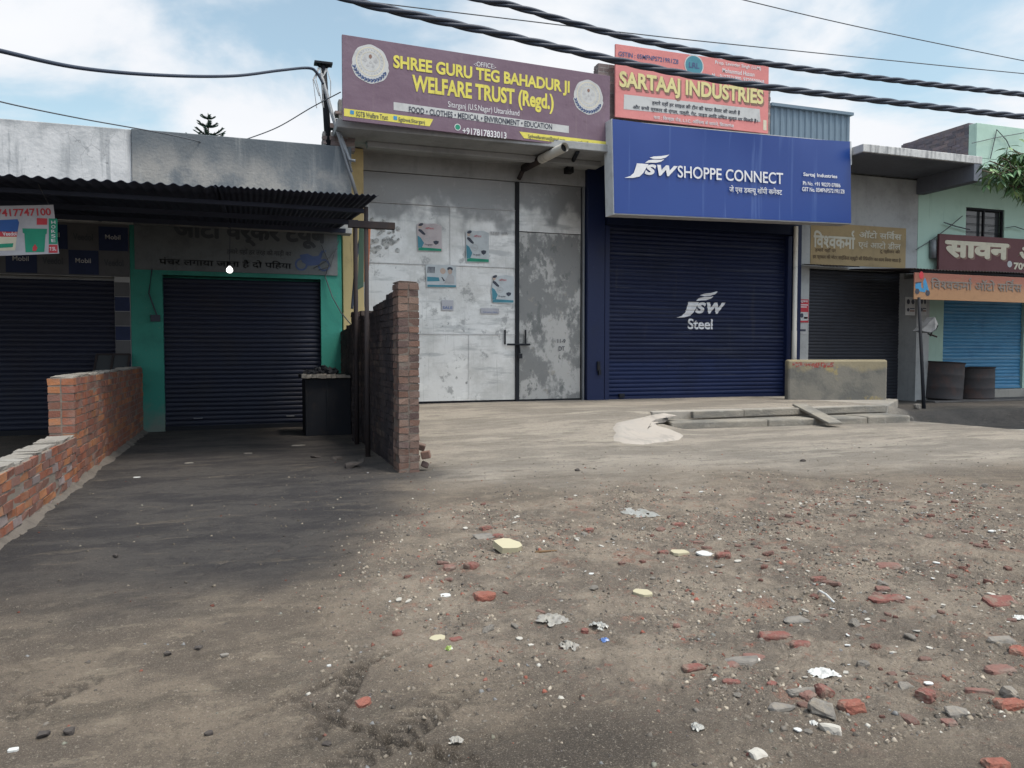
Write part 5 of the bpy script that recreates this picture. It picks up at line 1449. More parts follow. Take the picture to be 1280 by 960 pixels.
masonry(MB(), (sx, 15.065), 'y', 4.0, 6.385, 1.0, 0.23, PAL_BLUEGREY, random.Random(77), top=lambda t: 7.33 - 0.03 * (t > 1.6) - 0.14 * (t > 2.2) - 0.06 * (t > 3.0), mort=(0.13, 0.12, 0.135), jit=0.008).build('side_parapet', W['brick'], mbd)
wn = MB().box(x0 + 0.02, 16.55, z0, x1 - 0.02, 16.6, z1).build('window', W['glass_dark'], mbd)
fm = MB()
for xx in (x0, (x0 + x1) / 2 - 0.025, x1 - 0.05): fm.box(xx, 16.44, z0, xx + 0.05, 16.5, z1)
fm.box(x0, 16.445, z1 - 0.05, x1, 16.505, z1 - 0.002); fm.box(x0, 16.445, z0, x1, 16.505, z0 + 0.05)
for k in range(5): fm.tube([(x0, 16.47, z0 + 0.2 + 0.22 * k), (x1, 16.47, z0 + 0.2 + 0.22 * k)], 0.008, 6)
fm.build('frame', W['black_steel'], wn)
sh = shutter(mbd, 18.29, 21.35, 0.42, 3.32, 16.5, W['sky_shutter'], pitch=0.10, depth=0.028, rn=random.Random(19))
MB().box(18.3, 16.44, 0.405, 21.34, 16.48, 0.47).build('bottom_rail', W['sky_shutter'], sh)
pl_ = MB(); pl_.box(17.3, 16.15, -0.5, 30, 16.395, 0.40)
pl_.build('plinth', W['concrete'], mbd, bevel=0.02)
MB().box(16.9, 15.35, -0.5, 30, 16.145, 0.17).build('front_ledge', W['dark_ledge'], mbd, bevel=0.02)
cdt = MB(); p = [at(u, v, 16.3) for u, v in ((1145, 312), (1165, 300), (1185, 285), (1203, 270))]
cdt.tube(p, 0.012, 6); p = [at(u, v, 16.3) for u, v in ((1180, 278), (1195, 283), (1212, 287))]; cdt.tube(p, 0.016, 6)
p = [at(u, v, 16.3) for u, v in ((1256, 285), (1268, 283), (1280, 287))]; cdt.tube(p, 0.012, 6)
p = [at(u, v, 14.78) for u, v in ((1238, 198), (1246, 162), (1258, 175), (1264, 188))]; cdt.tube(p, 0.012, 6)
p = [at(u, v, 14.75) for u, v in ((1215, 179), (1245, 172), (1280, 166))]; cdt.tube(p, 0.010, 6)
cdt.build('wall_wiring', W['wire_grey'], mbd)
bt = MB(); a = at(1166, 323, 16.34); b = at(1166, 300, 16.34); bt.tube([a, b], 0.09, 10)
bt.build('meter_tube', W['grey_steel'], mbd, smooth=True)
# maroon sign
a = at(1173.5, 335, 16.2); t_ = at(1173.5, 292, 16.2)
ms = Board('shop_signboard', 'maroon signboard with large cream Hindi lettering below the dark window', 'sign', (a.x, 16.2, 3.68), (a.x + 6.0, 16.2, 3.68), (a.x, 16.2, t_.z), 0.07, W['maroon'])
ms.text('सावन', 1183, 301, 323.5, 1263, W['shadow_ink'], 0.055, y=-0.003, hin=True)
ms.text('सावन', 1181, 300, 321.5, 1261, W['cream_ink'], 0.05, y=-0.008, hin=True)
xA = ms.L(1274, 310)[0]; zA = ms.L(1181, 321.5)[1]; zB = ms.L(1181, 300)[1]
ms.text_xy('ऑटो', xA, zA, xA + 1.6, zB + 0.1, W['cream_ink'], 0.05, -0.008, True)
x0_, z0_ = ms.L(1262, 331)
MB().disc(x0_, z0_ + 0.02, 0.09, 0.09, -0.004).build('phone_badge', W['strip_grey'], ms.root, local=True)
ms.text('7094', 1267, 328, 337, 1290, W['cream_ink'], 0.04, y=-0.006)
# tin awning of the right shops
ta = thing('tin_awning', 'narrow rusty tin awning above the grey and sky blue shutters', 'awning', (17, 15, 3.4))
corr(MB(), 14.95, 27.0, lambda x: 14.3 + 0.02 * math.sin(x * 2.1), 16.36, lambda x: 3.45 + 0.015 * math.sin(x * 1.1) - 0.004 * (x - 12), 3.62, 0.10, 0.014).build('sheet', W['rusty_steel'], ta, smooth=True)
corr(MB(), 13.45, 14.98, lambda x: 16.0 + 0.02 * math.sin(x * 5), 16.36, lambda x: 3.64 + 0.01 * math.sin(x * 3), 3.70, 0.10, 0.010).build('sheet', W['rusty_steel'], ta, smooth=True)
bm_ = MB(); bm_.box(14.97, 14.36, 3.36, 27, 14.41, 3.41)
for xx in (16.0, 20, 24): bm_.bar((xx, 14.4, 3.39), (xx, 16.35, 3.56), 0.04)
bm_.build('frame', W['black_steel'], ta)
# orange sign under it
a = at(1142.5, 374, 14.3); t_ = at(1142.5, 340.5, 14.3)
og = Board('hanging_signboard', 'faded orange board with scooter picture hanging below the tin awning', 'sign', (a.x, 14.3, a.z), (a.x + 6.6, 14.3, a.z - 0.02), (a.x, 14.3, t_.z), 0.03, W['orange_board'])
og.text('वि{श}वकमा^ ऑटो सवि^स', 1163.5, 345, 361, 1277, W['faint_ink'], 0.02, y=-0.005, hin=True)
x0, z0 = og.L(1152, 359)
k_ = 0.27
sc_ = MB()
sc_.flatpoly([(x0 - k_ * 0.75, z0 - 0.02), (x0 - k_ * 0.7, z0 + k_ * 0.35), (x0 - k_ * 0.1, z0 + k_ * 0.45), (x0 - k_ * 0.05, z0), (x0 + k_ * 0.2, z0 - k_ * 0.15), (x0 + k_ * 0.15, z0 + k_ * 0.5), (x0 + k_ * 0.35, z0 + k_ * 0.85), (x0 + k_ * 0.5, z0 + k_ * 0.6), (x0 + k_ * 0.85, z0 - k_ * 0.3), (x0 + k_ * 0.5, z0 - k_ * 0.2), (x0 + k_ * 0.4, z0 - k_ * 0.45), (x0 - k_ * 0.4, z0 - k_ * 0.35)], -0.004)
sc_.build('scooter_picture', W['sign_blue'], og.root, local=True)
MB().disc(x0 - k_ * 0.5, z0 - k_ * 0.38, k_ * 0.25, k_ * 0.25, -0.005).disc(x0 + k_ * 0.7, z0 - k_ * 0.5, k_ * 0.25, k_ * 0.25, -0.005).flatpoly([(x0 - k_ * .75, z0 + k_ * .4), (x0 - k_ * .05, z0 + k_ * .5), (x0, z0 + k_ * .4), (x0 - k_ * .7, z0 + k_ * .3)], -0.0055).build('scooter_print', W['dark_ink'], og.root, local=True)
MB().disc(x0 - 0.02, z0 + k_ * 1.05, 0.07, 0.09, -0.004).build('red_print', W['red_ink'], og.root, local=True)
# leaning pole
lp = thing('lamp_pole', 'thin leaning dark pole carrying a grey tin lamp hood', 'pole', (at(1156, 530, -0.2)))
pb_ = on(1156, 530, -0.22); pt_ = at(1148.5, 372, 14.22); pm_ = pb_.lerp(pt_, 0.42)
MB().tube([pb_ - Vector((0, 0, 0.1)), pm_, pt_], [0.045, 0.04, 0.035], 10).build('pole', W['black_steel'], lp, smooth=True)
h0 = at(1152, 411, 14.2)
hd = MB()
A_ = at(1150.5, 414, 14.15); B_ = at(1169, 396, 14.15); C_ = at(1173, 405, 14.0); D_ = at(1170, 412, 13.9); E_ = at(1164, 416, 13.95)
vs = [A_, B_, C_, D_, E_]; ap = at(1156, 404, 14.6)
hd.add(vs + [v + Vector((0.05, 0.30, 0.0)) for v in vs], [(0, 1, 2, 3, 4), (9, 8, 7, 6, 5)] + [(i, 5 + i, 5 + (i + 1) % 5, (i + 1) % 5) for i in range(5)])
hd.build('lamp_hood', W['hood_grey'], lp, bevel=0.015)
uh = MB(); uh.add([A_ + Vector((0, -.01, 0)), E_ + Vector((0, -.012, 0)), D_ + Vector((0, -.012, 0)), C_ + Vector((0, -.012, -.02)), A_.lerp(C_, .6) + Vector((0, -.012, -.03))], [(0, 1, 2, 3, 4)])
uh.build('hood_opening', W['black_steel'], lp)
MB().tube([at(1160, 417, 14.1), at(1171, 421, 14.1)], 0.02, 6).tube([at(1165, 414, 14.1), at(1163, 420, 14.1)], 0.02, 6).build('hood_clamp', W['rusty_steel'], lp)
# drums
def drum(pix_l, pix_r, vb_, vt_, Y, label, tilt):
    cl = at(pix_l, vb_, Y); cr_ = at(pix_r, vb_, Y)
    r = (cr_.x - cl.x) / 2 * 0.98; cx_ = (cl.x + cr_.x) / 2; zb = 0.17; h = at(pix_l, vt_, Y).z - zb
    d = thing('steel_drum', label, 'drum', (cx_, Y + r * 0.4, zb), 'rusty drums')
    d.rotation_euler = (0, rad(tilt), 0)
    bpy.context.view_layer.update()
    pr = [(0, 0), (r * 0.97, 0), (r, 0.02), (r * 0.985, 0.04)]
    for k in (0.33, 0.66):
        pr += [(r * 0.985, h * k - 0.02), (r * 0.995, h * k), (r * 0.985, h * k + 0.02)]
    pr += [(r * 0.975, h - 0.04), (r, h - 0.02), (r, h), (r * 0.94, h), (r * 0.94, h - 0.03), (0, h - 0.03)]
    MB().lathe(pr, 28).build('shell', W['drum_steel'], d, local=True, smooth=True)
    rb = MB(); rb.lathe([(r * 1.0, h - 0.03), (r * 1.02, h - 0.015), (r * 1.0, h + 0.004)], 28); rb.build('rim', W['rusty_steel'], d, local=True)
drum(1164, 1203, 497, 453, 15.75, 'taller rusty drum leaning left beside the mint wall', 4)
drum(1204.5, 1242.5, 497, 459, 15.85, 'shorter dark upright drum in front of the sky blue shutter', 0)
# ================================================================== mast and wires
ma = thing('wire_mast', 'thin steel mast with wires on the roof left of purple sign', 'mast', at(410, 186, 15.5))
a = at(411, 190, 15.5); b = at(404, 80, 15.5)
MB().tube([a, b], [0.07, 0.06], 10).build('pole', W['black_steel'], ma, smooth=True)
c = MB(); c.obox(Matrix.Translation(b + Vector((0, 0, 0.0))), 0.34, 0.2, 0.04); c.bar(b + Vector((-.12, 0, -.02)), b + Vector((0, 0, -0.12)), 0.03); c.bar(b + Vector((.12, 0, -.02)), b + Vector((0, 0, -0.12)), 0.03)
c.build('cap', W['black_steel'], ma)
iw = MB(); rn = random.Random(4)
for k in range(7):
    p = b + Vector((rn.uniform(-.12, .1), -0.05, -0.1)); iw.tube([p, p + Vector((rn.uniform(-.15, .12), -.05, -.25)), p + Vector((rn.uniform(-.1, .1), -.03, -.5 - .3 * rn.random()))], 0.010, 5)
iw.build('wire_tangle', W['strip_grey'], ma)
cdt = MB()
cdt.tube([at(u, v, Y) for u, v, Y in ((401, 92, 15.45), (409, 120, 15.4), (416, 146, 15.3), (424, 170, 15.05), (434, 205, 15.0), (446, 245, 14.98))], 0.036, 8)
cdt.tube([at(u, v, Y) for u, v, Y in ((408, 112, 15.45), (414, 135, 15.35), (419, 152, 15.2), (428, 178, 15.0), (440, 215, 14.96))], 0.022, 6)
cdt.tube([at(u, v, Y) for u, v, Y in ((420, 155, 15.1), (432, 185, 15.0), (437, 200, 14.9), (444, 201, 14.85))], 0.03, 6)
tag(cdt.build('conduit_bundle', W['grey_steel'], smooth=True), 'grey conduits and cables running down diagonally past the yellow column', 'cable')
def catmull(P, n=14):
    P = [Vector(p) for p in P]; out = []
    for i in range(len(P) - 1):
        p0 = P[max(i - 1, 0)]; p1 = P[i]; p2 = P[i + 1]; p3 = P[min(i + 2, len(P) - 1)]
        for k in range(n):
            t = k / n
            out.append(0.5 * ((2 * p1) + (-p0 + p2) * t + (2 * p0 - 5 * p1 + 4 * p2 - p3) * t * t + (-p0 + 3 * p1 - 3 * p2 + p3) * t ** 3))
    out.append(P[-1]); return out
def twisted(pts, r, pitch, strands=3):
    mb = MB(); path = []
    acc = [0.0]
    for i in range(1, len(pts)): acc.append(acc[-1] + (pts[i] - pts[i - 1]).length)
    L = acc[-1]; n = int(L / pitch * 18)
    import bisect
    for s in range(strands):
        q = []
        for k in range(n + 1):
            d = L * k / n
            i = min(max(bisect.bisect_right(acc, d) - 1, 0), len(pts) - 2)
            t = (d - acc[i]) / max(acc[i + 1] - acc[i], 1e-6)
            p = pts[i].lerp(pts[i + 1], t); tg = (pts[i + 1] - pts[i]).normalized()
            sd = tg.cross(Vector((0, 0, 1))).normalized(); up = sd.cross(tg)
            a = 2 * math.pi * (d / pitch + s / strands)
            q.append(p + (sd * math.cos(a) + up * math.sin(a)) * r * 0.95)
        mb.tube(q, r, 7)
    return mb
def cable(pix, label, name, r, Y, tw=None, m='cable_black'):
    pts = catmull([at(u, v, Yk) for (u, v), Yk in zip(pix, Y if isinstance(Y, (list, tuple)) else [Y] * len(pix))])
    o = (twisted(pts, r, tw) if tw else MB().tube(pts, r, 6)).build(name, W[m], smooth=True)
    return tag(o, label, 'cable')
cable([(330, -38), (440, 0), (545, 25), (640, 46), (768, 75), (900, 100), (1060, 121), (1280, 146), (1420, 158)], 'lower of the two thick twisted black cables crossing the sky', 'power_cable', 0.021, [7.4] * 9, 0.95)
cable([(480, -36), (595, -2), (640, 7), (720, 30), (800, 50), (950, 78), (1100, 98), (1280, 118), (1420, 130)], 'upper of the two thick twisted black cables crossing the sky', 'power_cable', 0.019, [7.6] * 9, 0.85)
cable([(380, -8), (490, 6), (640, 24), (800, 43), (950, 59), (1280, 92), (1400, 101)], 'thin wire passing between the two thick twisted cables', 'wire', 0.007, 9.5, None, 'wire_grey')
cable([(860, -18), (930, 0), (1080, 35), (1280, 76), (1400, 98)], 'thin wire slanting alone across the upper right sky', 'wire', 0.007, 9.5, None, 'wire_grey')
cable([(-70, 46), (0, 63.5), (100, 85), (200, 94), (290, 95), (350, 88), (385, 85), (396, 91), (404, 105)], 'sagging black cable reaching the roof mast from the left', 'power_cable', 0.027, [9.5, 10.2, 11.6, 12.8, 14.0, 14.8, 15.3, 15.4, 15.4])
cable([(-60, 108), (0, 127), (100, 148), (200, 166), (262, 180)], 'thin wire sloping down to the grey parapet at left', 'wire', 0.010, [12, 12.5, 13.5, 14.5, 15.25], None, 'wire_grey')
cable([(296, 178), (345, 160), (390, 134), (426, 115)], 'thin wire rising from the grey parapet to the purple sign', 'wire', 0.010, [15.25, 15.2, 15.0, 14.62], None, 'wire_grey')

# cloth and strips hanging beside the awning pole
cl = MB()
p = [at(u, v, 10.9) for u, v in ((455, 284), (463, 284), (460, 350), (455, 352))]
cl.add(p + [q + Vector((0.01, 0.03, 0)) for q in p], [(0, 1, 2, 3), (7, 6, 5, 4), (0, 4, 5, 1), (1, 5, 6, 2), (2, 6, 7, 3), (3, 7, 4, 0)])
tag(cl.build('cloth_strip', W['orange_cloth']), 'narrow rust orange cloth strip hanging beside the awning pole', 'cloth')
cl = MB()
p = [at(u, v, 11.3) for u, v in ((449, 284), (455, 284), (454, 358), (447, 362))]
cl.add(p + [q + Vector((0.01, 0.03, 0)) for q in p], [(0, 1, 2, 3), (7, 6, 5, 4), (0, 4, 5, 1), (1, 5, 6, 2), (2, 6, 7, 3), (3, 7, 4, 0)])
tag(cl.build('cloth_strip', W['green_cloth']), 'narrow dark green cloth strip hanging left of the orange strip', 'cloth')
tag(MB().tube([at(456.5, 353, 11.0), at(457, 384, 11.0)], 0.02, 8).build('conduit_pipe', W['white_ink'], smooth=True), 'short white plastic pipe standing on the sooty brick wall top', 'pipe')
cable([(452, 290), (446, 320), (443, 350), (440, 386)], 'black cable hanging down across the yellow column', 'cable_drop', 0.022, 12.6)

# ================================================================== vegetation
def leaf_mat(name, c1, c2):
    m = mat(name, c1, rough=0.55, spec=0.35, layers=[dict(s=3.5, lo=0.35, hi=0.65, c=c2, f=1.0, d=4)])
    return m
W['pine_green'] = leaf_mat('pine_green', (0.025, 0.06, 0.05), (0.045, 0.09, 0.065))
W['bark'] = mat('bark', (0.11, 0.085, 0.065), rough=0.95, layers=grime((0.11, 0.085, 0.065), 0.5, 6))
W['leaf_green'] = mat('leaf_green', (0.06, 0.12, 0.04), rough=0.5, spec=0.4, attr='Col')
W['leaf_green'].node_tree.nodes['Principled BSDF'].inputs['Transmission Weight'].default_value = 0.0
# norfolk pine far behind
px = at(260, 140, 42)
pn_ = thing('norfolk_pine', 'dark tiered conifer top showing above the grey parapet', 'tree', (px.x, 42, 0))
MB().tube([(px.x, 42, 0), (px.x, 42, 8), (px.x, 42, px.z - 0.05)], [0.22, 0.13, 0.015], 8).build('trunk', W['bark'], pn_, smooth=True)
fo = MB(); rn = random.Random(12)
z = px.z - 0.32; k = 0
while z > 4:
    L = 0.36 + 0.17 * k ** 1.2 if k < 9 else 2.6
    L = min(L, 2.7)
    nb = 6
    ph = rn.random() * 6
    for i in range(nb):
        a = ph + 2 * math.pi * i / nb + rn.uniform(-.15, .15)
        Lb = L * rn.uniform(0.85, 1.1)
        d = Vector((math.cos(a), math.sin(a), 0)); sd = Vector((-d.y, d.x, 0))
        q = [Vector((px.x, 42, z)) + d * (Lb * t) + Vector((0, 0, (-0.05 + 0.42 * t * t) * Lb)) for t in (0, .25, .5, .75, 1)]
        fo.tube(q, [0.03, 0.028, 0.022, 0.016, 0.006], 4)
        nt_ = int(Lb / 0.06) + 2
        for j in range(nt_):
            t = 0.12 + 0.88 * j / nt_
            p = Vector((px.x, 42, z)) + d * (Lb * t) + Vector((0, 0, (-0.05 + 0.42 * t * t) * Lb))
            tw = 0.13 * (1 - 0.4 * t) * min(1.0, Lb / 0.5) + 0.05
            for s_ in (-1, 1):
                e = p + sd * s_ * tw * rn.uniform(.7, 1.1) + d * tw * 0.7 + Vector((0, 0, tw * rn.uniform(0.1, 0.55)))
                fo.add([p + Vector((0, 0, 0.04)), p - Vector((0, 0, 0.04)), e], [(0, 1, 2)])
                fo.add([p + d * 0.035, p - d * 0.035, e], [(0, 1, 2)])
    z -= 0.40 + 0.012 * k; k += 1
fo.build('crown', W['pine_green'], pn_)
# broadleaf branch at right
tr = thing('leafy_tree', 'mango like tree with drooping leaves reaching in from the right edge', 'tree', (16.3, 11.2, -0.1))
tk = MB()
tk.tube([(16.3, 11.2, -0.3), (16.25, 11.2, 1.5), (16.4, 11.15, 3.0), (16.1, 11.2, 4.3)], [0.26, 0.2, 0.17, 0.12], 10)
def leafc(rn, dark):
    c = rn.choice([(0.07, 0.155, 0.055), (0.05, 0.12, 0.05), (0.10, 0.19, 0.065), (0.045, 0.10, 0.05), (0.14, 0.22, 0.085)])
    k = rn.uniform(0.8, 1.2); return (c[0] * k, c[1] * k, c[2] * k)
lf = MB(); rn = random.Random(33)
def leaf_at(p, d, L, wd, rn):
    d = d.normalized(); sd = d.cross(Vector((rn.uniform(-.3, .3), rn.uniform(-.3, .3), 1))).normalized(); up = sd.cross(d)
    c = leafc(rn, 0); dr = Vector((0, 0, -1))
    a = p; b1 = p + d * L * .35 + sd * wd - dr * (-0.03 * L) + up * wd * .3; b2 = p + d * L * .35 - sd * wd + up * wd * .3; m_ = p + d * L * .38
    c1 = p + d * L * .7 + sd * wd * .8 + dr * L * .10 + up * wd * .25; c2 = p + d * L * .7 - sd * wd * .8 + dr * L * .10 + up * wd * .25; mm = p + d * L * .72 + dr * L * .08; e = p + d * L + dr * L * .26
    lf.add([a, b1, m_, b2, c1, mm, c2, e], [(0, 1, 2), (0, 2, 3), (1, 4, 5, 2), (2, 5, 6, 3), (4, 7, 5), (5, 7, 6)], c)
def bough(p0, p1, r0, nleaf, spread, rn, L=0.20):
    nleaf = int(nleaf * 1.7)
    p0 = Vector(p0); p1 = Vector(p1)
    mid = p0.lerp(p1, .5) + Vector((0, 0, 0.12))
    q = catmull([p0, mid, p1], 5); tk.tube(q, [r0 * (1 - 0.8 * i / (len(q) - 1)) for i in range(len(q))], 6)
    nt_ = max(3, nleaf // 9)
    for t in range(nt_):
        f = 0.25 + 0.75 * (t + rn.random()) / nt_
        p = q[min(int(f * (len(q) - 1)), len(q) - 1)]
        e = p + Vector((rn.uniform(-1, 1), rn.uniform(-1, 1), rn.uniform(-.7, .75))) * spread
        tk.tube([p, p.lerp(e, .5) + Vector((0, 0, .05)), e], [0.008, 0.006, 0.003], 4)
        for i in range(9):
            s_ = 0.4 + 0.6 * i / 8
            pp = p.lerp(e, s_)
            a = rn.random() * 6.28
            dd = Vector((math.cos(a), math.sin(a), rn.uniform(-1.2, .2)))
            leaf_at(pp, dd, L * rn.uniform(.7, 1.2), L * .13, rn)
Yt = 11.2
def tp(u, v, Y=Yt): return at(u, v, Y)
root = Vector((16.1, 11.2, 4.3))
for (u, v, Y, n, s) in ((1262, 208, 11.2, 170, .42), (1240, 216, 11.0, 90, .30), (1285, 195, 11.4, 190, .45), (1275, 222, 10.8, 150, .36), (1300, 210, 11.0, 200, .5), (1315, 190, 11.6, 200, .55), (1310, 240, 11.2, 160, .5), (1258, 228, 11.5, 70, .25), (1228, 213, 11.0, 70, .24), (1237, 201, 11.3, 80, .26), (1250, 196, 11.2, 110, .32), (1245, 229, 11.0, 80, .24), (1265, 186, 11.3, 110, .30), (1258, 212, 10.9, 150, .36), (1272, 205, 11.4, 170, .4), (1270, 235, 11.2, 90, .28), (1340, 200, 11.0, 200, .6), (1290, 180, 11.0, 90, .3)):
    bough(root, tp(u, v, Y), 0.045, n, s, rn)
for k in range(16):
    a = rn.random() * 6.28
    e = root + Vector((1.3 + math.cos(a) * 1.5, math.sin(a) * 1.6, rn.uniform(0.2, 1.6)))
    if e.x < 15.6: continue
    bough(root + Vector((.2, 0, .2)), e, 0.05, 150, .55, rn)
e = tp(1281, 318, 11.0)
bough(Vector((16.35, 11.15, 2.9)), e + Vector((0.1, 0, 0)), 0.02, 18, .16, rn, 0.26)
lf.build('crown', W['leaf_green'], tr)
tk.build('trunk', W['bark'], tr, smooth=True)

# ================================================================== rubble and litter
def chunk(rn, sx, sy, sz, n=16, box=0.75):
    """irregular stone-like lump: hull of random points in a box"""
    bm = bmesh.new()
    for k in range(n):
        p = [rn.uniform(-1, 1) for _ in range(3)]
        if rn.random() < box:
            i = rn.randrange(3); p[i] = math.copysign(1, p[i])
            if rn.random() < 0.7:
                i = rn.randrange(3); p[i] = math.copysign(1, p[i])
        bm.verts.new((p[0] * sx / 2, p[1] * sy / 2, p[2] * sz / 2))
    bmesh.ops.convex_hull(bm, input=bm.verts[:])
    loose = [v for v in bm.verts if not v.link_faces]
    bmesh.ops.delete(bm, geom=loose, context='VERTS')
    bmesh.ops.triangulate(bm, faces=bm.faces[:])
    bmesh.ops.subdivide_edges(bm, edges=bm.edges[:], cuts=2, use_grid_fill=True)
    bmesh.ops.smooth_vert(bm, verts=bm.verts[:], factor=0.5, use_axis_x=True, use_axis_y=True, use_axis_z=True)
    for v in bm.verts: v.co += Vector((rn.uniform(-1, 1), rn.uniform(-1, 1), rn.uniform(-1, 1))) * min(sx, sy, sz) * 0.05
    me = bpy.data.meshes.new('chunk'); bm.to_mesh(me); bm.free()
    return me
def brickbat(rn, sx, sy, sz):
    """broken brick: real corners at one end, rough fracture at the other"""
    bm = bmesh.new()
    pts = []
    for y in (-1, 1):
        for z in (-1, 1):
            pts.append((-1, y * rn.uniform(.93, 1), z * rn.uniform(.93, 1)))
            pts.append((rn.uniform(.2, 1), y * rn.uniform(.9, 1), z * rn.uniform(.8, 1)))
            pts.append((rn.uniform(.3, 1), y * rn.uniform(.2, .8), z * rn.uniform(.4, 1)))
    for k in range(4): pts.append((rn.uniform(.3, 1.0), rn.uniform(-.8, .8), rn.uniform(-.8, .8)))
    for p in pts: bm.verts.new((p[0] * sx / 2, p[1] * sy / 2, p[2] * sz / 2))
    bmesh.ops.convex_hull(bm, input=bm.verts[:])
    bmesh.ops.delete(bm, geom=[v for v in bm.verts if not v.link_faces], context='VERTS')
    bmesh.ops.triangulate(bm, faces=bm.faces[:])
    bmesh.ops.subdivide_edges(bm, edges=bm.edges[:], cuts=3, use_grid_fill=True)
    for _ in range(2): bmesh.ops.smooth_vert(bm, verts=bm.verts[:], factor=0.5, use_axis_x=True, use_axis_y=True, use_axis_z=True)
    for v in bm.verts: v.co += Vector((rn.uniform(-1, 1), rn.uniform(-1, 1), rn.uniform(-1, 1))) * min(sx, sy, sz) * 0.06
    me = bpy.data.meshes.new('brickbat'); bm.to_mesh(me); bm.free()
    return me
W['bat_red'] = mat('bat_red', (0.165, 0.066, 0.056), rough=0.95, obj=True, layers=[dict(s=14, lo=0.45, hi=0.65, c=(0.135, 0.085, 0.072), f=0.85, d=8), dict(s=60, lo=0.5, hi=0.7, c=(0.11, 0.045, 0.035), f=0.6), dict(s=22, lo=0.58, hi=0.72, c=(0.20, 0.165, 0.135), f=0.8), dict(s=7, off=(5, 2, 0), lo=0.50, hi=0.60, c=(0.17, 0.135, 0.108), f=0.75, d=8, r=0.7)], bump=(90, 0.8, 0.008))
W['bat_orange'] = mat('bat_orange', (0.21, 0.080, 0.060), rough=0.95, obj=True, layers=[dict(s=16, lo=0.45, hi=0.7, c=(0.20, 0.085, 0.062), f=0.8, d=7), dict(s=60, lo=0.55, hi=0.75, c=(0.14, 0.06, 0.045), f=0.6), dict(s=22, lo=0.6, hi=0.72, c=(0.20, 0.165, 0.135), f=0.7), dict(s=7, off=(5, 2, 0), lo=0.52, hi=0.62, c=(0.17, 0.125, 0.098), f=0.7, d=8, r=0.7)], bump=(90, 0.8, 0.008))
W['bat_dusty'] = mat('bat_dusty', (0.165, 0.088, 0.074), rough=0.95, obj=True, layers=[dict(s=12, lo=0.42, hi=0.62, c=(0.17, 0.13, 0.11), f=0.85, d=7), dict(s=60, lo=0.5, hi=0.7, c=(0.09, 0.06, 0.05), f=0.6)], bump=(90, 0.7, 0.006))
W['stone_grey'] = mat('stone_grey', (0.185, 0.168, 0.15), rough=0.95, obj=True, layers=[dict(s=9, off=(3, 1, 0), lo=0.48, hi=0.6, c=(0.21, 0.18, 0.145), f=0.8, d=8, r=0.7), dict(s=18, lo=0.42, hi=0.7, c=(0.10, 0.095, 0.09), f=0.8, d=7)], bump=(80, 0.7, 0.006))
W['stone_dark'] = mat('stone_dark', (0.06, 0.052, 0.048), rough=0.95, obj=True, layers=[dict(s=18, lo=0.42, hi=0.7, c=(0.035, 0.03, 0.03), f=0.8, d=7)], bump=(80, 0.7, 0.006))
W['chip_white'] = mat('chip_white', (0.36, 0.34, 0.305), rough=0.9, obj=True, layers=[dict(s=30, lo=0.45, hi=0.7, c=(0.33, 0.30, 0.27), f=0.7)])
W['chip_cream'] = mat('chip_cream', (0.37, 0.335, 0.235), rough=0.9, obj=True, layers=[dict(s=25, lo=0.48, hi=0.75, c=(0.36, 0.31, 0.22), f=0.6, d=6)])
W['paper_white'] = mat('paper_white', (0.46, 0.46, 0.45), rough=0.8, obj=True, layers=[dict(s=40, lo=0.6, hi=0.68, c=(0.25, 0.25, 0.26), f=0.6)])
W['plastic_grey'] = mat('plastic_grey', (0.25, 0.235, 0.21), rough=0.35, spec=0.5, obj=True, layers=[dict(s=12, lo=0.45, hi=0.65, c=(0.20, 0.185, 0.17), f=0.8)])
W['plastic_blue'] = mat('plastic_blue', (0.06, 0.12, 0.30), rough=0.35, spec=0.5, obj=True, layers=[dict(s=40, lo=0.55, hi=0.62, c=(0.5, 0.52, 0.58), f=0.8)])
W['plastic_pale'] = mat('plastic_pale', (0.30, 0.30, 0.285), rough=0.3, spec=0.5, obj=True, layers=[dict(s=9, lo=0.45, hi=0.65, c=(0.24, 0.23, 0.21), f=0.8)])
W['plastic_green'] = mat('plastic_green', (0.22, 0.30, 0.07), rough=0.4, spec=0.5, obj=True, layers=[dict(s=40, lo=0.5, hi=0.6, c=(0.6, 0.6, 0.55), f=0.8)])
W['wood_brown'] = mat('wood_brown', (0.14, 0.085, 0.045), rough=0.8, obj=True, layers=[dict(s=30, st=(.2, 1, 1), lo=0.45, hi=0.7, c=(0.08, 0.05, 0.03), f=0.8)])
W['straw'] = mat('straw', (0.42, 0.37, 0.27), rough=0.9, obj=True)

def put(name, me, m, u, v, yaw, label, cat, tilt=0.0, roll=0.0, sink=0.25, group=None, xy=None, smooth=False):
    if xy: x, y = xy
    else:
        p = on(u, v, 0.0); g = gz(p.x, p.y); p = on(u, v, g); x, y = p.x, p.y
    if not me.materials: me.materials.append(m)
    o = bpy.data.objects.new(name, me); C.objects.link(o)
    hz_ = [vv.co.z for vv in me.vertices]; h = max(hz_) - min(hz_)
    o.location = (x, y, gz(x, y) - min(hz_) - sink * h)
    o.rotation_euler = (tilt, roll, yaw)
    tag(o, label, cat, group)
    return o
rn = random.Random(101)
def px2m(u, v, w):
    p = on(u, v, 0); d = (p - CO).dot(MC @ Vector((0, 0, -1))); return w * d / F
def bat(u, v, w, yaw, label, mk='bat_red', asp=0.6, hh=0.42, tilt=0.0, sink=0.48):
    s = px2m(u, v, w) * 0.86; tilt += rn.uniform(-7, 7)
    put('broken_brick', brickbat(rn, s, s * asp, s * hh), W[mk], u, v, rad(yaw), label, 'brick', tilt=rad(tilt), sink=sink)
bat(970, 798, 52, -12, 'longer of two red brick pieces lying end to end in the rubble', 'bat_red', .42, .3)
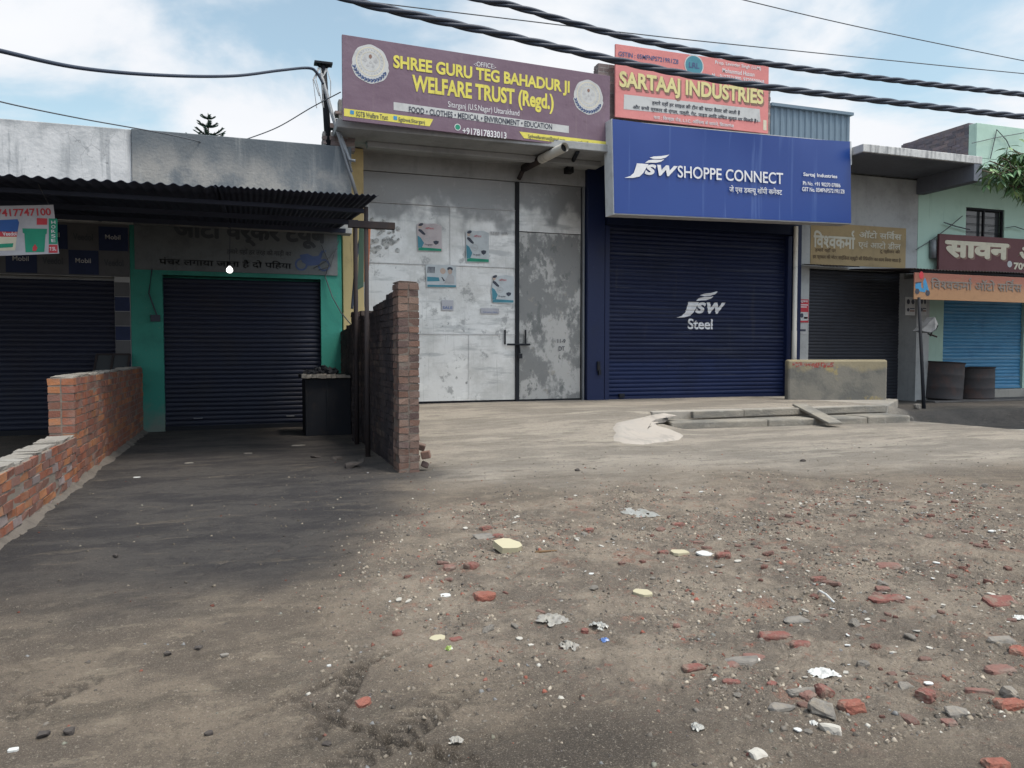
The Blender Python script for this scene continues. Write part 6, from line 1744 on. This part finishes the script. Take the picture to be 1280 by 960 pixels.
bat(1001, 806, 34, -12, 'shorter red brick piece touching the end of the longer brick piece', 'bat_red', .6, .4)
bat(943, 823, 34, -30, 'brick piece tilted beside a grey slab left of the paired bricks', 'bat_dusty', .6, .35, 12)
bat(916, 831, 20, 20, 'flat grey brown brick piece against the tilted brick piece', 'bat_dusty', .9, .3)
bat(1028, 866, 30, 80, 'dark red brick piece standing behind the orange one in the front heap', 'bat_red', .8, .7, 8)
bat(1066, 886, 40, -8, 'orange red brick half at the right of the front heap', 'bat_orange', .7, .5)
bat(1010, 872, 26, 15, 'dusty brown brick piece at the left of the front heap', 'bat_dusty', .8, .5)
bat(1158, 875, 30, 25, 'rounded dark red brick piece alone in the right foreground', 'bat_red', .85, .6)
bat(1112, 711, 40, -16, 'tilted brick piece with a lit flat face on a small mound', 'bat_dusty', .5, .35, 10)
bat(1104, 736, 22, -25, 'dark brown brick piece just below the mound brick', 'bat_dusty', .5, .5, 14)
bat(1023, 724, 24, -3, 'small flat red brick piece on bare ground below the litter band', 'bat_red', .5, .35)
bat(1252, 752, 48, -14, 'grooved dark red brick slab near the right frame edge', 'bat_red', .6, .2, 14)
bat(1272, 815, 34, 30, 'red brick piece cut by the right frame edge above the grey stones', 'bat_orange', .6, .45)
bat(1250, 838, 46, -8, 'flat dusty red brick slab below the grey stones at right', 'bat_dusty', .5, .25)
bat(1262, 882, 46, -10, 'orange brick half at the right frame edge with pale stone', 'bat_orange', .5, .42)
bat(1245, 957, 40, -12, 'orange brick piece cut by the bottom right frame edge', 'bat_orange', .6, .5)
bat(1188, 904, 26, -12, 'flat pinkish brick piece beside the lilac stone', 'bat_dusty', .7, .35)
bat(1225, 865, 40, -28, 'long thin dusty brick sliver pointing at the orange brick half', 'bat_dusty', .3, .25)
bat(868, 836, 38, -4, 'wide flat red brick flake left of the tilted brick piece', 'bat_red', .45, .22)
bat(915, 854, 28, -25, 'narrow red brick flake in front of the wide flat flake', 'bat_red', .5, .3)
bat(965, 856, 18, 30, 'small red brick lump left of the white paper scrap', 'bat_red', .7, .5)
bat(1110, 748, 60, -4, 'broad flat patch of broken red brick by the pale sand', 'bat_red', .4, .12, 0, .4)
bat(606, 747, 34, 5, 'largest brick half in the centre left rubble', 'bat_orange', .8, .4)
bat(590, 708, 22, 30, 'left one of two brick halves under the cream slab', 'bat_red', .9, .55)
bat(563, 711, 20, -10, 'dusty brick half leftmost under the cream slab', 'bat_dusty', .9, .5)
bat(608, 662, 20, 10, 'red brick piece on a pale stone at the rubble head', 'bat_red', .7, .6)
bat(623, 671, 18, -20, 'smaller brick piece just right of the pale stone', 'bat_red', .7, .5)
bat(497, 793, 15, 40, 'red brick lump at the left edge of the rubble', 'bat_red', .8, .7)
bat(570, 797, 20, 10, 'red brick flake beside the green wrapper', 'bat_red', .6, .3)
bat(731, 790, 14, 60, 'upright brick piece beside the blue wrapper', 'bat_red', .8, .8)
bat(455, 881, 26, 20, 'lone brick lump by the tyre tracks', 'bat_orange', .7, .6, 10)
bat(736, 661, 16, 15, 'brick piece on bare ground below the clear plastic', 'bat_red', .6, .5)
bat(848, 657, 22, -5, 'reddish brick piece right of the clear plastic sheet', 'bat_red', .6, .4)
bat(873, 679, 20, -8, 'brick piece at right behind the cream oval chip', 'bat_dusty', .6, .4)
bat(905, 697, 26, -15, 'brick piece right of the bluish white tile chip', 'bat_red', .5, .4)
bat(829, 692, 16, 0, 'brick piece left of the cream oval chip', 'bat_red', .7, .5)
bat(846, 783, 14, 60, 'dusty brick piece far right of the blue wrapper', 'bat_dusty', .8, .6)
# pale and odd pieces
def slabm(sx, sy, th, n=9, seed=0, bump=0.0):
    r_ = random.Random(seed); pts = []
    for k in range(n):
        a = 2 * math.pi * k / n + r_.uniform(-.2, .2); q = r_.uniform(.8, 1.05)
        pts.append((sx / 2 * q * math.copysign(abs(math.cos(a)) ** .75, math.cos(a)), sy / 2 * q * math.copysign(abs(math.sin(a)) ** .75, math.sin(a))))
    mb = MB().prism(pts, 0, th); me = bpy.data.meshes.new('slab'); me.from_pydata(mb.v, [], mb.f)
    return me
def piece(name, u, v, w, asp, th, yaw, mk, label, cat, seed, tilt=0.0, sink=0.2):
    s = px2m(u, v, w)
    if name == 'stone_slab':
        return put(name, chunk(random.Random(seed), s, s * asp, max(th * 1.2, s * .22), 22, 0.5), W[mk], u, v, rad(yaw), label, cat, tilt=rad(tilt), sink=0.45)
    return put(name, slabm(s, s * asp, th, 9, seed), W[mk], u, v, rad(yaw), label, cat, tilt=rad(tilt), sink=sink)
piece('plaster_slab', 633, 687, 36, .85, .045, 25, 'chip_cream', 'pale cream plaster slab with thick dark edge among bricks', 'plaster slab', 1, 14, 0.0)
piece('plaster_chip', 803, 743, 22, 1.3, .02, 10, 'chip_cream', 'cream rounded plaster chip in the middle of the rubble', 'plaster chip', 2)
piece('plaster_chip', 849, 692, 24, .9, .02, -8, 'chip_cream', 'cream oval plaster chip near the bluish white tile', 'plaster chip', 3)
piece('tile_chip', 881, 693, 22, .9, .012, 15, 'paper_white', 'bluish white square tile chip right of the cream oval', 'tile chip', 4, 6)
piece('plaster_chip', 547, 799, 22, .9, .012, 10, 'chip_cream', 'cream flake just above the green wrapper', 'plaster chip', 5)
piece('tile_chip', 556, 745, 16, .9, .008, 20, 'paper_white', 'white tile flake left of the largest brick half', 'tile chip', 6)
piece('stone_slab', 1002, 864, 40, .5, .03, -4, 'stone_grey', 'smooth grey stone slab behind the front heap', 'stone', 7)
piece('stone_slab', 976, 887, 34, .6, .04, -4, 'stone_grey', 'dusty grey stone at the left of the front heap', 'stone', 8)
piece('stone_slab', 1027, 893, 34, .7, .07, -45, 'stone_grey', 'bluish grey stone leaning on the front heap', 'stone', 9, 20)
piece('stone_slab', 1036, 914, 30, .5, .045, -40, 'chip_white', 'pale yellow stone block below the front heap', 'stone', 10, 8)
piece('stone_slab', 948, 945, 22, .75, .03, 10, 'chip_white', 'small pale stone cut square near the bottom edge', 'stone', 11)
piece('stone_slab', 1197, 893, 28, .7, .04, -25, 'stone_grey', 'lilac grey stone beside the pinkish brick piece', 'stone', 12, 8)
piece('stone_slab', 1252, 802, 36, .6, .04, -30, 'stone_grey', 'large dark grey slate stone near the right edge', 'stone', 13, 8)
piece('stone_slab', 925, 826, 34, 1.2, .03, 40, 'stone_grey', 'grey cement slab lying left of the tilted brick', 'stone', 14)
piece('stone_slab', 994, 776, 34, .6, .03, -15, 'stone_grey', 'greenish grey stone slab above the paired bricks', 'stone', 15, 6)
piece('stone_slab', 605, 672, 26, .9, .03, 0, 'stone_grey', 'pale grey stone under the rubble head bricks', 'stone', 16)
piece('stone_slab', 1133, 857, 20, .6, .03, -5, 'stone_grey', 'small grey stone above the rounded dark brick', 'stone', 17)
piece('stone_slab', 1262, 872, 18, 1.0, .06, -5, 'stone_grey', 'square grey stone beside the orange brick half', 'stone', 18, 15)
def crumple(sx, sy, h, seed, nx=22, ny=16, holes=0.0):
    r_ = random.Random(seed); vs = []; fs = []
    gx, gy = np.meshgrid(np.linspace(-1, 1, nx + 1), np.linspace(-1, 1, ny + 1))
    rid = 1 - np.abs(2 * fbm(gx * 2.2 + seed * 3.1 + gy * .7, gy * 2.6 + seed, 3, 0.45) - 1) * 2.2
    rid2 = 1 - np.abs(2 * fbm(gx * 4.5 + seed, gy * 4 + seed * 2.3 - gx, 2) - 1) * 2
    hh = np.clip(0.6 * rid + 0.4 * rid2, 0, 1) * np.clip(1.15 - 0.6 * (gx ** 2 + gy ** 2), 0.05, 1)
    wb = 1 + 0.35 * (fbm(gx * 1.7 + 9 + seed, gy * 1.7, 3) - 0.5) * 2
    for j in range(ny + 1):
        for i in range(nx + 1):
            a = math.atan2(gy[j, i], gx[j, i]); rr = max(abs(gx[j, i]), abs(gy[j, i]))
            kx = 1 - 0.22 * rr * (1 - abs(math.cos(2 * a)))
            vs.append((sx / 2 * gx[j, i] * wb[j, i] * kx, sy / 2 * gy[j, i] * wb[j, i] * kx, h * float(hh[j, i])))
    tear = fbm(gx * 2 + seed * 5, gy * 2 + 3, 3)
    for j in range(ny):
        for i in range(nx):
            rr = max(abs(gx[j, i]), abs(gy[j, i]))
            if rr > 0.55 and tear[j, i] < 0.28 + holes * 0.4 * rr: continue
            a = j * (nx + 1) + i; fs.append((a, a + 1, a + nx + 2, a + nx + 1))
    me = bpy.data.meshes.new('sheet'); me.from_pydata(vs, [], fs)
    me.polygons.foreach_set('use_smooth', [True] * len(me.polygons)); return me
def litter(name, u, v, w, asp, h, yaw, mk, label, cat, seed, holes=0.3):
    s = px2m(u, v, w) * 0.88; h *= 0.75
    return put(name, crumple(s, s * asp, h, seed, holes=holes), W[mk], u, v, rad(yaw), label, cat, sink=-0.02)
litter('paper_scrap', 1029, 842, 42, .8, .03, -10, 'paper_white', 'torn white paper scrap, brightest in the right foreground', 'paper', 1, .15)
litter('plastic_sheet', 690, 776, 44, 1.0, .04, 18, 'plastic_grey', 'long crumpled beige plastic sheet in the centre foreground', 'plastic sheet', 2, .4)
litter('plastic_bag', 711, 808, 26, 1.2, .04, 0, 'plastic_grey', 'crumpled grey plastic bag below the beige sheet', 'plastic bag', 3, .2)
litter('plastic_wrapper', 755, 801, 16, .9, .02, 10, 'plastic_blue', 'bright blue wrapper in the centre foreground', 'wrapper', 4, .2)
litter('plastic_sheet', 795, 641, 46, 1.6, .03, 5, 'plastic_pale', 'clear greyish plastic sheet at the far rubble edge', 'plastic sheet', 5, .3)
litter('plastic_wrapper', 561, 812, 10, 1.2, .03, 30, 'plastic_green', 'lime green and white wrapper at left of the rubble', 'wrapper', 6, .1)
litter('plastic_strip', 570, 925, 24, .7, .02, -5, 'plastic_grey', 'torn pale plastic strip near the tyre tracks', 'plastic strip', 12, .5)
litter('plastic_wrapper', 872, 911, 20, .9, .03, 20, 'plastic_pale', 'pale blue white wrapper on the damp mud patch', 'wrapper', 7, .2)
litter('paper_scrap', 1275, 773, 22, .8, .02, -20, 'paper_white', 'white paper scrap at the right frame edge', 'paper', 8, .2)
litter('plastic_bag', 748, 785, 22, 1.3, .04, 30, 'plastic_pale', 'thin whitish torn bag next to the upright brick piece', 'plastic bag', 9, .5)
litter('paper_scrap', 1017, 905, 14, .8, .02, 60, 'paper_white', 'silvery foil scrap wedged under the front heap', 'foil', 10, .2)
s = px2m(683, 688, 24)
put('wood_stick', brickbat(rn, s * 1.3, .025, .02), W['wood_brown'], 684, 688, rad(-10), 'short brown wood stick beside the cream plaster slab', 'stick')
mb = MB(); s = px2m(1035, 750, 18)
mb.tube([(-s * .5, -.04, 0.0), (-s * .1, 0.01, .03), (s * .3, .05, .035), (s * .5, .06, .02)], .006, 6)
me = bpy.data.meshes.new('strip'); me.from_pydata(mb.v, [], mb.f)
put('plastic_strip', me, W['paper_white'], 1035, 750, rad(40), 'curled white plastic strip standing up from the rubble', 'strip', sink=0.0)
# small pieces, each its own
def scatter(n, meshes, m, name, label, cat, group, rn, smin, smax, dens, seed_xy, sink=0.3, flat=False):
    k = 0; tries = 0
    for me in meshes:
        if not me.materials: me.materials.append(m)
    while k < n and tries < n * 200:
        tries += 1
        x = rn.uniform(0.4, 9.5); y = rn.uniform(2.3, 9.4)
        if not inpoly(x, y): continue
        if rn.random() > dens(x, y): continue
        s = rn.uniform(0, 1) ** 2.2 * (smax - smin) + smin
        me = rn.choice(meshes)
        o = bpy.data.objects.new(name, me); C.objects.link(o)
        o.scale = (s, s, s)
        o.rotation_euler = (rn.uniform(-.25, .25), rn.uniform(-.25, .25), rn.random() * 6.28)
        o.location = (x, y, gz(x, y) + s * (0.5 - sink) * (0.12 if flat else 0.22))
        tag(o, label, cat, group)
        k += 1
def band(x, y):
    d = float(fbm(np.array([x * 0.9 + 4.0]), np.array([y * 0.9]), 4)[0])
    r = 0.25 + 0.75 * min(max((x - 0.35 * y - 0.2) / 2.2, 0), 1)
    return min(1, max(0.04, (d - 0.44) * 8)) * r
rn = random.Random(55)
bats = [brickbat(rn, 1, rn.uniform(.5, .9), rn.uniform(.3, .6)) for _ in range(7)]
scatter(150, bats, W['bat_red'], 'brick_fragment', 'small dull red brick fragment lying loose in the rubble', 'brick fragment', 'red brick fragments in the rubble', rn, .016, .06, band, 0)
bats2 = [brickbat(rn, 1, rn.uniform(.5, .9), rn.uniform(.25, .5)) for _ in range(5)]
scatter(120, bats2, W['bat_dusty'], 'dusty_fragment', 'small dust covered brownish brick fragment in the rubble', 'brick fragment', 'dusty brick fragments in the rubble', rn, .02, .085, band, 0)
chips = [slabm(1, rn.uniform(.4, .9), .12, rn.choice([5, 6, 7]), k) for k in range(8)]
scatter(200, chips, W['chip_white'], 'plaster_fragment', 'tiny whitish plaster flake scattered across the rubble', 'plaster flake', 'white plaster flakes in the rubble', rn, .014, .055, band, 0, 0.0, True)
chips2 = [slabm(1, rn.uniform(.4, .9), .12, rn.choice([5, 6, 7]), 40 + k) for k in range(4)]
scatter(50, chips2, W['paper_white'], 'paper_fragment', 'tiny bright white scrap scattered across the rubble', 'paper scrap', 'bright white scraps in the rubble', rn, .018, .055, band, 0, 0.0, True)
sts = [chunk(rn, 1, rn.uniform(.6, 1), rn.uniform(.35, .7)) for _ in range(7)]
scatter(190, sts, W['stone_grey'], 'grey_pebble', 'small grey stone lying loose in the rubble', 'stone', 'grey stones in the rubble', rn, .015, .07, band, 0)
# dark lumps and chips on the sooty yard
for (u, v, w, lb) in ((54, 920, 15, 'dark round stone at lower left beside another'), (86, 917, 16, 'dark flat stone just right of the round stone'), (210, 820, 10, 'small dark stone in the middle of the left foreground'), (248, 812, 10, 'faint dark stone right of the small dark one'), (146, 696, 9, 'tiny dark stone on the black yard'), (261, 919, 10, 'dark pebble below the wheel marks at left'), (408, 932, 12, 'dark clod beside the tyre tracks'), (722, 589, 8, 'dark pebble alone on the dry apron ground'), (1003, 577, 7, 'dark pebble on the bright concrete ground')):
    s = px2m(u, v, w); put('stone', chunk(rn, s, s * .8, s * .6), W['stone_dark'], u, v, rn.random() * 6, lb, 'stone')
for i, (u, v, w, mk, lb) in enumerate(((171, 597, 9, 'paper_white', 'white chip on the black yard near the brick wall'), (92, 609, 5, 'paper_white', 'tiny white chip at the foot of the low brick wall'), (281, 819, 12, 'stone_grey', 'pale grey chip in the left foreground'), (17, 939, 14, 'paper_white', 'white scrap at the bottom left corner'), (373, 557, 18, 'stone_grey', 'pale flake below the workbench box'), (236, 579, 12, 'stone_grey', 'light grey flake on the black yard'), (310, 567, 12, 'stone_grey', 'light grey flake in front of the dark shutter'), (411, 832, 6, 'paper_white', 'upright whitish scrap above the tyre tracks'), (1240, 664, 12, 'paper_white', 'white flake on bare ground at right'))):
    piece('ground_chip', u, v, w, .7, .008, rn.uniform(-30, 30), mk, lb, 'chip', 60 + i)
# rocks at the right drain edge
for i, (u, v, w) in enumerate(((1135, 526, 10), (1146, 524, 11), (1138, 519, 8))):
    s = px2m(u, v, w); p = on(u, v, -0.1)
    put('edge_stone', chunk(rn, s, s * .8, s * .8), W['stone_grey'], u, v, rn.random() * 6, ['grey stone nearest the step end at right', 'grey stone between step end and lamp pole', 'smaller grey stone behind the step end stones'][i], 'stone')
# soot lumps near the sooty wall
for i, (u, v, w) in enumerate(((440, 583, 26), (452, 578, 16), (420, 575, 18), (395, 572, 14))):
    s = px2m(u, v, w)
    put('soot_lump', chunk(rn, s, s * .7, s * .3), W['stone_dark'], u, v, rn.random() * 6, ['widest black lump at the sooty wall foot', 'narrow black lump nearest the awning pole', 'black lump between workbench and wall foot', 'smallest black lump before the workbench'][i], 'lump')
# gravel: countless
def gravel():
    rs = np.random.RandomState(9)
    mbv = []; mbf = []; cols = []
    N = 46000
    x = rs.uniform(0.2, 10, N * 2); y = 2.2 + 7.4 * rs.uniform(0, 1, N * 2) ** 1.25
    pd = polydist(x, y)
    dn = np.clip((fbm(x * 1.9 + 2, y * 1.9, 5) - 0.40) * 5.0, 0.06, 1) * sst(-0.9, 0.5, pd)
    keep = rs.uniform(0, 1, N * 2) < np.maximum(dn, 0.035)
    x = x[keep][:N]; y = y[keep][:N]
    xb = rs.uniform(-3, 6, 2600); yb = 2.2 + 8 * rs.uniform(0, 1, 2600) ** 1.6
    x = np.concatenate([x, xb]); y = np.concatenate([y, yb])
    ok = x > -1.75
    x = x[ok]; y = y[ok]
    z = terrain(x, y)[0]
    pal = np.array([(0.22, 0.188, 0.15), (0.15, 0.13, 0.108), (0.075, 0.066, 0.058), (0.31, 0.27, 0.22), (0.13, 0.115, 0.10), (0.20, 0.075, 0.055), (0.16, 0.07, 0.055), (0.42, 0.40, 0.36), (0.08, 0.07, 0.065)])
    pw = np.array([.25, .24, .11, .09, .18, .045, .04, .014, .035]); pw /= pw.sum()
    n = len(x)
    ci = rs.choice(len(pal), n, p=pw)
    s = 0.004 + 0.020 * rs.uniform(0, 1, n) ** 3.2
    base = np.array([(1, 0, -.3), (-.4, .8, -.3), (-.5, -.8, -.3), (.3, .25, .7), (-.25, -.15, .75)])
    tri = np.array([(0, 1, 3), (1, 4, 3), (1, 2, 4), (2, 0, 3), (2, 3, 4), (0, 2, 1)])
    a = rs.uniform(0, 6.28, n); ca, sa = np.cos(a), np.sin(a)
    b = base[None] * rs.uniform(.6, 1.3, (n, 5, 3)) * s[:, None, None]
    b[:, :, 2] *= 0.7
    vx = b[:, :, 0] * ca[:, None] - b[:, :, 1] * sa[:, None] + x[:, None]
    vy = b[:, :, 0] * sa[:, None] + b[:, :, 1] * ca[:, None] + y[:, None]
    vz = b[:, :, 2] + z[:, None]
    co = np.stack([vx, vy, vz], -1).reshape(-1, 3)
    f = (tri[None] + (np.arange(n) * 5)[:, None, None]).reshape(-1, 3)
    me = bpy.data.meshes.new('gravel')
    me.vertices.add(len(co)); me.vertices.foreach_set('co', co.astype(np.float32).ravel())
    me.loops.add(f.size); me.loops.foreach_set('vertex_index', f.astype(np.int32).ravel())
    me.polygons.add(len(f)); me.polygons.foreach_set('loop_start', np.arange(0, f.size, 3, dtype=np.int32)); me.polygons.foreach_set('loop_total', np.full(len(f), 3, dtype=np.int32))
    me.update()
    cc = pal[ci] * rs.uniform(.75, 1.2, (n, 1))
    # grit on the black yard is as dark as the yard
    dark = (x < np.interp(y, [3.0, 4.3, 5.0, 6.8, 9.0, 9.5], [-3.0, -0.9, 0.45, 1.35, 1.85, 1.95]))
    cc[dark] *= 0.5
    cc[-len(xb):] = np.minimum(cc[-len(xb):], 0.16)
    c4 = np.ones((len(co), 4), np.float32); c4[:, :3] = np.repeat(cc, 5, 0)
    at_ = me.attributes.new('Col', 'FLOAT_COLOR', 'POINT'); at_.data.foreach_set('color', c4.ravel())
    me.materials.append(mat('gravel_bits', (0.2, 0.2, 0.2), rough=0.95, attr='Col'))
    o = bpy.data.objects.new('gravel', me); C.objects.link(o)
    o['kind'] = 'stuff'; tag(o, 'loose grit and gravel strewn over the yard', 'gravel')
gravel()
